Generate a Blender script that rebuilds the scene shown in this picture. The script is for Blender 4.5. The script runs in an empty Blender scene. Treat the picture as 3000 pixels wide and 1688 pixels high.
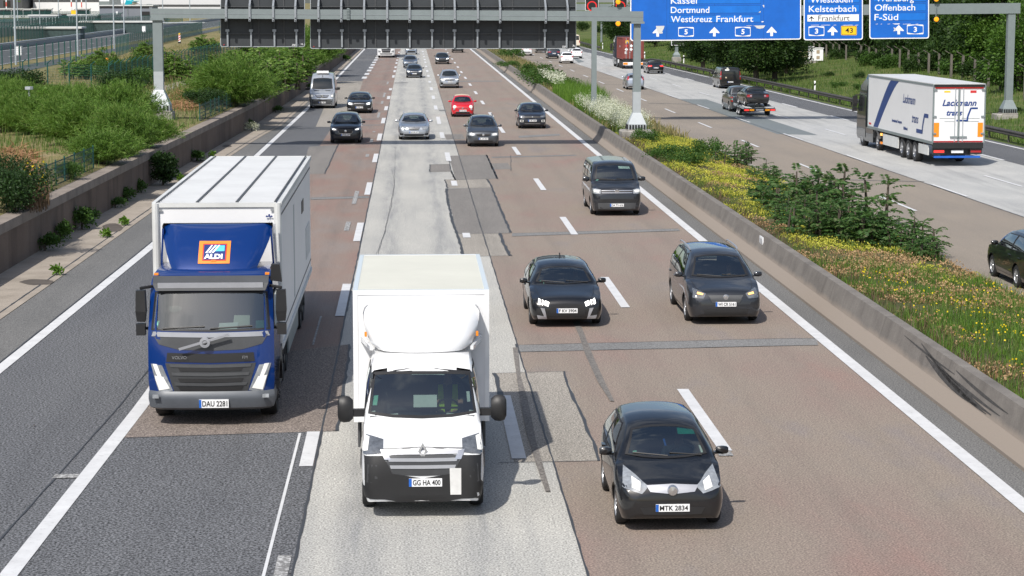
import bpy, bmesh, math, random
import numpy as np
from mathutils import Vector, Matrix
from mathutils.bvhtree import BVHTree
R = math.radians
PI = math.pi
sc = bpy.context.scene
C = sc.collection
# ------------------------------------------------------------ camera
CAM_H = 8.1
FPX = 6222.0
TH = math.atan(844.0 / FPX)
PSI = math.atan(296.0 / FPX * math.cos(TH))
cam_data = bpy.data.cameras.new('camera')
cam = bpy.data.objects.new('camera', cam_data)
C.objects.link(cam)
cam.location = (0, 0, CAM_H)
cam.rotation_euler = (PI / 2 - TH, 0, -PSI)
cam_data.sensor_width = 36.0
cam_data.lens = 36.0 * FPX / 3000.0
cam_data.clip_start = 0.5
cam_data.clip_end = 6000
sc.camera = cam
# ------------------------------------------------------------ sky and sun
SUN_AZ = (-0.40, -0.80)
SUN_EL = math.atan2(1.0, math.hypot(*SUN_AZ))
sun_dir = Vector((SUN_AZ[0], SUN_AZ[1], 1.0)).normalized()
world = bpy.data.worlds.new('World')
sc.world = world
world.use_nodes = True
wn = world.node_tree
for n in list(wn.nodes):
 wn.nodes.remove(n)
w_out = wn.nodes.new('ShaderNodeOutputWorld')
w_bg = wn.nodes.new('ShaderNodeBackground')
w_sky = wn.nodes.new('ShaderNodeTexSky')
w_sky.sky_type = 'NISHITA'
w_sky.sun_disc = False
w_sky.sun_elevation = SUN_EL
w_sky.sun_rotation = math.atan2(SUN_AZ[0], SUN_AZ[1])
w_sky.air_density = 1.0
w_sky.dust_density = 2.0
w_sky.ozone_density = 1.0
w_tc = wn.nodes.new('ShaderNodeTexCoord')
w_map = wn.nodes.new('ShaderNodeMapping')
w_map.inputs['Scale'].default_value = (1, 1, 2.6)
w_no = wn.nodes.new('ShaderNodeTexNoise')
w_no.inputs['Scale'].default_value = 2.6
w_no.inputs['Detail'].default_value = 6
w_no.inputs['Roughness'].default_value = 0.6
w_rp = wn.nodes.new('ShaderNodeValToRGB')
w_rp.color_ramp.elements[0].position = 0.50
w_rp.color_ramp.elements[1].position = 0.70
w_mx = wn.nodes.new('ShaderNodeMix')
w_mx.data_type = 'RGBA'
w_mx.inputs[7].default_value = (5.6, 5.8, 6.2, 1)
wn.links.new(w_tc.outputs['Generated'], w_map.inputs['Vector'])
wn.links.new(w_map.outputs['Vector'], w_no.inputs['Vector'])
wn.links.new(w_no.outputs['Fac'], w_rp.inputs['Fac'])
wn.links.new(w_rp.outputs['Color'], w_mx.inputs[0])
wn.links.new(w_sky.outputs['Color'], w_mx.inputs[6])
wn.links.new(w_mx.outputs[2], w_bg.inputs['Color'])
w_bg.inputs['Strength'].default_value = 0.10
wn.links.new(w_bg.outputs['Background'], w_out.inputs['Surface'])
sd = bpy.data.lights.new('sun', 'SUN')
sd.energy = 3.6
sd.angle = R(0.53)
sd.color = (1.0, 0.955, 0.89)
so = bpy.data.objects.new('sun', sd)
C.objects.link(so)
so.location = (-30, -40, 60)
so.rotation_euler = (-sun_dir).to_track_quat('-Z', 'Y').to_euler()
sc.view_settings.view_transform = 'Standard'
sc.view_settings.look = 'None'
sc.view_settings.gamma = 1.0
sc.view_settings.use_curve_mapping = False
sc.view_settings.exposure = 0.42
sc.cycles.max_bounces = 6
sc.cycles.transparent_max_bounces = 12
sc.cycles.use_denoising = True
# ------------------------------------------------------------ picture pixel (3000 wide) -> world
_F = Vector((math.sin(PSI) * math.cos(TH), math.cos(PSI) * math.cos(TH), -math.sin(TH)))
_Rt = Vector((math.cos(PSI), -math.sin(PSI), 0))
_U = _Rt.cross(_F)
def ray(px, py):
 return _Rt * ((px - 1500) / FPX) + _U * ((844 - py) / FPX) + _F
def G(px, py, z=0.0):
 d = ray(px, py)
 t = (z - CAM_H) / d.z
 return Vector((d.x * t, d.y * t, z))
def AT(px, py, Y):
 d = ray(px, py)
 t = Y / d.y
 return Vector((d.x * t, Y, CAM_H + d.z * t))
def lerp(a, b, t):
 return a + (b - a) * t
def interp(tab, y):
 if y <= tab[0][0]:
  return tab[0][1]
 for (a, b), (c, d) in zip(tab, tab[1:]):
  if y <= c:
   return lerp(b, d, (y - a) / (c - a))
 return tab[-1][1]
def curve(tab):
 xs = [a for a, b in tab]; ys = [b for a, b in tab]
 n = len(xs)
 d = [(ys[i + 1] - ys[i]) / (xs[i + 1] - xs[i]) for i in range(n - 1)]
 m = [0.0] * n
 m[0], m[-1] = d[0], d[-1]
 for i in range(1, n - 1):
  m[i] = 0.0 if d[i - 1] * d[i] <= 0 else 2 * d[i - 1] * d[i] / (d[i - 1] + d[i])
 def f(x):
  if x <= xs[0]:
   return ys[0]
  if x >= xs[-1]:
   return ys[-1]
  i = 0
  while x > xs[i + 1]:
   i += 1
  h = xs[i + 1] - xs[i]
  t = (x - xs[i]) / h
  return ((2 * t ** 3 - 3 * t ** 2 + 1) * ys[i] + (t ** 3 - 2 * t ** 2 + t) * h * m[i]
    + (-2 * t ** 3 + 3 * t ** 2) * ys[i + 1] + (t ** 3 - t ** 2) * h * m[i + 1])
 return f
# ------------------------------------------------------------ mesh helpers
class MB:
 def __init__(self):
  self.v = []
  self.f = []
  self.mi = []
  self.cur = 0
  self.marks = []
 def add(self, vs, fs):
  o = len(self.v)
  self.marks.append((o, len(self.f)))
  self.v += [tuple(p) for p in vs]
  for f in fs:
   self.f.append(tuple(i + o for i in f))
   self.mi.append(self.cur)
  return self
 def box(self, x0, x1, y0, y1, z0, z1, m=None):
  vs = [Vector(p) for p in ((x0, y0, z0), (x1, y0, z0), (x1, y1, z0), (x0, y1, z0),
                                  (x0, y0, z1), (x1, y0, z1), (x1, y1, z1), (x0, y1, z1))]
  if m is not None:
   vs = [m @ p for p in vs]
  return self.add(vs, [(0, 3, 2, 1), (4, 5, 6, 7), (0, 1, 5, 4), (1, 2, 6, 5), (2, 3, 7, 6), (3, 0, 4, 7)])
 def bar(self, a, b, r0, r1=None, n=8, cap=True):
  a, b = Vector(a), Vector(b)
  r1 = r0 if r1 is None else r1
  q = (b - a).to_track_quat('Z', 'Y')
  vs = []
  for p, r in ((a, r0), (b, r1)):
   for k in range(n):
    t = 2 * PI * (k + 0.5) / n
    vs.append(p + q @ Vector((r * math.cos(t), r * math.sin(t), 0)))
  fs = [(k, (k + 1) % n, n + (k + 1) % n, n + k) for k in range(n)]
  if cap:
   fs += [tuple(range(n - 1, -1, -1)), tuple(range(n, 2 * n))]
  return self.add(vs, fs)
 def beam(self, a, b, w, h):
  a, b = Vector(a), Vector(b)
  d = (b - a).normalized()
  up = Vector((0, 0, 1)) if abs(d.z) < 0.95 else Vector((0, 1, 0))
  s = d.cross(up).normalized() * (w / 2)
  u = s.cross(d).normalized() * (h / 2)
  vs = [a - s - u, a + s - u, a + s + u, a - s + u, b - s - u, b + s - u, b + s + u, b - s + u]
  return self.add(vs, [(0, 1, 2, 3), (7, 6, 5, 4), (0, 4, 5, 1), (1, 5, 6, 2), (2, 6, 7, 3), (3, 7, 4, 0)])
 def lathe(self, prof, axis='Z', n=24, c=(0, 0, 0)):
  c = Vector(c)
  vs = []
  for r, h in prof:
   for k in range(n):
    t = 2 * PI * k / n
    a, b = r * math.cos(t), r * math.sin(t)
    p = {'Z': (a, b, h), 'X': (h, a, b), 'Y': (a, h, b)}[axis]
    vs.append(c + Vector(p))
  fs = []
  for i in range(len(prof) - 1):
   for k in range(n):
    fs.append((i * n + k, i * n + (k + 1) % n, (i + 1) * n + (k + 1) % n, (i + 1) * n + k))
  return self.add(vs, fs)
 def prism(self, poly, ext):
  ext = Vector(ext)
  n = len(poly)
  vs = [Vector(p) for p in poly] + [Vector(p) + ext for p in poly]
  fs = [tuple(range(n - 1, -1, -1)), tuple(range(n, 2 * n))]
  fs += [(k, (k + 1) % n, n + (k + 1) % n, n + k) for k in range(n)]
  return self.add(vs, fs)
 def rings(self, rs, cap=True):
  n = len(rs[0])
  vs = [p for r in rs for p in r]
  fs = []
  for i in range(len(rs) - 1):
   for k in range(n):
    fs.append((i * n + k, i * n + (k + 1) % n, (i + 1) * n + (k + 1) % n, (i + 1) * n + k))
  if cap:
   fs += [tuple(range(n - 1, -1, -1)), tuple((len(rs) - 1) * n + k for k in range(n))]
  return self.add(vs, fs)
 def grid(self, rows):
  m = len(rows[0])
  fs = []
  for i in range(len(rows) - 1):
   for k in range(m - 1):
    fs.append((i * m + k, i * m + k + 1, (i + 1) * m + k + 1, (i + 1) * m + k))
  return self.add([p for r in rows for p in r], fs)
 def build(self, name, mats, parent=None, smooth=False, fix=True, loc=None, rot=None):
  me = bpy.data.meshes.new(name)
  me.from_pydata(self.v, [], self.f)
  if not isinstance(mats, (list, tuple)):
   mats = [mats]
  for m in mats:
   me.materials.append(m)
  if len(mats) > 1:
   me.polygons.foreach_set('material_index', self.mi)
  if fix and len(self.f) < 60000:
   bm = bmesh.new()
   bm.from_mesh(me)
   bmesh.ops.recalc_face_normals(bm, faces=bm.faces)
   bm.to_mesh(me)
   bm.free()
  if smooth:
   me.polygons.foreach_set('use_smooth', [True] * len(me.polygons))
   try:
    me.set_sharp_from_angle(angle=R(38 if smooth is True else smooth))
   except Exception:
    pass
  me.update()
  o = bpy.data.objects.new(name, me)
  C.objects.link(o)
  if parent is not None:
   o.parent = parent
  if loc is not None:
   o.location = loc
  if rot is not None:
   o.rotation_euler = rot
  return o
def build_each(mb, name, mats, parent):
 ends = mb.marks[1:] + [(len(mb.v), len(mb.f))]
 for (v0, f0), (v1, f1) in zip(mb.marks, ends):
  if v1 > v0:
   q = MB(); q.add(mb.v[v0:v1], [tuple(i - v0 for i in f) for f in mb.f[f0:f1]]); q.build(name, mats, parent)
def tag(o, label=None, cat=None, group=None, kind=None):
 if label: o['label'] = label
 if cat: o['category'] = cat
 if group: o['group'] = group
 if kind: o['kind'] = kind
 return o
def thing(name, label, cat, loc=(0, 0, 0), rz=0.0, group=None):
 o = bpy.data.objects.new(name, None)
 o.empty_display_size = 0.3
 C.objects.link(o)
 o.location = loc
 o.rotation_euler = (0, 0, rz)
 return tag(o, label, cat, group)
KIDS = {}
def copy_thing(src, loc, rz=0.0, label=None, s=1.0, group=None):
 r = src.copy()
 C.objects.link(r)
 r.location = loc
 r.rotation_euler = (0, 0, rz)
 r.scale = (s, s, s) if not isinstance(s, (tuple, list)) else s
 if label: r['label'] = label
 if group: r['group'] = group
 for ch in list(src.children):
  c = ch.copy()
  C.objects.link(c)
  c.parent = r
  for g in list(ch.children):
   d = g.copy()
   C.objects.link(d)
   d.parent = c
 return r
def np_mesh(name, V, Fq, mat, parent=None, loc=None, smooth=False):
 me = bpy.data.meshes.new(name)
 V = np.asarray(V, dtype=np.float32); Fq = np.asarray(Fq, dtype=np.int32)
 k = Fq.shape[1]
 me.vertices.add(len(V)); me.vertices.foreach_set('co', V.ravel())
 me.loops.add(Fq.size); me.loops.foreach_set('vertex_index', Fq.ravel())
 me.polygons.add(len(Fq))
 me.polygons.foreach_set('loop_start', np.arange(0, Fq.size, k, dtype=np.int32))
 me.materials.append(mat)
 me.update(calc_edges=True)
 if smooth:
  me.polygons.foreach_set('use_smooth', [True] * len(Fq))
 o = bpy.data.objects.new(name, me)
 C.objects.link(o)
 if parent is not None: o.parent = parent
 if loc is not None: o.location = loc
 return o
_txt = {}
def text_mesh(s, size, bold=0.0, align='CENTER', shear=0.0, spacing=1.0):
 key = (s, size, bold, align, shear, spacing)
 if key in _txt: return _txt[key]
 cu = bpy.data.curves.new('lettering', 'FONT')
 cu.body = s; cu.size = size; cu.align_x = align; cu.align_y = 'CENTER'
 cu.offset = bold; cu.resolution_u = 3; cu.shear = shear; cu.space_character = spacing
 ob = bpy.data.objects.new('lettering', cu)
 C.objects.link(ob)
 dg = bpy.context.evaluated_depsgraph_get()
 me = bpy.data.meshes.new_from_object(ob.evaluated_get(dg))
 vs = [(v.co.x, 0.0, v.co.y) for v in me.vertices]
 fs = [tuple(p.vertices) for p in me.polygons]
 bpy.data.objects.remove(ob); bpy.data.curves.remove(cu); bpy.data.meshes.remove(me)
 _txt[key] = (vs, fs)
 return vs, fs
def add_text(mb, s, size, at, bold=0.0, align='CENTER', flip=False, sx=1.0, shear=0.0, m=None, spacing=1.0):
 vs, fs = text_mesh(s, size, bold, align, shear, spacing)
 a = Vector(at)
 sg = -1 if flip else 1
 out = [Vector((sg * v[0] * sx, 0, v[2])) for v in vs]
 if m is not None: out = [m @ p for p in out]
 mb.add([a + p for p in out], fs)
# ------------------------------------------------------------ materials
def new_mat(name):
 m = bpy.data.materials.new(name)
 m.use_nodes = True
 nt = m.node_tree
 return m, nt, nt.nodes['Principled BSDF'], nt.nodes, nt.links
def obj_coord(ns, ls, scale=(1, 1, 1), world=False):
 tc = ns.new('ShaderNodeNewGeometry') if world else ns.new('ShaderNodeTexCoord')
 mp = ns.new('ShaderNodeMapping')
 mp.inputs['Scale'].default_value = scale
 ls.new(tc.outputs['Position' if world else 'Object'], mp.inputs['Vector'])
 return mp.outputs['Vector']
def noise(ns, ls, vec, scale, detail=3, rough=0.55):
 n = ns.new('ShaderNodeTexNoise')
 n.inputs['Scale'].default_value = scale
 n.inputs['Detail'].default_value = detail
 n.inputs['Roughness'].default_value = rough
 ls.new(vec, n.inputs['Vector'])
 return n.outputs['Fac']
def ramp(ns, ls, fac, stops):
 r = ns.new('ShaderNodeValToRGB')
 e = r.color_ramp.elements
 while len(e) < len(stops): e.new(0.5)
 for k, (p, c) in enumerate(stops):
  e[k].position = p
  e[k].color = (*c, 1) if len(c) == 3 else c
 ls.new(fac, r.inputs['Fac'])
 return r.outputs['Color']
def mixc(ns, ls, fac, a, b, mode='MIX'):
 n = ns.new('ShaderNodeMix')
 n.data_type = 'RGBA'
 n.blend_type = mode
 for s, i in ((fac, 0), (a, 6), (b, 7)):
  if isinstance(s, (int, float)): n.inputs[i].default_value = s
  elif isinstance(s, tuple): n.inputs[i].default_value = (*s, 1)
  else: ls.new(s, n.inputs[i])
 return n.outputs[2]
def bump(ns, ls, bsdf, h, strength=0.3, dist=0.02):
 b = ns.new('ShaderNodeBump')
 b.inputs['Strength'].default_value = strength
 b.inputs['Distance'].default_value = dist
 ls.new(h, b.inputs['Height'])
 ls.new(b.outputs['Normal'], bsdf.inputs['Normal'])
def plain(name, col, rough=0.5, metal=0.0, var=0.12, scale=3.0, coat=0.0, spec=0.5):
 m, nt, b, ns, ls = new_mat(name)
 v = obj_coord(ns, ls)
 f = noise(ns, ls, v, scale, 5, 0.65)
 lo = tuple(c * (1 - var) for c in col); hi = tuple(min(1, c * (1 + var)) for c in col)
 ls.new(ramp(ns, ls, f, [(0.3, lo), (0.7, hi)]), b.inputs['Base Color'])
 b.inputs['Roughness'].default_value = rough
 b.inputs['Metallic'].default_value = metal
 b.inputs['Coat Weight'].default_value = coat
 b.inputs['Coat Roughness'].default_value = 0.04
 b.inputs['Specular IOR Level'].default_value = spec
 return m
_paint = {}
def paint(col, metal=0.0, rough=0.32):
 key = (col, metal, rough)
 if key in _paint: return _paint[key]
 m, nt, b, ns, ls = new_mat('vehicle_paint')
 tc = ns.new('ShaderNodeTexCoord')
 sp = ns.new('ShaderNodeSeparateXYZ')
 ls.new(tc.outputs['Object'], sp.inputs[0])
 nz = noise(ns, ls, tc.outputs['Object'], 3.0, 5, 0.7)
 mr = ns.new('ShaderNodeMapRange')
 mr.inputs['From Min'].default_value = 0.15; mr.inputs['From Max'].default_value = 0.95
 mr.inputs['To Min'].default_value = 0.10; mr.inputs['To Max'].default_value = 0.0
 ls.new(sp.outputs['Z'], mr.inputs['Value'])
 mu = ns.new('ShaderNodeMath'); mu.operation = 'MULTIPLY'
 ls.new(mr.outputs[0], mu.inputs[0]); ls.new(nz, mu.inputs[1])
 dust = (0.17, 0.15, 0.13)
 c = mixc(ns, ls, mu.outputs[0], col, dust)
 g = ns.new('ShaderNodeNewGeometry')
 c2 = mixc(ns, ls, g.outputs['Backfacing'], c, (0.02, 0.02, 0.021))
 ls.new(c2, b.inputs['Base Color'])
 b.inputs['Metallic'].default_value = metal
 b.inputs['Roughness'].default_value = rough
 b.inputs['Specular IOR Level'].default_value = 0.2
 co = ns.new('ShaderNodeMath'); co.operation = 'SUBTRACT'
 co.inputs[0].default_value = 1.0
 ls.new(g.outputs['Backfacing'], co.inputs[1])
 ls.new(co.outputs[0], b.inputs['Coat Weight'])
 b.inputs['Coat Roughness'].default_value = 0.03
 _paint[key] = m
 return m
def road_mat(name, stops, speck=0.3, speck_scale=30.0, tracks=(), tw=0.42, ta=0.4, streak=0.25, streak_col=(0.03, 0.03, 0.032), blot=0.35, rough=0.85, crack=0.0):
 """stops: two or three base colours blended by large blotches"""
 m, nt, b, ns, ls = new_mat(name)
 v = obj_coord(ns, ls, world=True)
 vs = obj_coord(ns, ls, (1.0, 0.045, 1.0), world=True)
 vb = obj_coord(ns, ls, (1.0, 0.35, 1.0), world=True)
 base = ramp(ns, ls, noise(ns, ls, vb, blot, 5, 0.6), stops)
 st = noise(ns, ls, vs, 1.3, 4, 0.6)
 stm = ramp(ns, ls, st, [(0.5, (0, 0, 0)), (0.75, (streak,) * 3)])
 c = mixc(ns, ls, stm, base, streak_col)
 if tracks:
  sx = ns.new('ShaderNodeSeparateXYZ'); ls.new(v, sx.inputs[0]); acc = None
  for t in tracks:
   a = ns.new('ShaderNodeMath'); a.operation = 'SUBTRACT'; a.inputs[1].default_value = t; ls.new(sx.outputs['X'], a.inputs[0])
   d = ns.new('ShaderNodeMath'); d.operation = 'ABSOLUTE'; ls.new(a.outputs[0], d.inputs[0])
   q = ns.new('ShaderNodeMapRange'); q.interpolation_type = 'SMOOTHSTEP'; q.inputs['From Max'].default_value = tw; q.inputs['To Min'].default_value = 1; q.inputs['To Max'].default_value = 0; ls.new(d.outputs[0], q.inputs['Value'])
   if acc is None: acc = q.outputs[0]
   else:
    x = ns.new('ShaderNodeMath'); x.operation = 'MAXIMUM'; ls.new(acc, x.inputs[0]); ls.new(q.outputs[0], x.inputs[1]); acc = x.outputs[0]
  w = ramp(ns, ls, noise(ns, ls, obj_coord(ns, ls, (1.5, .12, 1), world=True), 1.6, 6, 0.7), [(0.36, (0, 0, 0)), (0.66, (1, 1, 1))])
  mm = ns.new('ShaderNodeMath'); mm.operation = 'MULTIPLY'; ls.new(acc, mm.inputs[0]); ls.new(w, mm.inputs[1])
  m2 = ns.new('ShaderNodeMath'); m2.operation = 'MULTIPLY'; m2.inputs[1].default_value = ta; ls.new(mm.outputs[0], m2.inputs[0])
  c = mixc(ns, ls, m2.outputs[0], c, streak_col)
 sp = noise(ns, ls, v, speck_scale, 2, 0.7)
 spm = ramp(ns, ls, sp, [(0.36, (1 - min(.95, speck * 1.1),) * 3), (0.5, (1, 1, 1)), (0.64, (1 + speck * 1.3,) * 3)])
 c = mixc(ns, ls, 1.0, c, spm, 'MULTIPLY')
 md = noise(ns, ls, v, 7.0, 3, 0.6)
 mdm = ramp(ns, ls, md, [(0.3, (0.93,) * 3), (0.7, (1.06,) * 3)])
 c = mixc(ns, ls, 1.0, c, mdm, 'MULTIPLY')
 if crack:
  vo = ns.new('ShaderNodeTexVoronoi'); vo.feature = 'DISTANCE_TO_EDGE'; vo.inputs['Scale'].default_value = 0.35
  wv = noise(ns, ls, v, 1.5, 4, 0.6)
  va = ns.new('ShaderNodeVectorMath'); va.operation = 'ADD'
  ls.new(v, va.inputs[0]); ls.new(wv, va.inputs[1]); ls.new(va.outputs[0], vo.inputs['Vector'])
  cm = ramp(ns, ls, vo.outputs['Distance'], [(0.0, (crack,) * 3), (0.012, (0, 0, 0))])
  c = mixc(ns, ls, cm, c, (0.06, 0.058, 0.055))
 ls.new(c, b.inputs['Base Color'])
 b.inputs['Roughness'].default_value = rough
 b.inputs['Specular IOR Level'].default_value = 0.3
 bump(ns, ls, b, sp, 0.12, 0.008)
 return m
def leaf_mat(name, cols, trans=0.35, scale=0.6, rough=0.55):
 """leaf colour varies per leaf and in larger clumps"""
 m, nt, b, ns, ls = new_mat(name)
 g = ns.new('ShaderNodeNewGeometry')
 v = obj_coord(ns, ls, world=True)
 nz = noise(ns, ls, v, scale, 3, 0.6)
 ad = ns.new('ShaderNodeMath'); ad.operation = 'MULTIPLY_ADD'
 ls.new(g.outputs['Random Per Island'], ad.inputs[0]); ad.inputs[1].default_value = 0.55
 mm = ns.new('ShaderNodeMath'); mm.operation = 'MULTIPLY'; mm.inputs[1].default_value = 0.5
 ls.new(nz, mm.inputs[0]); ls.new(mm.outputs[0], ad.inputs[2])
 st = [(k / (len(cols) - 1) * 0.8 + 0.1, c) for k, c in enumerate(cols)]
 c = ramp(ns, ls, ad.outputs[0], st)
 ls.new(c, b.inputs['Base Color'])
 b.inputs['Roughness'].default_value = rough
 b.inputs['Specular IOR Level'].default_value = 0.25
 tr = ns.new('ShaderNodeBsdfTranslucent')
 br = mixc(ns, ls, 1.0, c, (1.25, 1.3, 0.7), 'MULTIPLY')
 ls.new(br, tr.inputs['Color'])
 mx = ns.new('ShaderNodeMixShader'); mx.inputs[0].default_value = trans
 ls.new(b.outputs[0], mx.inputs[1]); ls.new(tr.outputs[0], mx.inputs[2])
 ls.new(mx.outputs[0], ns['Material Output'].inputs['Surface'])
 return m
def glass_mat(name, tint=(0.42, 0.5, 0.47), spec=1.0):
 m, nt, b, ns, ls = new_mat(name)
 t = ns.new('ShaderNodeBsdfTransparent'); t.inputs['Color'].default_value = (*tint, 1)
 gl = ns.new('ShaderNodeBsdfGlossy'); gl.inputs['Roughness'].default_value = 0.02
 gl.inputs['Color'].default_value = (0.95, 1, 0.99, 1)
 fr = ns.new('ShaderNodeFresnel'); fr.inputs['IOR'].default_value = 1.6
 mp = ns.new('ShaderNodeMath'); mp.operation = 'MULTIPLY_ADD'; mp.inputs[1].default_value = 1.5 * spec; mp.inputs[2].default_value = 0.09; mp.use_clamp = True
 ls.new(fr.outputs[0], mp.inputs[0])
 mx = ns.new('ShaderNodeMixShader')
 ls.new(mp.outputs[0], mx.inputs[0]); ls.new(t.outputs[0], mx.inputs[1]); ls.new(gl.outputs[0], mx.inputs[2])
 ls.new(mx.outputs[0], ns['Material Output'].inputs['Surface'])
 return m
def emit_mat(name, col, e, base=(0.8, 0.8, 0.8)):
 m, nt, b, ns, ls = new_mat(name)
 b.inputs['Base Color'].default_value = (*base, 1)
 b.inputs['Roughness'].default_value = 0.2
 b.inputs['Emission Color'].default_value = (*col, 1)
 b.inputs['Emission Strength'].default_value = e
 return m
def concrete_mat(name, lo, hi, streak=0.5, joints=0.0, ss=1.1, scale=1.2, band=None):
 m, nt, b, ns, ls = new_mat(name)
 v = obj_coord(ns, ls, world=True)
 vz = obj_coord(ns, ls, (1, 1, 0.12), world=True)
 c = ramp(ns, ls, noise(ns, ls, v, scale, 6, 0.65), [(0.3, lo), (0.7, hi)])
 s = ramp(ns, ls, noise(ns, ls, vz, ss, 7, 0.6), [(0.5, (0, 0, 0)), (0.78, (streak,) * 3)])
 c = mixc(ns, ls, s, c, tuple(x * 0.35 for x in lo))
 sp = ramp(ns, ls, noise(ns, ls, v, 30, 2, 0.6), [(0.3, (0.88,) * 3), (0.7, (1.1,) * 3)])
 c = mixc(ns, ls, 1.0, c, sp, 'MULTIPLY')
 if joints:
  sx = ns.new('ShaderNodeSeparateXYZ'); ls.new(v, sx.inputs[0])
  a = ns.new('ShaderNodeMath'); a.operation = 'DIVIDE'; a.inputs[1].default_value = joints
  ls.new(sx.outputs['Y'], a.inputs[0])
  f = ns.new('ShaderNodeMath'); f.operation = 'FRACT'; ls.new(a.outputs[0], f.inputs[0])
  jm = ramp(ns, ls, f.outputs[0], [(0.0, (0.75,) * 3), (0.008, (0, 0, 0))])
  c = mixc(ns, ls, jm, c, tuple(x * 0.45 for x in lo))
 if band:
  sx2 = ns.new('ShaderNodeSeparateXYZ'); ls.new(v, sx2.inputs[0])
  wob = noise(ns, ls, v, 1.0, 4, 0.6)
  ma = ns.new('ShaderNodeMath'); ma.operation = 'MULTIPLY_ADD'; ma.inputs[1].default_value = 0.25
  ls.new(wob, ma.inputs[0]); ls.new(sx2.outputs['Z'], ma.inputs[2])
  bm_ = ramp(ns, ls, ma.outputs[0], [(band[0], (1, 1, 1)), (band[0] + 0.13, (0, 0, 0))])
  c = mixc(ns, ls, bm_, c, band[1])
 ls.new(c, b.inputs['Base Color'])
 b.inputs['Roughness'].default_value = 0.9
 b.inputs['Specular IOR Level'].default_value = 0.25
 bump(ns, ls, b, noise(ns, ls, v, 14, 4, 0.6), 0.2, 0.02)
 return m
def ground_mat(name, stops, scale=0.5, fine=9.0):
 m, nt, b, ns, ls = new_mat(name)
 v = obj_coord(ns, ls, world=True)
 c = ramp(ns, ls, noise(ns, ls, v, scale, 7, 0.7), stops)
 f = ramp(ns, ls, noise(ns, ls, v, fine, 4, 0.7), [(0.3, (0.6,) * 3), (0.7, (1.35,) * 3)])
 c = mixc(ns, ls, 1.0, c, f, 'MULTIPLY')
 ls.new(c, b.inputs['Base Color'])
 b.inputs['Roughness'].default_value = 0.95
 b.inputs['Specular IOR Level'].default_value = 0.15
 bump(ns, ls, b, noise(ns, ls, v, 6, 5, 0.7), 0.6, 0.1)
 return m
def mark_mat(name, col=(0.60, 0.605, 0.61), wear=0.35, thr=0.58):
 m, nt, b, ns, ls = new_mat(name)
 v = obj_coord(ns, ls, world=True)
 w = ramp(ns, ls, noise(ns, ls, v, 13, 4, 0.75), [(thr, (0, 0, 0)), (thr + 0.1, (wear,) * 3)])
 c = mixc(ns, ls, w, col, (0.16, 0.155, 0.15))
 d = ramp(ns, ls, noise(ns, ls, v, 2.0, 3, 0.6), [(0.3, (0.86,) * 3), (0.7, (1.03,) * 3)])
 c = mixc(ns, ls, 1.0, c, d, 'MULTIPLY')
 ls.new(c, b.inputs['Base Color'])
 b.inputs['Roughness'].default_value = 0.7
 return m
def mesh_fence_mat(name, col, cover=0.3):
 m, nt, b, ns, ls = new_mat(name)
 uv = ns.new('ShaderNodeTexCoord')
 sp = ns.new('ShaderNodeSeparateXYZ'); ls.new(uv.outputs['UV'], sp.inputs[0])
 def wires(sock, per, w):
  a = ns.new('ShaderNodeMath'); a.operation = 'DIVIDE'; a.inputs[1].default_value = per; ls.new(sock, a.inputs[0])
  f = ns.new('ShaderNodeMath'); f.operation = 'FRACT'; ls.new(a.outputs[0], f.inputs[0])
  l = ns.new('ShaderNodeMath'); l.operation = 'LESS_THAN'; l.inputs[1].default_value = w; ls.new(f.outputs[0], l.inputs[0])
  return l.outputs[0]
 mx = ns.new('ShaderNodeMath'); mx.operation = 'MAXIMUM'
 ls.new(wires(sp.outputs['X'], 0.05, cover), mx.inputs[0]); ls.new(wires(sp.outputs['Y'], 0.2, cover * 0.5), mx.inputs[1])
 t = ns.new('ShaderNodeBsdfTransparent')
 b.inputs['Base Color'].default_value = (*col, 1); b.inputs['Roughness'].default_value = 0.5
 ms = ns.new('ShaderNodeMixShader')
 ls.new(mx.outputs[0], ms.inputs[0]); ls.new(t.outputs[0], ms.inputs[1]); ls.new(b.outputs[0], ms.inputs[2])
 ls.new(ms.outputs[0], ns['Material Output'].inputs['Surface'])
 return m
M = {}
M['asphalt_dark'] = road_mat('asphalt_dark', [(0.3, (0.095, 0.098, 0.105)), (0.7, (0.115, 0.118, 0.124))], speck=0.85, speck_scale=24, streak=0.2)
M['asphalt_shoulder'] = road_mat('asphalt_shoulder', [(0.3, (0.125, 0.125, 0.122)), (0.7, (0.155, 0.153, 0.148))], speck=0.5, streak=0.12)
M['asphalt_red'] = road_mat('asphalt_red', [(0.32, (0.235, 0.152, 0.128)), (0.5, (0.225, 0.170, 0.143)), (0.68, (0.225, 0.19, 0.17))], speck=0.36, tracks=(-4.5, -2.75), ta=.35, streak=0.28, streak_col=(0.10, 0.095, 0.09), blot=0.5)
M['asphalt_brown'] = road_mat('asphalt_brown', [(0.30, (0.25, 0.172, 0.146)), (0.43, (0.235, 0.185, 0.156)), (0.57, (0.24, 0.20, 0.165)), (0.7, (0.212, 0.183, 0.170))], speck=0.36, tracks=(3.0, 4.7, 6.9, 8.6), ta=.22, streak=0.22, streak_col=(0.13, 0.115, 0.10), blot=0.35)
M['concrete_lane'] = road_mat('concrete_lane', [(0.3, (0.34, 0.335, 0.315)), (0.7, (0.43, 0.42, 0.385))], speck=0.42, streak=0.35, streak_col=(0.16, 0.168, 0.18), blot=0.5, tracks=(-.85, 1.0), tw=.6, ta=.62)
M['concrete_far'] = road_mat('concrete_far', [(0.3, (0.34, 0.342, 0.335)), (0.7, (0.42, 0.418, 0.40))], speck=0.2, streak=0.5, streak_col=(0.16, 0.165, 0.17), blot=0.7)
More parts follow.
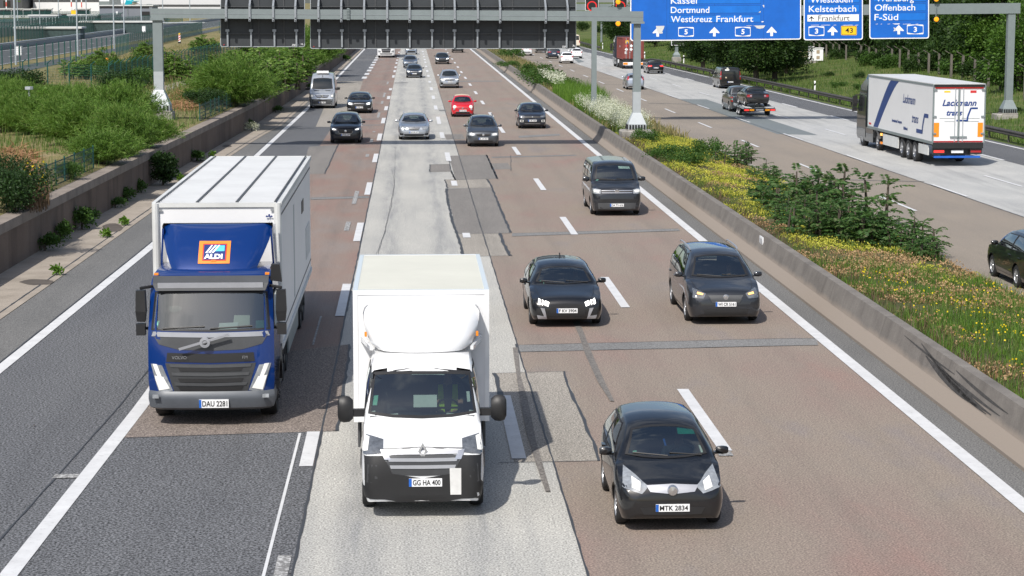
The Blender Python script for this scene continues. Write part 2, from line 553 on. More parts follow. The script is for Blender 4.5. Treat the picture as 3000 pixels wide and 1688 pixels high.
M['brown_far'] = road_mat('brown_far', [(0.3, (0.215, 0.187, 0.158)), (0.7, (0.26, 0.222, 0.18))], speck=0.25, streak=0.2, streak_col=(0.12, 0.11, 0.10), blot=0.3)
M['patch_grey'] = road_mat('patch_grey', [(0.3, (0.165, 0.156, 0.145)), (0.7, (0.205, 0.19, 0.175))], speck=0.45, streak=0.15)
M['patch_tan'] = road_mat('patch_tan', [(0.3, (0.26, 0.24, 0.21)), (0.7, (0.30, 0.275, 0.24))], speck=0.5, streak=0.25)
M['patch_dark'] = road_mat('patch_dark', [(0.3, (0.165, 0.165, 0.162)), (0.7, (0.205, 0.203, 0.198))], speck=0.35, streak=0.1)
M['patch_brown'] = road_mat('patch_brown', [(0.3, (0.175, 0.148, 0.13)), (0.7, (0.205, 0.172, 0.15))], speck=0.6, streak=0.1)
M['patch_blue'] = road_mat('patch_blue', [(0.3, (0.145, 0.165, 0.168)), (0.7, (0.17, 0.188, 0.19))], speck=0.15, streak=0.05)
M['tar'] = plain('tar_seam', (0.042, 0.045, 0.05), 0.6)
M['skid'] = road_mat('skid_mark', [(0.3, (0.14, 0.13, 0.12)), (0.7, (0.18, 0.165, 0.15))], speck=0.4)
M['mark'] = mark_mat('road_marking_paint')
M['mark_worn'] = mark_mat('worn_marking_paint', (0.50, 0.50, 0.49), 0.92, 0.42)
M['pavers'] = concrete_mat('paver_concrete', (0.27, 0.235, 0.195), (0.37, 0.325, 0.275), 0.25, scale=0.8)
M['wall'] = concrete_mat('retaining_wall_concrete', (0.125, 0.094, 0.076), (0.18, 0.138, 0.112), 0.8, joints=5.0, ss=.7, scale=0.5)
M['coping'] = concrete_mat('coping_concrete', (0.20, 0.17, 0.145), (0.29, 0.25, 0.215), 0.5, joints=5.0)
M['barrier'] = concrete_mat('barrier_concrete', (0.145, 0.132, 0.120), (0.215, 0.198, 0.178), 0.5, joints=6.0, band=(0.48, (0.275, 0.235, 0.198)))
M['block'] = concrete_mat('base_block_concrete', (0.25, 0.235, 0.215), (0.36, 0.34, 0.315), 0.6)
M['soil'] = ground_mat('mossy_soil', [(0.3, (0.045, 0.062, 0.022)), (0.5, (0.075, 0.085, 0.035)), (0.7, (0.15, 0.115, 0.065))])
M['grass_ground'] = ground_mat('grass_ground', [(0.3, (0.055, 0.085, 0.022)), (0.5, (0.085, 0.115, 0.032)), (0.7, (0.17, 0.155, 0.07))], 0.25)
M['dry_ground'] = ground_mat('dry_grass_ground', [(0.3, (0.13, 0.13, 0.05)), (0.5, (0.20, 0.175, 0.08)), (0.7, (0.27, 0.215, 0.125))], 0.25)
M['path'] = ground_mat('gravel_path', [(0.3, (0.31, 0.275, 0.235)), (0.7, (0.37, 0.33, 0.285))], 0.6)
M['galv'] = plain('galvanised_grey_steel', (0.20, 0.235, 0.24), 0.5, 0.15, 0.06)
M['galv_light'] = plain('light_grey_steel', (0.38, 0.41, 0.43), 0.5, 0.1, 0.05)
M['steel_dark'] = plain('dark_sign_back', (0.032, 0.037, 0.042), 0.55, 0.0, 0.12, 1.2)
M['steel_mid'] = plain('grey_clamp_steel', (0.29, 0.315, 0.34), 0.45, 0.3, 0.1)
M['rail_dark'] = plain('weathered_guardrail', (0.085, 0.078, 0.068), 0.6, 0.3, 0.25)
M['sign_blue'] = plain('retroreflective_blue', (0.003, 0.115, 0.50), 0.5, 0, 0.10, 1.0)
M['sign_blue2'] = plain('newer_blue_strip', (0.005, 0.15, 0.58), 0.45, 0, 0.10, 1.5)
M['sign_white'] = plain('sign_white', (0.80, 0.81, 0.82), 0.5, 0, 0.04)
M['sign_yellow'] = plain('sign_yellow', (0.86, 0.52, 0.01), 0.5, 0, 0.04)
M['sign_black'] = plain('sign_black', (0.015, 0.015, 0.015), 0.5)
M['sign_red'] = plain('sign_red', (0.55, 0.03, 0.03), 0.5)
M['peel'] = plain('peeled_sheeting', (0.58, 0.58, 0.57), 0.8, 0, 0.1, 6)
M['amber'] = emit_mat('amber_lamp', (1.0, 0.36, 0.01), 0.35, (0.85, 0.33, 0.01))
M['amber_off'] = plain('amber_lens', (0.80, 0.25, 0.02), 0.25)
M['tyre'] = plain('tyre_rubber', (0.018, 0.018, 0.019), 0.8)
M['rim'] = plain('alloy_rim', (0.42, 0.43, 0.45), 0.35, 0.6)
M['rim_dark'] = plain('dark_rim', (0.06, 0.062, 0.066), 0.4, 0.4)
M['black'] = plain('black_plastic', (0.014, 0.014, 0.015), 0.5)
M['grey_plastic'] = plain('grey_plastic', (0.055, 0.058, 0.062), 0.55)
M['bumper_grey'] = plain('painted_grey_bumper', (0.085, 0.095, 0.11), 0.45, 0.1, 0.1)
M['chrome'] = plain('chrome_trim', (0.62, 0.63, 0.65), 0.18, 0.9, 0.04)
M['silver'] = plain('silver_trim', (0.40, 0.41, 0.44), 0.35, 0.5, 0.06)
M['glass'] = glass_mat('window_glass')
M['glass_dark'] = plain('dark_window_glass', (0.012, 0.016, 0.018), 0.04, 0, 0.1, spec=0.9)
M['lens'] = plain('headlight_lens', (0.30, 0.32, 0.34), 0.08, 0.25, 0.35, 9, coat=1.0)
M['grey_lens'] = plain('dark_headlight_lens', (0.13, 0.14, 0.155), 0.08, 0.25, 0.5, 9, coat=1.0)
M['lamp_on'] = emit_mat('lit_headlight', (1.0, 0.98, 0.93), 1.6)
M['lamp_soft'] = emit_mat('dim_running_light', (1.0, 0.97, 0.9), 0.22, (0.6, 0.6, 0.58))
M['lamp_orange'] = emit_mat('lit_indicator', (1.0, 0.45, 0.08), 1.2, (0.9, 0.5, 0.2))
M['tail'] = plain('tail_light_lens', (0.33, 0.012, 0.015), 0.15, 0, 0.2, coat=1.0)
M['tail_on'] = emit_mat('lit_tail_light', (1.0, 0.05, 0.04), 0.8, (0.5, 0.02, 0.02))
M['plate_white'] = plain('number_plate', (0.74, 0.75, 0.76), 0.4, 0, 0.03)
M['plate_blue'] = plain('number_plate_blue', (0.01, 0.10, 0.42), 0.4)
M['interior'] = plain('car_interior', (0.035, 0.036, 0.038), 0.8, 0, 0.25)
M['seat'] = plain('seat_fabric', (0.055, 0.056, 0.06), 0.9, 0, 0.2)
M['white_paint'] = paint((0.72, 0.73, 0.74), 0, 0.4)
M['cream'] = plain('cream_roof', (0.58, 0.575, 0.50), 0.6, 0, 0.05, 0.8)
M['box_white'] = plain('white_box_panel', (0.70, 0.705, 0.715), 0.45, 0, 0.03, 0.7)
M['roof_grey'] = plain('grey_white_roof', (0.55, 0.56, 0.55), 0.6, 0, 0.10, 1.2)
M['fence_green'] = plain('dark_green_steel', (0.012, 0.075, 0.064), 0.5)
M['fence_mesh'] = mesh_fence_mat('green_wire_mesh', (0.012, 0.08, 0.066), 0.12)
M['fence_mesh2'] = mesh_fence_mat('dense_green_wire_mesh', (0.008, 0.065, 0.056), 0.42)
M['skin'] = plain('skin', (0.45, 0.25, 0.18), 0.6)
M['hair'] = plain('dark_hair', (0.03, 0.022, 0.018), 0.7)
M['cloth_dark'] = plain('dark_clothing', (0.05, 0.055, 0.07), 0.9)
M['cloth_light'] = plain('light_clothing', (0.40, 0.42, 0.45), 0.9)
M['hivis'] = plain('hi_vis_yellow', (0.50, 0.75, 0.05), 0.8)
M['paper'] = plain('paper_sheet', (0.75, 0.78, 0.78), 0.7)
M['green_paper'] = plain('green_sticker', (0.25, 0.65, 0.52), 0.6)
M['roof_white'] = plain('ribbed_white_roof', (0.53, 0.54, 0.54), 0.55, 0, 0.08, 0.8)
M['logo_blue'] = plain('blue_underrun', (0.01, 0.10, 0.45), 0.5)
M['logo_navy2'] = plain('navy_vinyl', (0.012, 0.045, 0.19), 0.45)
M['container_red'] = plain('rust_red_container', (0.19, 0.042, 0.034), 0.6, 0, 0.18, 1.5)
M['container_brown'] = plain('container_brown', (0.13, 0.05, 0.03), 0.6)
M['old_post'] = concrete_mat('weathered_post_concrete', (0.11, 0.10, 0.085), (0.18, 0.165, 0.145), 0.4)
M['tan_plate'] = plain('tan_plate', (0.36, 0.29, 0.20), 0.7)
M['gloss_white'] = plain('gloss_white_fairing', (0.74, 0.75, 0.76), 0.4, 0, 0.02, coat=0.6)
M['service_asphalt'] = road_mat('service_asphalt', [(0.3, (0.075, 0.082, 0.085)), (0.7, (0.095, 0.10, 0.105))], speck=0.1, streak=0.1)
M['parapet'] = plain('grey_parapet', (0.22, 0.24, 0.26), .6, 0, .2, 8)
M['pole_grey'] = plain('pole_grey', (0.36, 0.41, 0.44), .5, .1, .06)
M['mast_red'] = plain('mast_red', (0.60, 0.10, 0.07), .6)
M['hangar'] = plain('hangar_cladding', (0.55, 0.56, 0.585), .7, 0, .03, .1)
M['util_grey'] = plain('grey_cladding', (0.17, 0.185, 0.215), .6, 0, .06, .2)
M['dark_mesh'] = plain('dark_green_frame', (0.03, 0.055, 0.055), .7, 0, .4, 2)
M['bus_red'] = plain('bus_red', (0.40, 0.03, 0.035), .5)
M['teal'] = plain('teal_paint', (0.0, 0.30, 0.38), .4)
M['apron'] = road_mat('apron', [(0.3, (0.06, 0.07, 0.07)), (0.7, (0.13, 0.14, 0.14))], speck=0.1, streak=0.1, blot=.08)
M['skid_black'] = plain('tyre_scuff', (0.05, 0.048, 0.046), 0.9, 0, .4, 6)
# ------------------------------------------------------------ the ground and the carriageways
YS = [18, 24, 30, 36, 42, 48, 54, 60, 68, 76, 84, 92, 100, 110, 118, 124, 130, 139, 148, 158, 173, 190, 210, 235, 265, 300, 350, 420, 500, 600, 750, 950]
L_A = [(18, -9.78), (47, -9.13), (71, -8.62), (110, -8.14), (165, -7.8), (350, -7.75), (950, -7.6)]
L_SE = [(18, -11.3), (60, -10.4), (83, -9.98), (110, -9.5), (118, -9.3), (128, -9.0), (139, -8.45), (173, -8.3), (350, -8.1), (950, -7.9)]
L_W = [(18, -13.3), (63, -12.28), (79, -11.88), (94, -11.5), (140, -10.25), (198, -9.5), (350, -8.95), (950, -8.5)]
L_B = [(18, -6.0), (30, -5.75), (44, -5.42), (100, -5.2), (191, -5.0), (255, -4.86), (950, -4.6)]
def const(x): return [(0, x), (1000, x)]
X_C, X_CB, X_D, X_DB, X_E, X_F = -1.92, -1.74, 1.87, 2.46, 5.64, 9.83
X_BAR = 10.55
R_L = [(18, 17.0), (80, 16.5), (200, 15.8), (300, 15.2), (950, 11.5)]
R_G = [(18, 19.9), (72, 19.54), (108, 19.26), (160, 18.98), (280, 18.4), (400, 17.7), (950, 13.5)]
R_HB = [(18, 23.6), (80, 22.94), (121, 22.65), (167, 22.05), (273, 21.1), (400, 20.0), (950, 15)]
R_H = [(y, x + 0.13) for y, x in R_HB]
R_I = [(18, 27.6), (96, 26.6), (130, 26.15), (170, 25.6), (273, 24.5), (400, 23.2), (950, 18)]
R_J = [(18, 31.5), (116, 29.95), (147, 29.5), (168, 29.15), (273, 27.8), (400, 26.6), (950, 21)]
R_K = [(18, 35.6), (60, 34.4), (117, 33.35), (155, 32.4), (190, 31.95), (270, 30.6), (350, 29.5), (950, 24)]
R_E = [(y, x + 0.55) for y, x in R_K]
def strip(name, a, b, z, mat, kind='structure', ys=YS, y0=None, y1=None, label=None):
 mb = MB()
 yy = [y for y in ys if (y0 is None or y > y0) and (y1 is None or y < y1)]
 if y0 is not None: yy = [y0] + yy
 if y1 is not None: yy = yy + [y1]
 rows = [[(interp(a, y), y, z), (interp(b, y), y, z)] for y in yy]
 mb.grid(rows)
 o = mb.build(name, mat)
 return tag(o, kind=kind)
strip('slip_lane_road', L_SE, L_B, 0.0, M['asphalt_dark'])
strip('first_lane_road', L_B, const(X_CB), 0.0, M['asphalt_red'])
strip('second_lane_road', const(X_CB), const(X_DB), 0.0, M['concrete_lane'])
strip('passing_lanes_road', const(X_DB), const(X_F + 0.16), 0.0, M['asphalt_brown'])
strip('shoulder_road', const(X_F + 0.16), const(X_BAR + 0.05), 0.0, M['asphalt_shoulder'])
strip('drain_pavement', L_W, L_SE, 0.02, M['pavers'])
off = lambda t, d: [(y, x + d) for y, x in t]
strip('verge_shoulder_road', L_SE, off(L_A, -0.2), 0.006, M['asphalt_shoulder'])
strip('far_passing_lanes_road', R_L, R_HB, 0.0, M['brown_far'])
strip('far_concrete_lanes_road', R_HB, R_J, 0.0, M['concrete_far'])
strip('far_shoulder_road', R_J, R_E, 0.0, M['asphalt_dark'])
mb = MB()
xs = [-3000, -900, -400, -200, -120, -90, -66, -50, -36, -26, -22, -20, -18, -16, -14.4, -13.4]
def gz_left(x, y):
 w = interp(L_W, y)
 d = w - x
 return interp([(0, 1.42), (2.0, 1.75), (3.6, 1.72), (6.5, 1.35), (8.5, 1.15), (11, 1.1), (40, 1.15), (3000, 1.2)], d)
rows = []
for y in YS + [1300, 2000, 4500]:
 w = interp(L_W, y)
 xr = [-4200, -1500, -500, -200, -100, -75, -60, -48, -40, -34, -28] + [w - d for d in (13, 11, 9.5, 8, 6.8, 5.5, 4.4, 3.2, 2.2, 1.2, 0.35)]
 rows.append([(x, y, gz_left(x, y)) for x in xr])
mb.grid(rows)
tag(mb.build('bank_ground', M['dry_ground'], smooth=True), kind='structure')
mb = MB()
def gz_right(x, y):
 d = x - interp(R_E, y)
 return interp([(0, 0.0), (0.5, 0.03), (2, 0.08), (6, 0.16), (10, 0.55), (15, 1.15), (24, 1.9), (60, 3.0), (4000, 3.2)], d)
rows = []
for y in YS + [1300, 2000, 4500]:
 e = interp(R_E, y)
 rows.append([(e + d, y, gz_right(e + d, y) - (0.0 if d > 0.1 else 0.004)) for d in (0, 0.6, 1.4, 2.5, 4, 6, 8, 10, 12, 14, 16, 20, 26, 40, 80, 300, 1200, 4000)])
mb.grid(rows)
tag(mb.build('embankment_ground', M['grass_ground'], smooth=True), kind='structure')
mb = MB()
def gz_med(x, y):
 t = (x - 11.15) / max(0.5, interp(R_L, y) - 11.15)
 return lerp(0.62, 0.03, max(0, min(1, t)) ** 1.5)
rows = []
for y in YS + [1300, 2000]:
 rows.append([(lerp(11.1, interp(R_L, y) + 0.02, t), y, gz_med(lerp(11.1, interp(R_L, y), t), y)) for t in (0, .15, .3, .45, .6, .75, .9, 1)])
mb.grid(rows)
tag(mb.build('median_ground', M['soil'], smooth=True), kind='structure')
mb = MB()
mb.grid([[(-4500, 10, -0.6), (4500, 10, -0.6)], [(-4500, 5500, -0.6), (4500, 5500, -0.6)]])
tag(mb.build('ground', M['dry_ground']), kind='structure')
mb = MB()
mb.grid([[(-14, 4, -0.02), (40, 4, -0.02)], [(-14, 18.2, -0.02), (40, 18.2, -0.02)]])
tag(mb.build('near_road', M['asphalt_shoulder']), kind='structure')
# ------------------------------------------------------------ patches, seams
def flat_poly(mb, pts, z):
 ps = [G(x, y, z) for x, y in pts]
 mb.add(ps, [tuple(range(len(ps)))])
def patch_obj(name, polys, z, mat):
 mb = MB()
 for p in polys: flat_poly(mb, p, z)
 o = mb.build(name, mat)
 for f in o.data.polygons: pass
 bm = bmesh.new(); bm.from_mesh(o.data)
 for f in bm.faces:
  if f.normal.z < 0: f.normal_flip()
 bm.to_mesh(o.data); bm.free()
 return tag(o, kind='structure')
strip('first_lane_patch_road', off(L_B, 0.1), const(X_CB - 0.02), 0.004, M['asphalt_dark'], y0=18, y1=40.4)
patch_obj('brown_patch_road', [[(468, 1070), (1025, 1009), (988, 1262), (352, 1283)]], 0.008, M['patch_brown'])
patch_obj('tan_patch_road', [
 [(983, 238), (1063, 238), (1020, 372), (925, 372)],
 [(1303, 526), (1428, 525), (1440, 549.5), (1311, 551)],
 [(1340, 685.5), (1463, 683), (1494, 749), (1357, 751)],
 [(1449, 1093), (1650, 1087.5), (1697, 1190), (1757, 1348.6), (1507, 1354), (1469, 1163)],
], 0.004, M['patch_tan'])
patch_obj('grey_patch_road', [
 [(1315, 457), (1425.5, 454), (1457, 523.4), (1335, 527)],
 [(1259.5, 482), (1318, 480.5), (1322, 503), (1259.5, 504.5)],
 [(1434, 479.5), (1487, 477.5), (1500, 495), (1441, 497)],
 [(1307.5, 552.5), (1438.5, 549.5), (1497, 683.5), (1338, 685.5)],
 [(905, 430), (989, 425), (951, 509), (880, 511)],
 [(1302, 394), (1355, 393), (1362, 408), (1308, 409)],
], 0.0045, M['patch_grey'])
patch_obj('repair_strip_road', [
 [(910, 578.7), (1082, 574), (1080.5, 580), (910, 584.8)],
 [(1519, 1010.6), (2250, 992.6), (2392, 991), (2397, 1011), (2250, 1013.8), (1521, 1031)],
 [(1500, 683.5), (1986, 669.8), (1992, 676.2), (1500, 692.2)],
 [(1440, 459.5), (1686, 453.5), (1689, 456.4), (1440, 462.6)],
 [(1155, 242.2), (1195, 241), (1195, 243.6), (1155, 244.6)],
 [(1040, 175), (1128, 174.8), (1128, 176.6), (1040, 176.8)],
 [(1285, 321.6), (1306, 321.2), (1307, 325.4), (1287, 326)],
 [(1345, 238), (1470, 236.5), (1471, 238.6), (1346, 240)],
 [(1060, 349), (1132, 347.5), (1132, 349.4), (1060, 351)],
 [(1055, 366), (1120, 365), (1120, 367), (1055, 368)],
 [(1520, 398), (1640, 392), (1641, 397), (1520, 404)],
], 0.0085, M['patch_dark'])
patch_obj('blue_patch_road', [[(1992, 290.6), (2070, 291), (2080, 295), (2235, 344.6), (2396, 396), (2277, 392.7)],
                              [(1680, 172), (1692, 171.6), (1712, 181), (1695, 184)]], 0.0045, M['patch_blue'])
rng = random.Random(5)
def seam(mb, pts, w, z=0.0125, wob=0.02, px=True):
 ps = [G(x, y, z) for x, y in pts] if px else [Vector((x, y, z)) for x, y in pts]
 out = []
 for a, b in zip(ps, ps[1:]):
  n = max(2, int((b - a).length / 0.5))
  for k in range(n): out.append(a.lerp(b, k / n))
 out.append(ps[-1])
 rows = []
 for i, p in enumerate(out):
  t = (out[min(i + 1, len(out) - 1)] - out[max(i - 1, 0)])
  s = Vector((-t.y, t.x, 0)).normalized()
  ww = w * rng.uniform(0.6, 1.3)
  d = rng.uniform(-wob, wob)
  rows.append([p + s * (ww / 2 + d), p - s * (ww / 2 - d)])
 mb.grid(rows)
mb = MB()
for pts, w in (
 ([(1315, 457), (1425.5, 454), (1457, 523.4), (1335, 527), (1320, 497), (1315, 457)], 0.05),
 ([(1425, 454), (1457, 523.4)], 0.09), ([(1322, 503), (1335, 527)], 0.09),
 ([(1259.5, 482), (1259.5, 504.5)], 0.06), ([(1259.5, 482), (1318, 480.5)], 0.035),
 ([(1307.5, 552.5), (1312, 590), (1326, 650), (1338, 685.5), (1348, 712), (1357, 751)], 0.10),
 ([(1303, 526), (1311, 551)], 0.06), ([(1303, 526), (1428, 525)], 0.03), ([(1307.5, 552.5), (1438.5, 549.5)], 0.03),
 ([(1428, 525), (1441, 549), (1470, 620), (1497, 681)], 0.09), ([(1338, 685.5), (1497, 683)], 0.04),
 ([(1463, 683), (1480, 722), (1494, 749)], 0.12), ([(1357, 751), (1494, 749)], 0.035),
 ([(1449, 1093), (1458, 1120), (1469, 1163)], 0.10), ([(1449, 1093), (1660, 1087.5)], 0.025),
 ([(1650, 1087.5), (1668, 1140), (1697, 1200), (1722, 1260), (1745, 1310), (1757, 1348.6)], 0.065),
 ([(1507, 1354), (1757, 1348.6)], 0.03), ([(1507, 1354), (1460, 1355)], 0.03),
 ([(352, 1283), (988, 1262)], 0.02), ([(1025, 1009), (1017, 1080), (1003, 1160), (988, 1262)], 0.06), ([(870, 1013.5), (1025, 1009)], 0.02),
 ([(910, 578.7), (1082, 574)], 0.03), ([(910, 584.8), (1081, 580)], 0.03),
 ([(1519, 1010.6), (2250, 992.6), (2392, 991)], 0.02), ([(1521, 1031), (2250, 1013.8), (2397, 1011)], 0.02), ([(1513, 1008), (1522, 1032)], 0.06),
 ([(1500, 683.5), (1986, 669.8)], 0.02), ([(1500, 692.2), (1992, 676.2)], 0.025),
 ([(1496, 455), (1497, 500)], 0.0301), ([(992, 420), (951, 509)], 0.06),
 ([(1440, 459.5), (1686, 453.5)], 0.03), ([(1060, 349), (1132, 347.5)], 0.05), ([(1020, 240), (1100, 238)], 0.05), ([(1085, 197), (1160, 196)], 0.06), ([(1075, 219), (1165, 218)], 0.06),
 ([(1150, 500), (1156, 540), (1144, 600), (1128, 680), (1098, 758)], 0.010), ([(1158, 430), (1156, 545), (1147, 600), (1131, 660), (1106, 755)], 0.010),
): seam(mb, pts, w)
seam(mb, [(X_CB, 24), (X_CB, 60), (X_CB, 120), (X_CB, 170)], 0.045, 0.0122, 0.01, False)
seam(mb, [(X_DB, 24), (X_DB, 60), (X_DB, 120), (X_DB, 200)], 0.035, 0.0122, 0.01, False)
seam(mb, [(interp(L_B, y) - 0.42 - (0.01 * (45 - y) if y < 45 else 0), y) for y in (26, 30, 34, 38, 42, 48, 55)], 0.03, 0.0122, 0.008, False)
seam(mb, [(interp(L_A, y) - 0.19, y) for y in YS if y < 150], 0.035, 0.0122, 0.008, False)
seam(mb, [(interp(R_HB, y), y) for y in YS if y < 300], 0.05, 0.0122, 0.01, False)
tag(mb.build('tar_seam_road', M['tar']), kind='structure')
mb = MB()
for (xa, ya), (xb, yb), w in (((2180, 519), (2708, 532), 0.35), ((1900, 302), (2060, 306), 0.5), ((1720, 246), (1840, 247.5), 0.5), ((1660, 228), (1790, 229), 0.4), ((1540, 177), (1640, 178), 0.6), ((1985, 343), (2030, 345), 0.2)):
 seam(mb, [(xa, ya), (xb, yb)], w, 0.0122, 0.01)
for xa, ya, xb, yb in ((2332, 568, 2420, 597), (1955, 322, 1990, 335), (2905, 708, 2960, 722)): seam(mb, [(xa, ya), (xb, yb)], 0.1, 0.0122, 0.01)
tag(mb.build('joint_seam_road', M['patch_grey']), kind='structure')
mb = MB()
flat_poly(mb, [(1677.6, 942), (1697, 940), (1722, 1004), (1745, 1060), (1772, 1118), (1800, 1175), (1788, 1175), (1752, 1120), (1715, 1040), (1697, 985)], 0.016)
flat_poly(mb, [(1502, 1018), (1517, 1018), (1525, 1100), (1546, 1170), (1570, 1290), (1590, 1360), (1613, 1440), (1598, 1440), (1570, 1360), (1540, 1260), (1517, 1130)], 0.016)
tag(mb.build('skid_mark_road', M['skid'], fix=False), kind='structure')
# ------------------------------------------------------------ painted lines
mk = MB(); wk = MB()
def line_strip(tab, w, z=0.016, y0=18, y1=900, m=None):
 yy = [y0] + [y for y in YS if y0 < y < y1] + [y1]
 (m or mk).grid([[(interp(tab, y) - w / 2, y, z), (interp(tab, y) + w / 2, y, z)] for y in yy])
def dash(tab, y0, y1, w, z=0.016, m=None, dx=0.0):
 (m or mk).add([(interp(tab, y0) - w / 2 + dx, y0, z), (interp(tab, y0) + w / 2 + dx, y0, z), (interp(tab, y1) + w / 2 + dx, y1, z), (interp(tab, y1) - w / 2 + dx, y1, z)], [(0, 1, 2, 3)])
def py2d(y): return G(1204, y, 0).y
line_strip(L_A, 0.28)
line_strip(L_B, 0.27, y1=50)
line_strip(const(X_F), 0.30)
line_strip(R_K, 0.22)
E0 = [(1331.8, 1148.6), (906.4, 816.8), (690.8, 638.9), (559.7, 525.4), (455.5, 432.2)]
for a, b in E0: dash(const(X_E), py2d(a), py2d(b), 0.24)
y = py2d(432.2) + 12.6
while y < 700:
 dash(const(X_E), y, y + 6, 0.24); y += 18
for a, b in ((1349, 1163), (545.5, 531), (473, 448), (698, 684.5)): dash(const(X_D), py2d(a), py2d(b), 0.26)
for a, b in ((406, 389), (364, 343), (322, 310), (265, 256), (291, 281), (243, 238), (226, 220.5), (211.5, 206), (197, 193), (185, 181), (176.5, 173), (168, 165), (160, 157.5), (153, 150)):
 dash(const(X_D - 0.05), py2d(a), py2d(b), 0.26)
for a, b in ((1365, 1264), (926, 832), (707, 653), (571, 535), (476, 451)): dash(const(X_C + .03), py2d(a), py2d(b), 0.24)
for a, b in ((412, 392), (362, 346), (323.5, 312), (291, 282), (265, 259), (228, 221), (212, 206), (200, 195), (187.5, 183), (178, 175), (170, 167), (162, 159.5), (155, 152)):
 dash(const(X_C), py2d(a), py2d(b), 0.26)
y = 150.0
for a in (228.5, 217.5, 207.5, 199, 191, 183.5, 176.5, 170.2, 164.8, 159.8, 155): dash(L_B, py2d(a) - 2.2, py2d(a) + 3.6, 0.5)
for a, b in ((388, 385), (418, 408), (460, 452), (345, 330), (305, 296), (285, 272), (247, 240), (598, 560), (676, 650)): dash(const(X_C - 0.42), py2d(a), py2d(b), 0.18, m=wk)
dash(const(X_C - 0.45), py2d(1010), py2d(926), 0.05, m=wk); dash(const(X_C - 0.22), py2d(1700), py2d(1268), 0.05, m=mk)
dash(const(X_C + .02), py2d(1690), py2d(1625), 0.2, m=wk)
dash(const(X_E - 0.05), py2d(1347), py2d(1335), 0.26, m=wk); 
dash(off(L_B, -0.35), py2d(1392), py2d(1381), 0.42, m=wk)
def right_dashes(tab, yref, w, L=6.0, P=18.0, a=60, b=700):
 y = yref - P * 30
 while y < b:
  if y > a: dash(tab, y, y + L, w)
  y += P
right_dashes(R_G, G(2759, 573).y - 6.5, 0.15)
right_dashes(R_H, G(2545, 480).y, 0.14)
right_dashes(R_I, G(2998, 548).y, 0.16)
right_dashes(R_J, G(2486, 353.7).y, 0.22)
tag(mk.build('road_marking', M['mark']), kind='structure')
tag(wk.build('worn_marking_road', M['mark_worn']), kind='structure')
mb = MB()
seam(mb, [(interp(L_SE, y) - 0.26, y) for y in YS if y < 300], 0.05, 0.026, 0.006, False)
tag(mb.build('drain_slot_pavement', M['tar']), kind='structure')
mb = MB()
for cx, cy, rx, ry in ((330, 668, 34, 13), (585, 473, 22, 5), (548, 511, 22, 4), (540, 522, 18, 5), (665, 428, 14, 4), (110, 826, 50, 9), (100, 1246, 3, 2)):
 flat_poly(mb, [(cx + rx * math.cos(t / 14 * 2 * PI) * rng.uniform(.8, 1.1), cy + ry * math.sin(t / 14 * 2 * PI) * rng.uniform(.8, 1.1)) for t in range(14)], 0.027)
tag(mb.build('damp_patch_pavement', plain('damp_silt', (0.09, 0.075, 0.062), 0.75, 0, 0.3, 2)), kind='structure')
# ------------------------------------------------------------ walls and barriers
def sweep(mb, tab, prof, ys, cap=True):
 rs = [[(interp(tab, y) + dx, y, z) for dx, z in prof] for y in ys]
 mb.rings(rs, cap)
WALL_YS = [y for y in YS if y <= 600]
wall = thing('retaining_wall', 'long stained brown concrete retaining wall below the planted bank', 'wall', (0, 0, 0))
mb = MB(); sweep(mb, L_W, [(0.0, -0.2), (0.02, 1.22), (-0.42, 1.22), (-0.42, -0.2)], WALL_YS); mb.build('wall_face', M['wall'], wall)
mb = MB(); sweep(mb, L_W, [(0.07, 1.20), (0.07, 1.50), (-0.46, 1.52), (-0.46, 1.222), (0.02, 1.222)], WALL_YS); mb.build('coping', M['coping'], wall)
bar = MB()
BP = [(0.0, -0.1), (0.0, 0.07), (0.20, 0.34), (0.36, 0.86), (0.60, 0.86), (0.70, 0.3), (0.74, -0.1)]
sweep(bar, const(X_BAR), BP, WALL_YS)
bo = bar.build('concrete_barrier', M['barrier'])
tag(bo, 'long grey concrete safety barrier along the planted median strip', 'barrier')
mb = MB()
sweep(mb, R_L, [(-0.28, -0.1), (-0.28, 0.30), (-0.12, 0.30), (-0.10, -0.1)], [99, 104, 110, 118])
tag(mb.build('kerb_wall', M['block']), 'short low concrete kerb wall between the median plants and the far lanes', 'kerb')
kp = thing('kilometre_plate', 'small white kilometre plate fixed on the concrete barrier', 'sign', (X_BAR + 0.25, G(2500, 897).y, 0))
p0 = AT(2500, 896, 65.2)
yk = 65.2
kp.location = (X_BAR + 0.305, yk, 0.66)
kp.rotation_euler = (0, 0, -PI / 2)
mb = MB(); mb.box(-0.30, 0.30, -0.03, 0.0, -0.15, 0.15); mb.build('plate', M['sign_white'], kp)
mb = MB(); add_text(mb, '317,6', 0.22, (0, -0.034, 0)); mb.build('plate_lettering', M['sign_black'], kp)
sc_ = MB()
for y0, y1, za, zb, w in ((44.5, 38.5, .80, .42, .05), (43.6, 38.8, .70, .38, .035), (43.9, 39.5, .64, .40, .07), (42.6, 38, .60, .50, .03), (46, 41.5, .74, .66, .02), (41.5, 37.6, .74, .62, .03)):
 rows = []
 for k in range(13):
  t = k / 12; y = lerp(y0, y1, t); z = za + (zb - za) * (1 - (1 - t) ** 2); h = w * math.sin(PI * (.06 + .88 * t))
  rows.append([(X_BAR + .2 + .16 * (q - .34) / .52 - .006, y, q) for q in (z + h, z - h)])
 sc_.grid(rows)
sc_.build('tyre_scuff', M['skid_black'], bo)
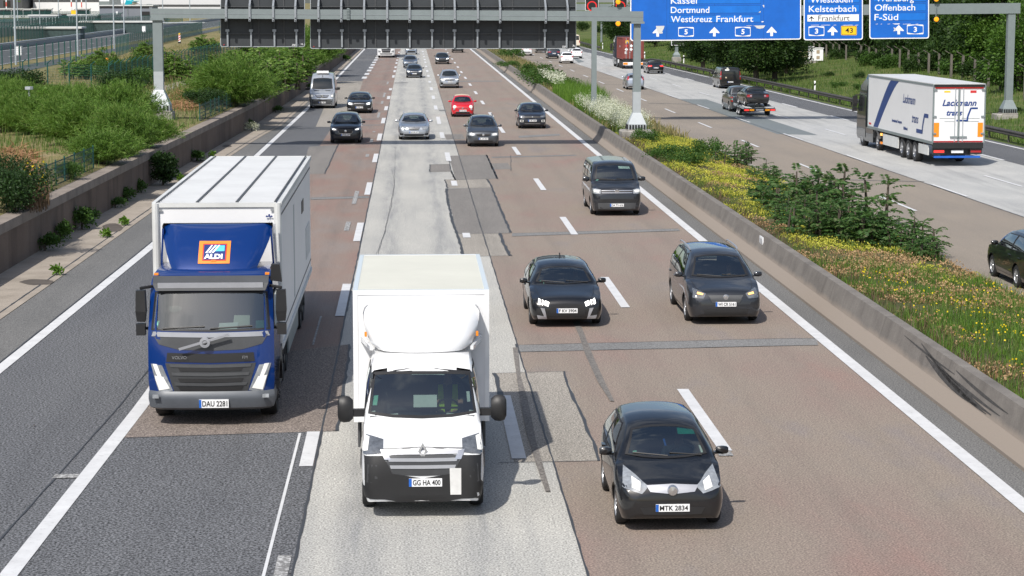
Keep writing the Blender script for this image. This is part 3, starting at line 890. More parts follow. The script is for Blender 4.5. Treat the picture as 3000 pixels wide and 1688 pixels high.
# ------------------------------------------------------------ sign gantries
YG1, YG2 = 115.5, 141.0
def fit_text(mb, s, x0, x1, base, cap, Y, bold=0.02, tilt=0.0, proud=0.0):
 """text between picture columns x0..x1 with its baseline at row base, on the upright plane y = Y"""
 vs, fs = text_mesh(s, 1.0, bold, 'LEFT')
 vx0 = min(v[0] for v in vs); vx1 = max(v[0] for v in vs)
 cv, _ = text_mesh('E', 1.0, bold, 'LEFT')
 cz0 = min(v[2] for v in cv); cz1 = max(v[2] for v in cv)
 a = AT(x0, base, Y); b = AT(x1, base, Y); c = AT(x0, base - cap, Y)
 sx = (b.x - a.x) / (vx1 - vx0); sz = (c.z - a.z) / (cz1 - cz0)
 mb.add([(a.x + (v[0] - vx0) * sx, Y - proud, a.z + (v[2] - cz0) * sz + tilt * (v[0] - vx0) * sx) for v in vs], fs)
def px_poly(mb, pts, Y, t=0.0):
 ps = [AT(x, y, Y) for x, y in pts]
 if t: mb.prism(ps, (0, t, 0))
 else: mb.add(ps, [tuple(range(len(ps)))])
def rrect(x0, x1, y0, y1, r, tilt=0.0, n=4):
 out = []
 for cx, cy, a in ((x1 - r, y1 - r, 0), (x0 + r, y1 - r, 90), (x0 + r, y0 + r, 180), (x1 - r, y0 + r, 270)):
  for k in range(n + 1):
   t = R(a + 90 * k / n)
   out.append((cx + r * math.cos(t), cy + r * math.sin(t) - tilt * (cx + r * math.cos(t) - x0)))
 return out
def flared_post(root, x, Y, z0, z1, w, zpaint=None, wtop=None, bolts=True, fw=1.2, fh=1.05):
 """square hollow post on a flared gusset foot with holding-down bolts"""
 wt = w if wtop is None else wtop
 def ring(h, z): return [(x - h, Y - h, z), (x + h, Y - h, z), (x + h, Y + h, z), (x - h, Y + h, z)]
 zp = zpaint if zpaint else z0 + fh
 mb = MB(); mb.rings([ring(w / 2, zp), ring(wt / 2, z1)]); mb.build('post', M['galv'], root)
 mb = MB()
 if zpaint: mb.rings([ring(w / 2, z0), ring(w / 2, zp)])
 g = fw / 2
 for s in (-1, 1):
  mb.add([(x + s * w / 2, Y - w / 2 - .02, z0 + fh), (x + s * w / 2, Y - w / 2 - 0.02, z0), (x + s * g, Y - w / 2 - .02, z0), (x + s * g, Y - w / 2 - .02, z0 + .28)], [(0, 1, 2, 3)])
 mb.rings([ring(g, z0 + 0.02), ring(g, z0 + 0.3), ring(w / 2 + 0.04, z0 + fh), ring(w / 2 + 0.01, z0 + fh + 0.06)])
 mb.build('flared_foot', M['galv_light'] if zpaint else M['galv'], root)
 mb = MB(); mb.box(x - g - .06, x + g + .06, Y - g - .06, Y + g + .06, z0 - 0.05, z0 + 0.018); mb.build('base_plate', M['block'], root)
 if bolts:
  for k in range(6):
   bx = lerp(x - g + .10, x + g - .10, k / 5)
   b = MB(); b.bar((bx, Y - g - .02, z0 + .02), (bx, Y - g - .02, z0 + .27), .055, .045, 8)
   b.build('anchor_bolt', M['black'], root)
  for k in range(3):
   by = lerp(Y - g + .12, Y + g - .12, k / 2)
   b = MB(); b.bar((x - g - .02, by, z0 + .02), (x - g - .02, by, z0 + .27), .055, .045, 8)
   b.build('anchor_bolt', M['black'], root)
def block(name, x, Y, w, d, z0, z1, label):
 mb = MB()
 c = 0.12
 def ring(sx, sy, z): return [(x - sx, Y - sy, z), (x + sx, Y - sy, z), (x + sx + .0, Y + sy, z), (x - sx, Y + sy, z)]
 mb.rings([ring(w / 2, d / 2, z0), ring(w / 2, d / 2, z1 - .06), ring(w / 2 - .07, d / 2 - .07, z1)])
 return tag(mb.build(name, M['block']), label, 'concrete base')
# --- gantry whose sign backs we see
g1 = thing('sign_gantry', 'grey steel sign gantry across the near lanes carrying dark sign backs', 'gantry', (0, YG1, 0))
g1.location = (0, 0, 0)
lx = AT(464, 160, YG1).x; rx = AT(1866, 160, YG1).x
bl = AT(442.5, 25, YG1); bl2 = AT(442.5, 53, YG1); br = AT(1883, 33.5, YG1); br2 = AT(1883, 63, YG1)
mb = MB()
hd = 0.32
mb.rings([[(bl.x, YG1 - hd, bl2.z), (bl.x, YG1 + hd, bl2.z), (bl.x, YG1 + hd, bl.z), (bl.x, YG1 - hd, bl.z)],
          [(br.x, YG1 - hd, br2.z), (br.x, YG1 + hd, br2.z), (br.x, YG1 + hd, br.z), (br.x, YG1 - hd, br.z)]])
for xx, zb in ((lx, bl2.z), (rx, br2.z)):
 mb.box(xx - .36, xx + .36, YG1 - .36, YG1 + .36, zb - 0.12, zb - 0.002)
mb.build('crossbeam', M['galv'], g1)
mb = MB()
for k in range(1): mb.beam((bl.x, YG1 - hd - .008, lerp(bl.z, bl2.z, .52)), (br.x, YG1 - hd - .008, lerp(br.z, br2.z, .52)), 0.012, 0.02)
mb.build('beam_seam', M['steel_mid'], g1)
flared_post(g1, lx, YG1, 2.2, bl2.z - .1, 0.50, AT(464, 209.6, YG1).z)
flared_post(g1, rx, YG1, AT(1860, 379, YG1).z, br2.z - .1, 0.42, AT(1860, 269, YG1).z, 0.36, fw=0.98, fh=0.85)
block('gantry_base_block', lx + .12, YG1, 1.25, 1.3, 1.0, 2.15, 'concrete block under the gantry post on the planted bank')
rz0 = AT(1860, 379, YG1).z - .05
block('gantry_base_block', rx + .02, YG1 + .2, 1.75, 1.7, -.1, rz0, 'wide concrete block under the two-tone gantry post in the median')
YP = YG1 + 0.55
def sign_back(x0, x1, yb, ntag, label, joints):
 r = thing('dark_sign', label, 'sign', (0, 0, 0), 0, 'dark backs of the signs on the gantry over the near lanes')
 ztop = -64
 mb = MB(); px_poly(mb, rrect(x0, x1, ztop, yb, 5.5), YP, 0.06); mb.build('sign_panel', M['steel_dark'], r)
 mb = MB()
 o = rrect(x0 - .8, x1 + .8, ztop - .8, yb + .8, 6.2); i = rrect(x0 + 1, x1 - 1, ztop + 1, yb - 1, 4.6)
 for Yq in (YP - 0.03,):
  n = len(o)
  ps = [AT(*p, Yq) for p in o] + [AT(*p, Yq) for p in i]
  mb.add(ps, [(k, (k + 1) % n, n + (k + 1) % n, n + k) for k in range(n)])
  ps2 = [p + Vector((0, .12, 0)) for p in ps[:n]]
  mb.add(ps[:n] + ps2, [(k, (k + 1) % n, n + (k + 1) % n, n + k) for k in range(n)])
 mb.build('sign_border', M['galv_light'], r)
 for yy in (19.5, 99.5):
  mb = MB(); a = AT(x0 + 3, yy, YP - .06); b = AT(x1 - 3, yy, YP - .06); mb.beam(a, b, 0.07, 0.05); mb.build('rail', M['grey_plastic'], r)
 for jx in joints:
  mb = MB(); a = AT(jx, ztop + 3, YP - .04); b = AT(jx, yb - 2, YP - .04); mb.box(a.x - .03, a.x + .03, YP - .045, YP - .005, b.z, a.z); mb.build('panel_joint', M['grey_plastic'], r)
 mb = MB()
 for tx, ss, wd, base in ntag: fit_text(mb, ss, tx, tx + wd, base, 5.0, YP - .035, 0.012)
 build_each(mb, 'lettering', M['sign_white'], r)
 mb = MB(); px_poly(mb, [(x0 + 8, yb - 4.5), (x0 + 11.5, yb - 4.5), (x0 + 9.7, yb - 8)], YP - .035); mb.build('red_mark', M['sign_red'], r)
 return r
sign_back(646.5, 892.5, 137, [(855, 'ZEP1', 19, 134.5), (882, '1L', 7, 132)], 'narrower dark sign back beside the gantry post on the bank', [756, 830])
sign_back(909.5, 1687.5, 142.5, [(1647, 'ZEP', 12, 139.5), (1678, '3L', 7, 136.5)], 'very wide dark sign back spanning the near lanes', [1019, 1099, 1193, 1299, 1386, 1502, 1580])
def z2x(v): return 750 + v / 3.4347
cl = [661.6, 731] + [z2x(v) for v in (172, 395, 627, 857, 1088, 1320, 1545, 1772, 2000, 2233, 2457)] + [1500 + v / 3.4347 for v in (340, 562)]
for cx in cl:
 c = thing('clamp_strut', 'grey strut clamping a sign back to the gantry crossbeam', 'strut', (0, 0, 0), 0, 'upright struts clamped to the gantry crossbeam')
 t = (cx - 442) / 1441
 ytop = lerp(25, 33.5, t); yb = lerp(53, 63, t)
 X = AT(cx, 40, YG1 - .4).x
 w = 0.055
 mb = MB(); zt = AT(cx, ytop - 30, YG1).z; z0 = AT(cx, yb + 8, YG1).z
 mb.box(X - w, X + w, YG1 - hd - .09, YG1 - hd - .012, z0, AT(cx, ytop - 8, YG1).z); mb.build('clamp_bar', M['steel_mid'], c)
 mb = MB(); X2 = X; mb.box(X2 - .05, X2 + .05, YP - .13, YP - .02, AT(cx, 88, YP).z, zt); mb.build('strut', M['steel_dark'], c)
 mb = MB(); mb.box(X2 - .045, X2 + .045, YP - .16, YP - .02, AT(cx, lerp(136.5, 142, t), YP).z, AT(cx, 88, YP).z)
 mb.box(X2 - .10, X2 + .10, YP - .19, YP - .05, AT(cx, 93, YP).z, AT(cx, 86, YP).z); mb.build('foot_rod', M['steel_mid'], c)
 mb = MB(); mb.beam((X, YG1 - hd - .05, AT(cx, ytop - 7, YG1).z), (X2, YP - .08, AT(cx, ytop - 34, YG1).z), .10, .10); mb.build('brace', M['steel_mid'], c)
 for dz in (.06, .20):
  mb = MB(); mb.bar((X, YG1 - hd - .12, z0 + dz), (X, YG1 - hd - .09, z0 + dz), .03, n=6); mb.build('bolt', M['black'], c)
cb = MB(); X = AT(z2x(930), 40, YG1).x
for k in range(8): cb.box(X - .08, X + .08, YG1 - hd - .10, YG1 - hd - .01, AT(0, 59 - k * 4.4, YG1).z, AT(0, 56.2 - k * 4.4, YG1).z)
cb.box(X - .05, X + .05, YG1 - hd - .06, YG1 - hd - .012, AT(0, 59, YG1).z, AT(0, 24, YG1).z)
tag(cb.build('rung_ladder', M['galv']), 'short ladder of rungs on the face of the gantry crossbeam', 'ladder')
# --- gantry with the blue direction signs
g2 = thing('sign_gantry', 'grey steel gantry carrying the blue direction signs over the far lanes', 'gantry', (0, 0, 0))
ax = AT(1740.5, 150, YG2).x; cx2 = AT(2964, 150, YG2).x
bz = (AT(1734, 22, YG2).z, AT(1734, 52, YG2).z, AT(2986, 9, YG2).z, AT(2986, 39.5, YG2).z)
xl, xr = AT(1733.5, 30, YG2).x, AT(2986, 20, YG2).x
mb = MB()
mb.rings([[(xl, YG2 - .3, bz[1]), (xl, YG2 + .3, bz[1]), (xl, YG2 + .3, bz[0]), (xl, YG2 - .3, bz[0])],
          [(xr, YG2 - .3, bz[3]), (xr, YG2 + .3, bz[3]), (xr, YG2 + .3, bz[2]), (xr, YG2 - .3, bz[2])]])
mb.build('crossbeam', M['galv'], g2)
flared_post(g2, ax, YG2, 0.55, bz[1] - .01, 0.34, None, 0.32, bolts=False, fw=.8, fh=.8)
rzb = AT(2950, 331, YG2).z
flared_post(g2, cx2 - .12, YG2, rzb, bz[3] - .01, 0.46, None, 0.48, fw=0.95, fh=.8)
block('gantry_base_block', cx2 - .3, YG2 + .1, 1.45, 1.3, -.2, rzb - .05, 'mossy concrete block in the grass beyond the guardrail under a gantry post')
YS2 = YG2 - 0.42
TL = -0.0093
def shield(white, blue, num, x0, x1, y0, y1, s, yq):
 px_poly(white, rrect(x0, x1, y0, y1, 2.5), yq)
 d = 1.6
 xm = (x0 + x1) / 2
 px_poly(blue, [(x0 + d, y0 + 5), (xm, y0 + 1.3), (x1 - d, y0 + 5), (x1 - d, y1 - 5), (xm, y1 - 1.3), (x0 + d, y1 - 5)], yq - .006)
 fit_text(num, s, xm - 4.8, xm + 4.8, y1 - 6.6, 14.8, YS2, 0.03, 0, .021)
def arrow(mb, cx, y0, y1, w, yq):
 h = y1 - y0
 px_poly(mb, [(cx, y0), (cx + w / 2, y0 + h * .58), (cx + w / 2 - 1.5, y0 + h * .66), (cx + 4, y0 + h * .60), (cx + 3.8, y1), (cx - 3.8, y1), (cx - 4, y0 + h * .60), (cx - w / 2 + 1.5, y0 + h * .66), (cx - w / 2, y0 + h * .58)], yq)
def blue_sign(label, x0, x1, ybl, seams, build):
 r = thing('direction_sign', label, 'road sign', (0, 0, 0), 0, 'blue direction signs on the far gantry')
 tilt = -TL
 top = -62
 mb = MB(); px_poly(mb, rrect(x0, x1, top, ybl, 7, tilt), YS2 + .002, 0.05); mb.build('white_border', M['sign_white'], r)
 mb = MB(); px_poly(mb, rrect(x0 + 3, x1 - 3, top + 3, ybl - 3.2, 5.5, tilt), YS2 - .004); mb.build('blue_face', M['sign_blue'], r)
 mb = MB(); px_poly(mb, rrect(x0 + 1, x1 - 1, top + 2, ybl - 1, 6, tilt), YS2 + .06, 0.03)
 mb.build('sign_back', M['steel_mid'], r)
 for k in range(2):
  mb = MB(); xx = lerp(x0, x1, .2 + .6 * k); a = AT(xx, top + 4, YS2); b = AT(xx, ybl - 6, YS2); mb.box(a.x - .06, a.x + .06, YS2 + .1, YS2 + .16, b.z, a.z); mb.build('support_rail', M['steel_mid'], r)
 parts = dict(strip=MB(), white=MB(), inner=MB(), text=MB(), dark=MB(), peel=MB(), seam=MB(), yellow=MB())
 for sx in seams: px_poly(parts['seam'], [(sx, top + 4), (sx + .7, top + 4), (sx + .7, ybl - 6), (sx, ybl - 6)], YS2 - .007)
 build(parts)
 for nm, key, mt in (('panel_seam', 'seam', 'seam_blue'), ('text_strip', 'strip', 'sign_blue2'), ('white_symbol', 'white', 'sign_white'), ('shield_face', 'inner', 'sign_blue'), ('lettering', 'text', 'sign_white'), ('dark_lettering', 'dark', 'sign_black'), ('peeled_patch', 'peel', 'peel'), ('yellow_plate', 'yellow', 'sign_yellow')):
  if parts[key].v: build_each(parts[key], nm, M[mt], r)
 return r
M['seam_blue'] = plain('seam_blue', (0.004, 0.06, 0.24), 0.5)
def boxrow(P, x0, x1, y0, y1, dy):
 px_poly(P['seam'], [(x0, y0), (x1, y0 + dy), (x1, y1 + dy), (x0, y1)], YS2 - .008)
 px_poly(P['strip'], [(x0 + .8, y0 + .9), (x1 - .8, y0 + dy + .9), (x1 - .8, y1 + dy - .9), (x0 + .8, y1 - .9)], YS2 - .011)
def s1(P):
 for y0, y1 in ((-8, 12.3), (17.5, 39.8), (45.3, 67)): boxrow(P, 1961, 2229, y0, y1, -1.6)
 q = .014
 for s, a, b, base in (('Kassel', 1965.2, 2041.6, 11.4), ('Dortmund', 1965.2, 2078, 38.6), ('Westkreuz', 1965.4, 2086, 65.6), ('Frankfurt', 2098.5, 2206.5, 64.8)):
  fit_text(P['text'], s, a, b, base, 18.2, YS2, 0.006, 0.006, q)
 for cx, dy in ((1926.8, .6), (2092.9, 0), (2260.6, -1)): arrow(P['white'], cx, 79.2 + dy, 107 + dy, 30.5, YS2 - .012)
 for x0, dy in ((1987, .4), (2153.5, -.3)): shield(P['white'], P['inner'], P['text'], x0, x0 + 45.7, 79.2 + dy, 107.2 + dy, '5', YS2 - .012)
 z = YS2 - .0135
 px_poly(P['peel'], [(1921.5, 76.2), (1947, 76), (1944.5, 84), (1940, 92), (1942, 96), (1937.5, 99), (1927, 97.5), (1924, 86)], z)
 px_poly(P['peel'], [(2207, 75.2), (2242, 74.6), (2237, 82.5), (2226, 84.7), (2217, 83), (2213, 78)], z)
 px_poly(P['peel'], [(2234, 15), (2239, 15), (2239, 23), (2236, 20)], z); px_poly(P['peel'], [(2221.5, 36.5), (2228.5, 32), (2228.5, 37)], z)
 px_poly(P['white'], [(2231, 62.5), (2237, 62.3), (2237, 65.2), (2231, 65.5)], z)
 px_poly(P['peel'], [(2184, 74.8), (2200, 74.7), (2206, 76), (2190, 75.8)], z)
def s2(P):
 for y0, y1 in ((-14, 9.6), (14.6, 37.3)): boxrow(P, 2366, 2517.5, y0, y1, -1.5)
 px_poly(P['seam'], [(2364.6, 43.4), (2517, 41.4), (2517, 63), (2364.6, 64.6)], YS2 - .008)
 px_poly(P['white'], [(2365.4, 43.9), (2516.3, 42), (2516.3, 61.8), (2365.4, 63.4)], YS2 - .012)
 fit_text(P['text'], 'Wiesbaden', 2373.5, 2497.5, 8.3, 18.2, YS2, 0.006, 0.009, .014)
 fit_text(P['text'], 'Kelsterbach', 2369.5, 2508, 35.8, 18.4, YS2, 0.006, 0.009, .014)
 fit_text(P['dark'], 'Frankfurt', 2397, 2489, 60.9, 15.2, YS2, 0.0, 0.007, .017)
 pz = YS2 - .016
 cx = 2377.5
 for pts in ([(cx - .9, 61), (cx - 1.1, 49), (cx, 46), (cx + 1.1, 49), (cx + .9, 61)], [(cx - 8.5, 57), (cx - 8.3, 55.2), (cx - .8, 49), (cx - .8, 53.4)], [(cx + 8.5, 57), (cx + 8.3, 55.2), (cx + .8, 49), (cx + .8, 53.4)], [(cx - 3, 61.3), (cx, 58.6), (cx + 3, 61.2)]):
  px_poly(P['dark'], pts, pz)
 shield(P['white'], P['inner'], P['text'], 2368.8, 2415, 77.4, 105.4, '3', YS2 - .012)
 arrow(P['white'], 2439.3, 76.8, 104, 30.5, YS2 - .012)
 px_poly(P['yellow'], rrect(2464, 2510.2, 76, 103.3, 3), YS2 - .010)
 o = rrect(2465.3, 2508.9, 77.3, 102, 2.5); px_poly(P['dark'], o, YS2 - .012)
 px_poly(P['yellow'], rrect(2466.2, 2508, 78.2, 101.1, 2), YS2 - .014)
 fit_text(P['dark'], '43', 2476, 2498.5, 96.6, 14.6, YS2, 0.01, 0, .020)
 for a, b in ((2376, 2399), (2405, 2432), (2442, 2450), (2470, 2498), (2505, 2514)): px_poly(P['white'], [(a, 73.6), (b, 73.0), (b, 74.2), (a, 74.6)], YS2 - .0121)
def s3(P):
 for y0, y1 in ((-17, 6), (11.3, 33.4), (38.4, 61)): boxrow(P, 2558.5, 2713, y0, y1, -1.4)
 fit_text(P['text'], 'Würzburg', 2566, 2677, 4.6, 18.2, YS2, 0.006, 0.009, .014)
 fit_text(P['text'], 'Offenbach', 2562.5, 2681, 31.8, 18.2, YS2, 0.006, 0.009, .014)
 fit_text(P['text'], 'F-Süd', 2561.6, 2631, 59.8, 18.2, YS2, 0.006, 0.009, .014)
 arrow(P['white'], 2633, 73.4, 101, 30.5, YS2 - .012)
 shield(P['white'], P['inner'], P['text'], 2657.2, 2705.4, 72.2, 100.5, '3', YS2 - .012)
 px_poly(P['peel'], [(2617, 80), (2622, 82), (2626, 86), (2624, 91), (2617, 92), (2621, 88)], YS2 - .0135)
 px_poly(P['white'], [(2614, 69.4), (2637, 68.8), (2634, 71.6), (2622, 72)], YS2 - .0121)
 for a, b in ((2565, 2572), (2580, 2584), (2600, 2608), (2645, 2668), (2682, 2690)): px_poly(P['white'], [(a, 70.6), (b, 70.0), (b, 71), (a, 71.4)], YS2 - .0121)
blue_sign('widest blue direction sign reading Kassel, Dortmund and Westkreuz Frankfurt', 1846.5, 2347, 120.6, [1953, 2093, 2237], s1)
blue_sign('blue direction sign reading Wiesbaden and Kelsterbach with a white airport strip', 2354.5, 2528, 118.4, [], s2)
blue_sign('blue direction sign reading Offenbach and F-Süd beside the tall gantry post', 2547, 2722, 114.7, [], s3)
def warn_lamp(px, ys, label):
 for k, (py, wh) in enumerate(zip(ys, label)):
  r = thing('warning_lamp', wh, 'lamp', (0, 0, 0), 0, 'round amber lamps on rods at the far gantry')
  a = AT(px, py, YG2 - .55)
  mb = MB(); mb.lathe([(0.0, -.05), (0.13, -.045), (.165, 0)], 'Y', 20, a); mb.build('amber_lens', M['amber'], r, True)
  mb = MB(); mb.lathe([(.165, .0), (.19, .0), (.19, .12), (0, .14)], 'Y', 20, a); mb.build('lamp_housing', M['black'], r, True)
  mb = MB(); mb.bar(a + Vector((0, .14, 0)), a + Vector((0, .14, .9 if k else .55)), .03, n=8); mb.build('rod', M['galv'], r)
warn_lamp(1811, (6, 69.5), ('upper amber lamp on the rod between the dark sign back and the blue signs', 'lower amber lamp on the rod between the dark sign back and the blue signs'))
warn_lamp(2743.5, (-2, 57), ('amber lamp above the crossbeam beside the Offenbach sign', 'amber lamp hanging below the crossbeam beside the Offenbach sign'))
# --- farther gantry arm with two dark speed displays
YG3 = 400.0
g3 = thing('sign_gantry', 'small farther gantry arm with two black speed displays above the far lanes', 'gantry', (0, 0, 0))
p = AT(1762.5, 60, YG3)
mb = MB(); mb.bar((p.x, YG3, 0), (p.x, YG3, AT(0, 20, YG3).z), .22, .17, 8); mb.build('post', M['galv'], g3)
mb = MB(); a = AT(1688, 21, YG3); b = AT(1850, 21, YG3); mb.box(a.x, b.x, YG3 - .25, YG3 + .25, AT(0, 31, YG3).z, AT(0, 12, YG3).z); mb.build('crossbeam', M['galv'], g3)
for x0, x1, lab in ((1715, 1753.5, 'black speed display with red ring above the container truck, whole in view'), (1798, 1837.5, 'black speed display with red ring partly behind the amber lamp rod')):
 r = thing('speed_display', lab, 'display', (0, 0, 0), 0, 'speed displays on the farther gantry')
 Yd = YG3 - .6
 mb = MB(); px_poly(mb, [(x0, -12), (x1, -12), (x1, 31), (x0, 31)], Yd + .01, .3); mb.build('display_border', M['sign_white'], r)
 mb = MB(); px_poly(mb, [(x0 + 1, -11), (x1 - 1, -11), (x1 - 1, 30), (x0 + 1, 30)], Yd); mb.build('display_face', M['black'], r)
 cx = (x0 + x1) / 2; mb = MB()
 n = 28
 o = [AT(cx + 14.5 * math.cos(2 * PI * k / n), 31 - 14.5 + 14.5 * math.sin(2 * PI * k / n) + 1.5, Yd - .02) for k in range(n)]
 i = [AT(cx + 11.3 * math.cos(2 * PI * k / n), 31 - 14.5 + 11.3 * math.sin(2 * PI * k / n) + 1.5, Yd - .02) for k in range(n)]
 mb.add(o + i, [(k, (k + 1) % n, n + (k + 1) % n, n + k) for k in range(n)])
 mb.build('red_ring', emit_mat('red_led', (1, .03, .04), .45, (.4, .02, .02)), r)
# --- squat post with a dark display in front of the wood
YV = 272.0
v = thing('verge_sign', 'grey flared post with a dark display box on the verge below the widest blue sign', 'sign', (0, 0, 0))
px0 = AT(1982, 150, YV)
flared_post(v, px0.x, YV, AT(0, 170, YV).z, AT(0, 132, YV).z, .38, None, bolts=False, fw=.85, fh=.6)
mb = MB(); px_poly(mb, [(1967, 96), (2001.5, 96), (2001.5, 133.5), (1967, 133.5)], YV - .3, .3); mb.build('display_border', M['sign_white'], v)
mb = MB(); px_poly(mb, [(1968.2, 97), (2000.3, 97), (2000.3, 132), (1968.2, 132)], YV - .31); mb.build('display_face', M['black'], v)
block('gantry_base_block', px0.x, YV, 1.1, 1.1, -.1, AT(0, 171, YV).z, 'low concrete block under the flared post with the dark display')
# ------------------------------------------------------------ guardrails and roadside posts on the far side
def guardrail(name, tab, y0, y1, label, drop0=False):
 r = thing(name, label, 'guardrail', (0, 0, 0))
 ys = [y0 + k * 4.0 for k in range(int((y1 - y0) / 4) + 1)]
 def dz(y): return -0.55 * max(0, 1 - (y1 - y) / 14.0) if drop0 else 0.0
 mb = MB()
 prof = [(-.06, .44), (-.11, .50), (-.11, .545), (-.03, .58), (-.03, .62), (-.11, .655), (-.11, .70), (-.06, .76), (-.05, .76), (-.02, .62), (-.02, .58), (-.05, .44)]
 mb.rings([[(interp(tab, y) + dx, y, z + dz(y)) for dx, z in prof] for y in ys])
 mb.build('beam', M['rail_dark'], r)
 mb = MB()
 mb.rings([[(interp(tab, y) + dx, y, z + dz(y)) for dx, z in ((.10, .48), (.16, .48), (.16, .74), (.10, .74))] for y in ys])
 mb.build('rear_beam', M['rail_dark'], r)
 for k, y in enumerate(ys[:100]):
  mb = MB(); x = interp(tab, y); mb.box(x - .0, x + .09, y - .05, y + .05, -.1, .70 + dz(y)); mb.box(x - .02, x + .12, y - .06, y + .06, .70 + dz(y), .735 + dz(y))
  mb.build('post', M['rail_dark'], r)
 return r
RG = [(18, 36.4), (117, 34.06), (125, 34.0), (159, 33.27), (194, 32.65), (230, 31.9), (275, 30.6), (340, 29.8), (395, 30.2)]
guardrail('guardrail', RG, 96, 284, 'long dark steel guardrail along the grassy verge beside the far lanes', True)
RG2 = [(330, 29.9), (345, 30.0), (395, 30.3), (560, 28.5)]
guardrail('guardrail', RG2, 338, 520, 'short farther guardrail end seen beside the red container truck')
for (px, py), lab in (((1765.5, 140), 'white delineator post beside the farther guardrail end'), ((1888.5, 168), 'white delineator post between the red container truck and the flared sign post'), ((2003, 181), 'white delineator post just past the flared sign post'),
    ((2211, 226), 'white delineator post near the black van on the verge'), ((2387, 264), 'white delineator post on the grass verge above the pickup trailer')):
 y = G(px, py, .3).y
 x = G(px, py, .3).x
 dp = thing('delineator_post', lab, 'post', (x, y, gz_right(x, y) - .05), 0, 'white delineator posts along the verge')
 mb = MB(); mb.rings([[(-.06, -.05, 0), (.06, -.05, 0), (.06, .06, 0), (-.06, .06, 0)], [(-.06, -.05, .98), (.06, -.05, .98), (.06, .06, 1.05), (-.06, .06, 1.05)]]); mb.build('post_body', M['sign_white'], dp)
 mb = MB(); mb.rings([[(-.065, -.055, .62), (.065, -.055, .70), (.065, .065, .70), (-.065, .065, .62)], [(-.065, -.055, .80), (.065, -.055, .88), (.065, .065, .88), (-.065, .065, .80)]]); mb.build('black_band', M['black'], dp)
# ------------------------------------------------------------ vehicles: body shell lofted from a side profile, details laid on its surface
class Shell:
 """front at y = 0, length along +y, origin on the road under the front bumper"""
 def __init__(s, sp):
  s.sp = sp
  L, W = sp['L'], sp['W']
  top, bot, belt = curve(sp['top']), curve(sp['bot']), curve(sp['belt'])
  wid, rfw = curve(sp['wid']), curve(sp['roof'])
  ax = sp['axles']; wr = sp['wr']
  s.wr = wr
  ra = wr + 0.055
  st = [0, .012, .03, .06, .1, .15]
  y = .22
  step = sp.get('step', .07)
  while y < L - .2:
   st.append(y); y += step
  st += [L - .15, L - .1, L - .06, L - .03, L - .012, L]
  rings = []
  for q in st:
   w2 = wid(q) * W / 2
   zb, zt = bot(q), top(q)
   bl = min(belt(q), zt - .015)
   zl = zb
   for a in ax:
    d = abs(q - a)
    if d < ra: zl = max(zl, wr + math.sqrt(ra * ra - d * d) * (0.98))
   zl = min(zl, bl - .03)
   rw = min(rfw(q) * W / 2, w2 * .97)
   half = [(0, zl), (w2 * .90, zl)]
   def side(z):
    h = (z - zb) / max(.05, bl - zb)
    return 1 - .075 * max(0, 1 - h / .5) ** 2 - .05 * max(0, (h - .5) / .5) ** 2
   for k in (.0, .10, .3, .5, .7, .86, 1.0):
    z = zl + k * (bl - zl)
    half.append((w2 * side(z), z))
   crown = min(.055 + .02 * min(1, (zt - bl)), .6 * (zt - bl))
   ze = zt - crown
   xb = w2 * .95
   bow = .035 * min(1, max(0, (ze - bl) / .4))
   for k in (.06, .3, .55, .8, .95):
    half.append((lerp(xb, rw, k ** 1.15) + bow * math.sin(PI * k), lerp(bl, ze, k)))
   for t in (0.03, .12, .3, .55, .8, 1.0):
    x = rw * (1 - t)
    half.append((x, ze + crown * (1 - (1 - t) ** 2.4)))
   full = [(x, q, z) for x, z in half] + [(-x, q, z) for x, z in half[-2:0:-1]]
   rings.append(full)
  s.mb = MB()
  s.mb.rings(rings)
  vs = [Vector(v) for v in s.mb.v]
  s.bvh = BVHTree.FromPolygons(vs, s.mb.f)
  s.top, s.belt = top, belt
  s.holes = []
 def hit(s, view, a, b):
  if view == 'F': o, d = Vector((a, -3, b)), Vector((0, 1, 0))
  elif view == 'B': o, d = Vector((a, s.sp['L'] + 3, b)), Vector((0, -1, 0))
  elif view == 'L': o, d = Vector((4, a, b)), Vector((-1, 0, 0))       # vehicle's own left (its +x side when seen head-on)
  elif view == 'R': o, d = Vector((-4, a, b)), Vector((1, 0, 0))
  else: o, d = Vector((a, b, 6)), Vector((0, 0, -1))
  p, n, i, dist = s.bvh.ray_cast(o, d)
  if p is None:
   p, n, i, dist = s.bvh.find_nearest(o + d * (3.2 if view in 'FB' else 3.2))
   if n is None: n = -d
  if n.dot(d) > 0: n = -n
  return p, n, d
def poly_at(pl, t):
 """point at fraction t of a polyline (by vertex index)"""
 n = len(pl) - 1
 f = min(max(t * n, 0), n)
 i = min(int(f), n - 1)
 u = f - i
 return (lerp(pl[i][0], pl[i + 1][0], u), lerp(pl[i][1], pl[i + 1][1], u))
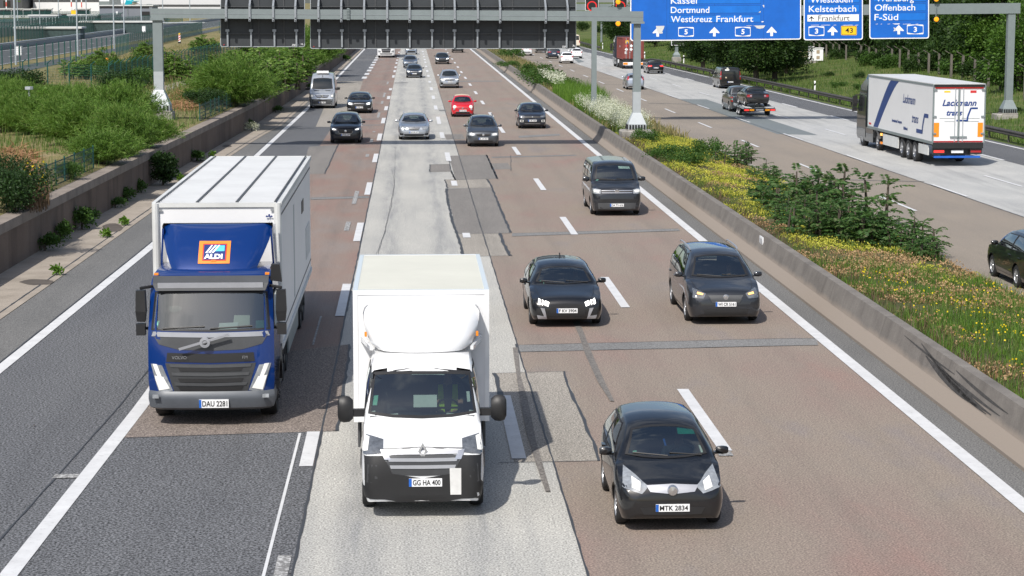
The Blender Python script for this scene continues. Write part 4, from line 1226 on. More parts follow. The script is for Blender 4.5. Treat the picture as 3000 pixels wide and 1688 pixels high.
def lay(sh, view, topl, botl, name, mat, parent, off=.006, ub=None, vb=None, cells='all', depth=.03, mirror=False, nu=None, nv=4):
 """lay a four-sided plate between two polylines on the shell, seen along an axis"""
 if ub is None:
  n = nu or max(4, 3 * (max(len(topl), len(botl)) - 1))
  ub = [k / n for k in range(n + 1)]
 if vb is None: vb = [k / nv for k in range(nv + 1)]
 nrm, pts = [], []
 for v in vb:
  row, rn = [], []
  for u in ub:
   t, b = poly_at(topl, u), poly_at(botl, u)
   p, n, d = sh.hit(view, lerp(t[0], b[0], v), lerp(t[1], b[1], v))
   nn = (n * .7 - d * .6).normalized()
   row.append(p + nn * off); rn.append(nn)
  pts.append(row); nrm.append(rn)
 mb = MB()
 I, J = len(vb), len(ub)
 idx = {}
 def vid(i, j, deep=False):
  k = (i, j, deep)
  if k not in idx:
   idx[k] = len(mb.v)
   p = pts[i][j]
   mb.v.append(tuple(p - nrm[i][j] * depth if deep else p))
  return idx[k]
 live = set()
 for i in range(I - 1):
  for j in range(J - 1):
   edge = i == 0 or j == 0 or i == I - 2 or j == J - 2
   if cells == 'all' or (cells == 'border') == edge: live.add((i, j))
 for (i, j) in live:
  mb.f.append((vid(i, j), vid(i, j + 1), vid(i + 1, j + 1), vid(i + 1, j))); mb.mi.append(0)
  for (di, dj, a, b) in ((-1, 0, (i, j), (i, j + 1)), (1, 0, (i + 1, j + 1), (i + 1, j)), (0, -1, (i + 1, j), (i, j)), (0, 1, (i, j + 1), (i + 1, j + 1))):
   if (i + di, j + dj) not in live:
    mb.f.append((vid(*a), vid(*a, True), vid(*b, True), vid(*b))); mb.mi.append(0)
 if mirror:
  n0 = len(mb.v)
  vs = [(-x, y, z) for x, y, z in mb.v]
  fs = [tuple(reversed(f)) for f in mb.f]
  mm = MB(); mm.v = vs; mm.f = fs; mm.mi = list(mb.mi)
  mm.build(name, mat, parent, True)
 return mb.build(name, mat, parent, True)
def win_bands(n, e):
 return [0, e] + [lerp(e, 1 - e, k / n) for k in range(1, n)] + [1 - e, 1]
def window(sh, view, topl, botl, name, parent, holes=True, eu=.03, ev=.05, n=8, m=5, mirror=False, frame=True):
 ub, vb = win_bands(n, eu), win_bands(m, ev)
 o = lay(sh, view, topl, botl, name, M['glass'] if holes else M['glass_dark'], parent, .009, ub, vb, 'inner' if frame else 'all', .004, mirror)
 if frame: lay(sh, view, topl, botl, 'window_seal', M['black'], parent, .011, ub, vb, 'border', .03, mirror)
 if holes: sh.holes.append((view, topl, botl, eu * .6, ev * .6, mirror))
 return o
def finish_body(sh, name, mat, parent, smooth=32):
 mb = sh.mb
 if sh.holes:
  keepf, keepm = [], []
  for f, mi in zip(mb.f, mb.mi):
   c = sum((Vector(mb.v[i]) for i in f), Vector()) / len(f)
   cut = False
   for view, tl, bl_, eu, ev, mir in sh.holes:
    for sg in ((1, -1) if mir else (1,)):
     x, y, z = c.x * sg, c.y, c.z
     if view == 'F' or view == 'B': a, b = x, z
     else: a, b = y, z
     if view in 'LR' and ((view == 'L') != (x > 0)): continue
     if view == 'F' and y > sh.sp['L'] * .62: continue
     if view == 'B' and y < sh.sp['L'] * .55: continue
     u = .5
     for _ in range(4):
      t_, b_ = poly_at(tl, u), poly_at(bl_, u)
      v = (b - t_[1]) / (b_[1] - t_[1])
      vc = min(1, max(0, v))
      e0 = lerp(poly_at(tl, 0)[0], poly_at(bl_, 0)[0], vc); e1 = lerp(poly_at(tl, 1)[0], poly_at(bl_, 1)[0], vc)
      uu = (a - e0) / (e1 - e0) if abs(e1 - e0) > 1e-6 else .5
      u = min(1, max(0, uu))
     if ev < v < 1 - ev and eu < uu < 1 - eu: cut = True
   if not cut:
    keepf.append(f); keepm.append(mi)
  mb.f, mb.mi = keepf, keepm
 return mb.build(name, mat, parent, smooth)
def wheel(parent, x, y, r, w, rim='rim', spokes=5, side=1, hub=.66):
 o = MB()
 prof = [(r * .62, -w / 2), (r * .9, -w / 2), (r * .985, -w * .36), (r, -w * .2), (r, w * .2), (r * .985, w * .36), (r * .9, w / 2), (r * .62, w / 2), (r * .62, -w / 2)]
 o.lathe(prof, 'X', 26, (0, 0, 0))
 t = o.build('wheel', M['tyre'], parent, True, loc=(x, y, r))
 d = MB(); s = side
 rr = r * hub
 d.lathe([(rr, s * (w / 2 - .012)), (rr * .93, s * (w / 2 - .005)), (rr * .88, s * (w / 2 - .03)), (rr * .84, s * (w / 2 - .10))], 'X', 24)
 for k in range(spokes):
  a = 2 * PI * k / spokes
  u = Vector((0, math.cos(a), math.sin(a))); v = Vector((0, -math.sin(a), math.cos(a)))
  c0 = Vector((s * (w / 2 - .03), 0, 0)); c1 = Vector((s * (w / 2 - .016), 0, 0))
  wa, wb = rr * .17, rr * .12
  q = [c0 - v * wa, c0 + v * wa, c1 + u * rr * .9 + v * wb, c1 + u * rr * .9 - v * wb]
  d.prism(q, (-s * .03, 0, 0))
 d.lathe([(0, s * (w / 2 - .008)), (rr * .2, s * (w / 2 - .01)), (rr * .24, s * (w / 2 - .04))], 'X', 12)
 d.build('rim', M[rim], t, True)
 b = MB(); b.lathe([(rr * .86, s * (w / 2 - .11)), (0, s * (w / 2 - .11))], 'X', 20); b.build('brake_disc', M['black'], t)
 return t
def number_plate(sh, view, parent, x, z, txt, w=.52, h=.115, tilt=0.0, off=.02, at=None, eu=True):
 if at is None:
  p, n, d = sh.hit(view, x, z)
  q1 = sh.hit(view, x - w / 2, z)[0]; q2 = sh.hit(view, x + w / 2, z)[0]
  y = min(p.y, q1.y, q2.y) - off if view == 'F' else max(p.y, q1.y, q2.y) + off
 else: y = at
 f = -1 if view == 'F' else 1
 pl = MB(); pl.box(x - w / 2, x + w / 2, min(y, y - f * .03), max(y, y - f * .03), z - h / 2, z + h / 2)
 po = pl.build('number_plate', M['plate_white'], parent)
 if eu:
  b = MB(); lx_ = x - w / 2 if view == 'F' else x + w / 2 - .045
  b.box(lx_, lx_ + .045, y - .002 if f < 0 else y - .001, y + .001 if f < 0 else y + .002, z - h / 2 + .002, z + h / 2 - .002)
  b.build('country_strip', M['plate_blue'], po)
 if txt:
  t = MB()
  vs, fs = text_mesh(txt, 1.0, .02, 'LEFT')
  vx0, vx1 = min(v[0] for v in vs), max(v[0] for v in vs); vz0, vz1 = min(v[2] for v in vs), max(v[2] for v in vs)
  sx, sz = (w - .085) / (vx1 - vx0), h * .68 / (vz1 - vz0)
  x0 = x - w / 2 + .06
  if f < 0: t.add([(x0 + (v[0] - vx0) * sx, y - .004, z - h * .34 + (v[2] - vz0) * sz) for v in vs], fs)
  else: t.add([(x + w / 2 - .06 - (v[0] - vx0) * sx, y + .004, z - h * .34 + (v[2] - vz0) * sz) for v in vs], fs)
  t.build('plate_lettering', M['sign_black'], po)
 return po
def mirror_part(parent, x, y, z, mat, sx=1, size=1.0):
 mb = MB()
 w, h, d = .20 * size, .14 * size, .11 * size
 rs = []
 for k, (u, q) in enumerate(((0, .55), (.15, .9), (.5, 1.0), (.85, .9), (1, .6))):
  xx = x + sx * (.03 + u * w)
  rs.append([(xx, y + d * q * .5 * math.cos(a), z + h * q * .5 * math.sin(a)) for a in [2 * PI * (j + .5) / 8 for j in range(8)]])
 mb.rings(rs)
 mb.beam((x - sx * .05, y + .02, z - h * .4), (x + sx * .08, y + .01, z - h * .25), .06, .04)
 return mb.build('wing_mirror', mat, parent, True)
def cabin(sh, parent, y0, y1, zf, hw, rows=2):
 """dashboard, seats and steering wheel seen through the glass"""
 d = MB()
 cz = zf
 d.rings([[(-hw, y0 - .25, cz - .5), (hw, y0 - .25, cz - .5), (hw, y0 - .28, cz - .03), (-hw, y0 - .28, cz - .03)],
             [(-hw, y0 + .38, cz - .5), (hw, y0 + .38, cz - .5), (hw, y0 + .36, cz - .10), (-hw, y0 + .36, cz - .10)]])
 d.build('dashboard', M['interior'], parent)
 for k in range(rows):
  ys = y0 + .95 + k * .85
  if ys > y1 - .1: break
  for sx in (-1, 1):
   s = MB()
   x = sx * hw * .5
   w = hw * .36
   s.rings([[(x - w, ys - .45, cz - .55), (x + w, ys - .45, cz - .55), (x + w, ys - .45, cz - .40), (x - w, ys - .45, cz - .40)], [(x - w, ys + .1, cz - .6), (x + w, ys + .1, cz - .6), (x + w, ys + .1, cz - .44), (x - w, ys + .1, cz - .44)]])
   s.rings([[(x - w, ys, cz - .5), (x + w, ys, cz - .5), (x + w, ys + .14, cz - .5), (x - w, ys + .14, cz - .5)], [(x - w * .8, ys + .16, cz + .14), (x + w * .8, ys + .16, cz + .14), (x + w * .8, ys + .24, cz + .14), (x - w * .8, ys + .24, cz + .14)]])
   s.box(x - .12, x + .12, ys + .16, ys + .25, cz + .17, cz + .34)
   s.build('seat', M['seat'], parent)
 st = MB(); n = 18
 c = Vector((hw * .5, y0 + .48, cz - .05)); t = R(62)
 rs = []
 for k in range(n):
  a = 2 * PI * k / n
  ctr = Vector((.185 * math.cos(a), -.185 * math.sin(a) * math.cos(t), .185 * math.sin(a) * math.sin(t)))
  rs.append(c + ctr)
 for k in range(n): st.bar(rs[k], rs[(k + 1) % n], .016, n=5)
 st.beam(rs[0], rs[n // 2], .04, .03)
 st.build('steering_wheel', M['black'], parent)
def seam_line(sh, view, pts, parent, name='door_gap', w=.012, mirror=True, mat='black'):
 """thin dark shut line along a polyline on the shell"""
 for sg in ((1, -1) if mirror else (1,)):
  mb = MB(); rows = []
  seq = []
  for a, b in zip(pts, pts[1:]):
   n = max(2, int(math.hypot(b[0] - a[0], b[1] - a[1]) / .08))
   seq += [(lerp(a[0], b[0], k / n), lerp(a[1], b[1], k / n)) for k in range(n)]
  seq.append(pts[-1])
  for i, (a, b) in enumerate(seq):
   p0, p1 = seq[max(0, i - 1)], seq[min(len(seq) - 1, i + 1)]
   t = Vector((p1[0] - p0[0], p1[1] - p0[1])).normalized()
   s = Vector((-t.y, t.x)) * w / 2
   r = []
   for q in (-1, 1):
    p, n, d = sh.hit(view, a + s.x * q, b + s.y * q)
    r.append(Vector((p.x * sg, p.y, p.z)) + Vector((n.x * sg, n.y, n.z)) * .004)
   rows.append(r)
  mb.grid(rows)
  mb.build(name, M[mat], parent)
def place(root, x, y, away=False, L=0, yaw=0.0):
 root.location = (x, y, 0)
 root.rotation_euler = (0, 0, (PI if away else 0) + yaw)
 if away: root.location = (x - L * math.sin(yaw), y + L, 0)
# ---- side profiles --------------------------------------------------------------------------------------------
def prof(kind, L, W, H, hood=.80, cowl=None, wtop=None, rear=None, belt=.92):
 """silhouette (distance from nose, height); the rear end: 'hatch', 'estate', 'sedan', 'suv', 'mpv', 'van'"""
 c = cowl if cowl is not None else L * .27
 w = wtop if wtop is not None else c + .85
 P = {}
 n = .62 * hood / .8
 top = [(0, n), (.03, n + .07), (.10, hood - .03), (.22, hood + .02), (c * .6, hood + .10), (c, belt + .06), (lerp(c, w, .5), lerp(belt + .06, H, .60)), (w, H - .045), (w + .45, H), (lerp(w, L, .55), H - .01)]
 bl = [(0, n - .10), (.12, hood - .10), (.4, hood - .02), (c, belt), (L * .6, belt + .03), (L - .5, belt + .05)]
 wid = [(0, .70), (.03, .80), (.08, .87), (.16, .925), (.35, .97), (.75, .995), (L * .5, 1.0), (L - .8, .985), (L - .3, .95), (L - .12, .90), (L - .04, .83), (L, .76)]
 roof = [(0, .60), (.2, .74), (c * .8, .80), (c, .80), (w, .66), (L * .55, .665)]
 bot = [(0, .30), (.05, .22), (.3, .19), (L * .5, .20), (L - .4, .22), (L - .05, .30), (L, .36)]
 if kind == 'hatch':
  top += [(L - .62, H - .07), (L - .38, H - .16), (L - .14, belt + .06), (L - .07, belt - .05), (L, .62)]
  roof += [(L - .6, .62), (L - .3, .66), (L, .66)]; bl += [(L - .1, belt + .0), (L, .55)]
 elif kind in ('estate', 'suv', 'mpv'):
  top += [(L - .50, H - .06), (L - .30, H - .12), (L - .10, belt + .06), (L - .05, belt - .05), (L, .64)]
  roof += [(L - .6, .64), (L - .3, .66), (L, .66)]; bl += [(L - .1, belt + .0), (L, .55)]
 elif kind == 'sedan':
  rb = L - .62
  top += [(L * .64, H - .05), (L * .72, H - .17), (rb - .1, belt + .16), (rb + .05, belt + .10), (L - .12, belt + .05), (L - .04, belt - .02), (L, .62)]
  roof += [(L * .68, .62), (rb, .74), (L, .66)]; bl += [(L - .1, belt - .02), (L, .55)]
 elif kind == 'van':
  top += [(L - .18, H - .02), (L - .08, H - .05), (L - .04, H - .22), (L, .75)]
  roof += [(L - .4, .80), (L - .1, .78), (L, .7)]; bl += [(L - .06, belt), (L, .55)]
  wid = [(0, .70), (.03, .80), (.08, .88), (.16, .93), (.4, .98), (.9, 1.0), (L - .1, .995), (L - .03, .96), (L, .90)]
 P.update(L=L, W=W, H=H, top=top, belt=bl, wid=wid, roof=roof, bot=bot, cowl=c, wt=w, beltz=belt, hood=hood, kind=kind)
 return P
def car(name, label, cat, group, P, col, x, y, away=False, metal=0.0, detail=2, wr=.31, axles=None, front=None, rear=None, rims='rim', spokes=5, yaw=0.0, rails=False, plate='', holes=None, lower=None, mirror_mat=None, roofmat=None, extra=None):
 L, W, H, c, w, b, hd = P['L'], P['W'], P['H'], P['cowl'], P['wt'], P['beltz'], P['hood']
 P['wr'] = wr
 P['axles'] = axles or (L * .19, L * .79)
 if detail < 2: P['step'] = .14
 sh = Shell(P)
 root = thing(name, label, cat, (0, 0, 0), 0, group)
 hol = (detail >= 2) if holes is None else holes
 pm = paint(col, metal)
 kind = P['kind']
 ze = H - .115
 zc = b + .075
 xt, xb_ = W * .5 * (.60 if kind != 'van' else .70), W * .5 * .765
 if kind == 'van': xb_ = W * .5 * .80
 window(sh, 'F', [(-xt, ze - .055), (-xt * .5, ze - .005), (0, ze + .005), (xt * .5, ze - .005), (xt, ze - .055)], [(-xb_, zc + .03), (-xb_ * .5, zc - .005), (0, zc - .015), (xb_ * .5, zc - .005), (xb_, zc + .03)], 'windscreen', root, hol, .035, .06, 10, 6)
 zt_, zb_ = H - .12, b + .035
 ya = c + .30; yb = w + .12
 if kind == 'sedan': ye0, ye1 = L * .70, L * .76
 elif kind == 'hatch': ye0, ye1 = L - .78, L - .55
 else: ye0, ye1 = L - .55, L - .42
 mid = lerp(yb, ye0, .46)
 if detail >= 1:
  if kind != 'van':
   window(sh, 'L', [(yb, zt_ - .02), (mid - .03, zt_)], [(ya, zb_), (mid - .03, zb_ + .01)], 'side_window', root, hol, .03, .06, 5, 4, True)
   window(sh, 'L', [(mid + .03, zt_), (ye0, zt_ - .03)], [(mid + .03, zb_ + .01), (ye1, zb_ + .05)], 'side_window', root, hol, .03, .06, 5, 4, True)
  else:
   window(sh, 'L', [(yb - .1, zt_ - .05), (yb + .8, zt_ - .05)], [(ya - .1, zb_), (yb + .8, zb_)], 'side_window', root, hol, .03, .06, 5, 4, True)
   for q in P.get('vanwin', ()):
    window(sh, 'L', [(q[0], zt_ - .05), (q[1], zt_ - .05)], [(q[0], zb_), (q[1], zb_)], 'side_window', root, hol, .03, .06, 5, 4, True)
 if kind == 'van':
  zr0, zr1, xr0, xr1 = b + .12, H - .22, W * .40, W * .37
 elif kind == 'sedan': zr0, zr1, xr0, xr1 = b + .16, H - .13, W * .36, W * .29
 else: zr0, zr1, xr0, xr1 = b + .10, H - .17, W * .375, W * .30
 if P.get('rearwin', True) and (away or detail >= 2):
  window(sh, 'B', [(xr1, zr1), (0, zr1 + .02), (-xr1, zr1)], [(xr0, zr0), (0, zr0 - .01), (-xr0, zr0)], 'rear_window', root, hol and P.get('rearhole', True), .03, .07, 8, 4)
 if hol:
  cabin(sh, root, c + .35, ye0, b + .0, W * .41, 2)
 tw = .205 if W > 1.7 else .185
 for ya_ in P['axles']:
  for sx in (-1, 1):
   wheel(root, sx * (W / 2 - tw / 2 - .035), ya_, wr, tw, rims, spokes, sx)
 mm = mirror_mat or pm
 for sx in (-1, 1): mirror_part(root, sx * (W / 2 * .94), c + .42, b + .10, mm, sx, P.get('msize', 1.0))
 if detail >= 2:
  ax0, ax1 = P['axles']
  seam_line(sh, 'L', [(ya + .0, b + .01), (ya + .02, .55), (ya + .06, .30)], root)
  seam_line(sh, 'T', [(W * .405, c - .02), (W * .38, c * .5), (W * .33, .16)], root, 'bonnet_gap')
  if not away:
   for q0, q1 in ((-.62, .02), (.06, .66)):
    mb = MB(); a_ = sh.hit('F', q0 * W * .5, zc + .05)[0]; b_ = sh.hit('F', q1 * W * .5, zc + .02)[0]; mb.bar(a_ + Vector((0, -.02, .01)), b_ + Vector((0, -.02, .0)), .012, n=5); mb.build('wiper', M['black'], root)
  seam_line(sh, 'L', [(mid, b + .02), (mid, .30)], root)
  seam_line(sh, 'L', [(ax0 + wr + .12, .285), (ax1 - wr - .1, .285)], root, 'sill_gap')
  for dy in (mid - .28, ye0 - .35):
   lay(sh, 'L', [(dy, b - .10), (dy + .2, b - .10)], [(dy, b - .135), (dy + .2, b - .135)], 'door_handle', pm, root, .03, nu=4, nv=2, mirror=True)
 if rails:
  for sx in (-1, 1):
   mb = MB(); xr_ = sx * (W / 2 * .655)
   pts = [(xr_, lerp(w + .25, ye0, t), H - .045 + .06 * math.sin(PI * (.12 + .76 * t)) ** .5 - (.03 if t in (0, 1) else 0)) for t in [k / 8 for k in range(9)]]
   for p, q in zip(pts, pts[1:]): mb.bar(p, q, .022, n=6)
   mb.build('roof_rail', M['rim_dark'] if rails != 'silver' else M['silver'], root)
 if lower:
  for k, (vw, yy) in enumerate((('F', 0), ('B', 0))):
   lay(sh, vw, [(-W * .44, .36), (0, .34), (W * .44, .36)], [(-W * .42, .24), (0, .235), (W * .42, .24)], 'bumper_lower', M[lower], root, .008, nu=10, nv=3)
 if front: front(sh, root, P)
 if rear: rear(sh, root, P)
 if extra: extra(sh, root, P)
 if plate is not None and plate != '':
  if away: number_plate(sh, 'B', root, 0, P.get('platez', .62), plate)
  else: number_plate(sh, 'F', root, P.get('platex', 0), P.get('platez', .40), plate)
 finish_body(sh, 'body', pm, root)
 place(root, x, y, away, L, yaw)
 return root
def two(fn):
 for sg in (1, -1): fn(sg)
def quad(sh, view, a, b, c_, d, name, mat, root, off=.008, mirror=False, nu=6, nv=3, depth=.03):
 return lay(sh, view, [a, b], [d, c_], name, M[mat] if isinstance(mat, str) else mat, root, off, nu=nu, nv=nv, mirror=mirror, depth=depth)
def std_front(grille=(.42, .66, .53, 'black'), lamps=None, lampmat='lens', low=(.44, .38, .25), badge=None, chrome=None, drl=None, fog=None, side_in=None):
 """grille=(half width, top z, bottom z, material); lamps = outline of one headlight in (x, z): inner top, outer top, outer bottom, inner bottom"""
 def f(sh, root, P):
  W = P['W']
  if grille:
   hw, z1, z0, mt = grille[:4]
   k = grille[4] if len(grille) > 4 else .9
   lay(sh, 'F', [(-hw, z1), (0, z1 + .005), (hw, z1)], [(-hw * k, z0), (0, z0 - .01), (hw * k, z0)], 'grille', M[mt], root, .007, nu=10, nv=3)
   if chrome:
    for cz, ch, cw in chrome:
     lay(sh, 'F', [(-cw, cz + ch / 2), (0, cz + ch / 2), (cw, cz + ch / 2)], [(-cw, cz - ch / 2), (0, cz - ch / 2), (cw, cz - ch / 2)], 'grille_bar', M['chrome'], root, .013, nu=10, nv=1)
  if lamps:
   it, ot, ob, ib = lamps
   lay(sh, 'F', [it, ((it[0] + ot[0]) / 2, (it[1] + ot[1]) / 2 + .008), ot], [ib, ((ib[0] + ob[0]) / 2, (ib[1] + ob[1]) / 2 - .006), ob], 'headlight', M[lampmat], root, .010, nu=8, nv=4, mirror=True)
   if drl:
    for d in drl:
     lay(sh, 'F', [d[0], d[1]], [d[3], d[2]], 'headlight_bulb', M[d[4]], root, .016, nu=5, nv=3, mirror=True)
  if low:
   hw, z1, z0 = low
   lay(sh, 'F', [(-hw, z1), (0, z1), (hw, z1)], [(-hw * .9, z0), (0, z0 - .01), (hw * .9, z0)], 'lower_intake', M['black'], root, .006, nu=10, nv=3)
  if fog:
   x0, x1, z1, z0 = fog[:4]
   quad(sh, 'F', (x0, z1), (x1, z1 + .01), (x1, z0), (x0, z0), 'fog_intake', fog[4] if len(fog) > 4 else 'black', root, .007, True)
  if badge:
   bz, br, mt = badge
   p, n, d = sh.hit('F', 0, bz)
   b = MB(); b.lathe([(0, -.03), (br * .8, -.025), (br, -.01), (br, .03)], 'Y', 16, (0, p.y, bz)); b.build('badge', M[mt], root, True)
  if P['hood']:
   pass
 return f
def std_rear(lamps, low='black', badge=None, mat='tail', inner=None, bump=None):
 def f(sh, root, P):
  it, ot, ob, ib = lamps
  lay(sh, 'B', [it, ot], [ib, ob], 'tail_light', M[mat], root, .010, nu=7, nv=4, mirror=True)
  if inner:
   a = inner
   lay(sh, 'B', [a[0], a[1]], [a[3], a[2]], 'reversing_light', M['lens'], root, .014, nu=4, nv=2, mirror=True)
  W = P['W']
  z = bump or .36
  lay(sh, 'B', [(-W * .44, z), (0, z), (W * .44, z)], [(-W * .40, .25), (0, .25), (W * .40, .25)], 'bumper_lower', M[low], root, .008, nu=10, nv=2)
  if badge:
   p, n, d = sh.hit('B', 0, badge)
   b = MB(); b.lathe([(0, .03), (.05, .025), (.055, 0), (.055, -.03)], 'Y', 14, (0, p.y, badge)); b.build('badge', M['chrome'], root, True)
 return f
GN = 'cars coming towards the bridge'
GF = 'vehicles driving away on the far lanes'
BLACK = (0.006, 0.007, 0.009); NAVY = (0.010, 0.014, 0.024); DGREY = (0.022, 0.025, 0.031); MGREY = (0.06, 0.068, 0.08)
SILVER = (0.46, 0.49, 0.53); WHITE = (0.78, 0.79, 0.80); RED = (0.50, 0.006, 0.016)
def yaris_x(sh, root, P):
 lay(sh, 'F', [(-.40, .735), (0, .755), (.40, .735)], [(-.34, .645), (0, .615), (.34, .645)], 'grille_plate', M['silver'], root, .014, nu=10, nv=3)
 p, n, d = sh.hit('F', 0, .66)
 b = MB(); b.lathe([(0, -.05), (.07, -.04), (.085, -.02), (.085, .03)], 'Y', 18, (0, p.y, .665)); b.build('badge', M['chrome'], root, True)
 lay(sh, 'F', [(-.5, .40), (0, .42), (.5, .40)], [(-.44, .30), (0, .29), (.44, .30)], 'lower_intake', M['black'], root, .008, nu=8, nv=2)
 s = MB(); x0, x1 = .22, .50
 q = [sh.hit('F', a, z)[0] + Vector((0, .02, -.0)) for a, z in ((x0, 1.40), (x1, 1.38), (x1 + .02, 1.29), (x0, 1.30))]
 s.add(q, [(0, 1, 2, 3)]); s.build('sun_strip', M['green_teal'], root)
 quad(sh, 'F', (-.52, 1.09), (-.46, 1.10), (-.46, 1.03), (-.53, 1.02), 'windscreen_sticker', 'green_paper', root, -.006)
 quad(sh, 'F', (.53, 1.16), (.57, 1.15), (.60, 1.05), (.56, 1.05), 'windscreen_sticker', 'paper', root, -.006)
 quad(sh, 'F', (-.03, 1.25), (.0, 1.25), (.02, 1.16), (-.01, 1.16), 'windscreen_tag', 'plate_blue', root, -.006)
M['green_teal'] = plain('green_sun_strip', (0.02, 0.30, 0.23), 0.5)
P = prof('hatch', 3.75, 1.69, 1.53, hood=.80, cowl=.78, wtop=1.62, belt=.94)
car('hatchback_car', 'small black hatchback with pale headlights and a silver grille plate beside the white box van', 'car', GN, P, BLACK, 3.95, 31.6, wr=.30, plate='MTK 2834',
 front=std_front(None, ((.36, .72), (.70, .93), (.755, .70), (.47, .615)), 'lens', None, drl=[((.48, .77), (.60, .82), (.62, .70), (.50, .66), 'lamp_soft')]), extra=yaris_x, spokes=6)
def peug_x(sh, root, P):
 for a, b in ((.44, .545), (.575, .61), (.64, .70)):
  lay(sh, 'F', [(a, .645 + (a - .44) * .25), (b, .66 + (b - .44) * .25)], [(a + .03, .545 + (a - .44) * .2), (b + .02, .56 + (b - .44) * .2)], 'headlight', M['lamp_on'], root, .016, nu=3, nv=3, mirror=True)
 quad(sh, 'F', (.56, .50), (.66, .51), (.545, .235), (.50, .235), 'bumper_fin', 'silver', root, .012, True)
 quad(sh, 'F', (.545, .30), (.745, .33), (.72, .24), (.50, .235), 'bumper_blade', 'silver', root, .014, True)
 quad(sh, 'F', (.67, .50), (.76, .50), (.76, .34), (.62, .33), 'fog_intake', 'black', root, .012, True)
 lay(sh, 'F', [(-.42, .60), (0, .62), (.42, .60)], [(-.46, .25), (0, .24), (.46, .25)], 'grille', M['black'], root, .007, nu=10, nv=4)
 mb = MB(); z = P['H']; mb.prism([(0, 2.75, z - .03), (0, 2.98, z - .05), (0, 2.98, z + .09)], (.03, 0, 0)); mb.build('roof_antenna', M['black'], root)
 quad(sh, 'F', (-.60, 1.03), (-.50, 1.04), (-.50, .97), (-.61, .955), 'windscreen_sticker', 'green_paper', root, -.006)
P = prof('hatch', 4.37, 1.86, 1.45, hood=.76, cowl=1.12, wtop=2.0, belt=.90); P['platez'] = .44
car('hatchback_car', 'black five-door car with bright white three-bar headlights and a roof fin', 'car', GN, P, BLACK, 3.83, 52.15, wr=.325, plate='F KV 3904', front=None, extra=peug_x, spokes=5, rims='rim_dark')
def seat_x(sh, root, P):
 quad(sh, 'F', (.56, .80), (.70, .83), (.72, .79), (.58, .765), 'indicator_light', 'lamp_orange', root, .018, True)
 lay(sh, 'F', [(-.40, .66), (0, .64), (.40, .66)], [(-.34, .58), (0, .56), (.34, .58)], 'grille_bar', M['grey_plastic'], root, .014, nu=8, nv=2)
 quad(sh, 'F', (-.62, 1.13), (-.54, 1.14), (-.54, 1.07), (-.63, 1.06), 'windscreen_sticker', 'green_paper', root, -.006)
P = prof('mpv', 4.85, 1.90, 1.70, hood=.88, cowl=.98, wtop=2.05, belt=1.02); P['platez'] = .54
car('people_carrier', 'dark grey people carrier with orange indicator strips and silver roof rails', 'car', GN, P, DGREY, 7.84, 52.4, metal=.3, wr=.34, plate='WI CR 5161', rails='silver', spokes=10,
 front=std_front((.44, .76, .62, 'grey_plastic', .8), ((.50, .80), (.80, .90), (.83, .70), (.56, .68)), 'grey_lens', (.58, .42, .26), badge=(.71, .075, 'chrome')), extra=seat_x)
def t6_x(sh, root, P):
 lay(sh, 'F', [(-.60, .985), (0, 1.0), (.60, .985)], [(-.58, .86), (0, .85), (.58, .86)], 'grille', M['black'], root, .008, nu=10, nv=2)
 for z in (.965, .885): lay(sh, 'F', [(-.58, z + .012), (.58, z + .012)], [(-.58, z - .012), (.58, z - .012)], 'grille_bar', M['chrome'], root, .016, nu=10, nv=1)
 p, n, d = sh.hit('F', 0, .925)
 b = MB(); b.lathe([(0, -.03), (.085, -.03), (.095, 0), (.095, .05)], 'Y', 18, (0, p.y, .925)); b.build('badge', M['chrome'], root, True)
 lay(sh, 'F', [(-.82, .64), (0, .66), (.82, .64)], [(-.76, .54), (0, .53), (.76, .54)], 'lower_intake', M['black'], root, .008, nu=10, nv=2)
 lay(sh, 'F', [(-.86, .50), (0, .51), (.86, .50)], [(-.84, .28), (0, .27), (.84, .28)], 'bumper_lower', M['grey_plastic'], root, .010, nu=10, nv=2)
 quad(sh, 'F', (.16, 1.80), (.60, 1.78), (.62, 1.70), (.18, 1.71), 'windscreen_paper', 'paper', root, -.008)
 quad(sh, 'F', (-.72, 1.30), (-.62, 1.31), (-.62, 1.25), (-.73, 1.24), 'windscreen_sticker', 'green_paper', root, -.006)
P = prof('van', 4.95, 1.92, 1.97, hood=1.08, cowl=.85, wtop=1.62, belt=1.22); P['vanwin'] = [(2.75, 3.7), (3.85, 4.75)]; P['platez'] = .42; P['msize'] = 1.35
P['roof'] = [(0, .62), (.2, .76), (.7, .86), (.85, .86), (1.62, .80), (4.9, .80)]
car('transporter_van', 'dark grey passenger van with chrome badge beside the median barrier', 'van', GN, P, DGREY, 7.72, 79.6, metal=.35, wr=.335, axles=(.92, 3.92), plate='DA TV 616', spokes=10,
 front=std_front(None, ((.60, 1.0), (.89, 1.04), (.90, .86), (.62, .855)), 'lens', None, drl=[((.66, .98), (.86, 1.0), (.86, .91), (.68, .90), 'lamp_soft')]), extra=t6_x)
P = prof('suv', 4.23, 1.82, 1.57, hood=.90, cowl=1.0, wtop=1.85, belt=1.0); P['platez'] = .52
car('crossover_car', 'black crossover with two oval ring lights beside the median barrier', 'car', GN, P, NAVY, 7.64, 134.5, wr=.34, plate='F MS 4296', spokes=5,
 front=std_front((.52, .80, .70, 'black', .95), ((.50, .82), (.84, .86), (.84, .74), (.52, .72)), 'grey_lens', (.56, .44, .30), badge=(.75, .06, 'chrome'), fog=(.52, .80, .57, .44), drl=[((.56, .565), (.78, .57), (.78, .44), (.58, .44), 'lamp_soft'), ((.585, .545), (.755, .55), (.755, .46), (.60, .46), 'black')],
 chrome=[(.33, .02, .5)]))
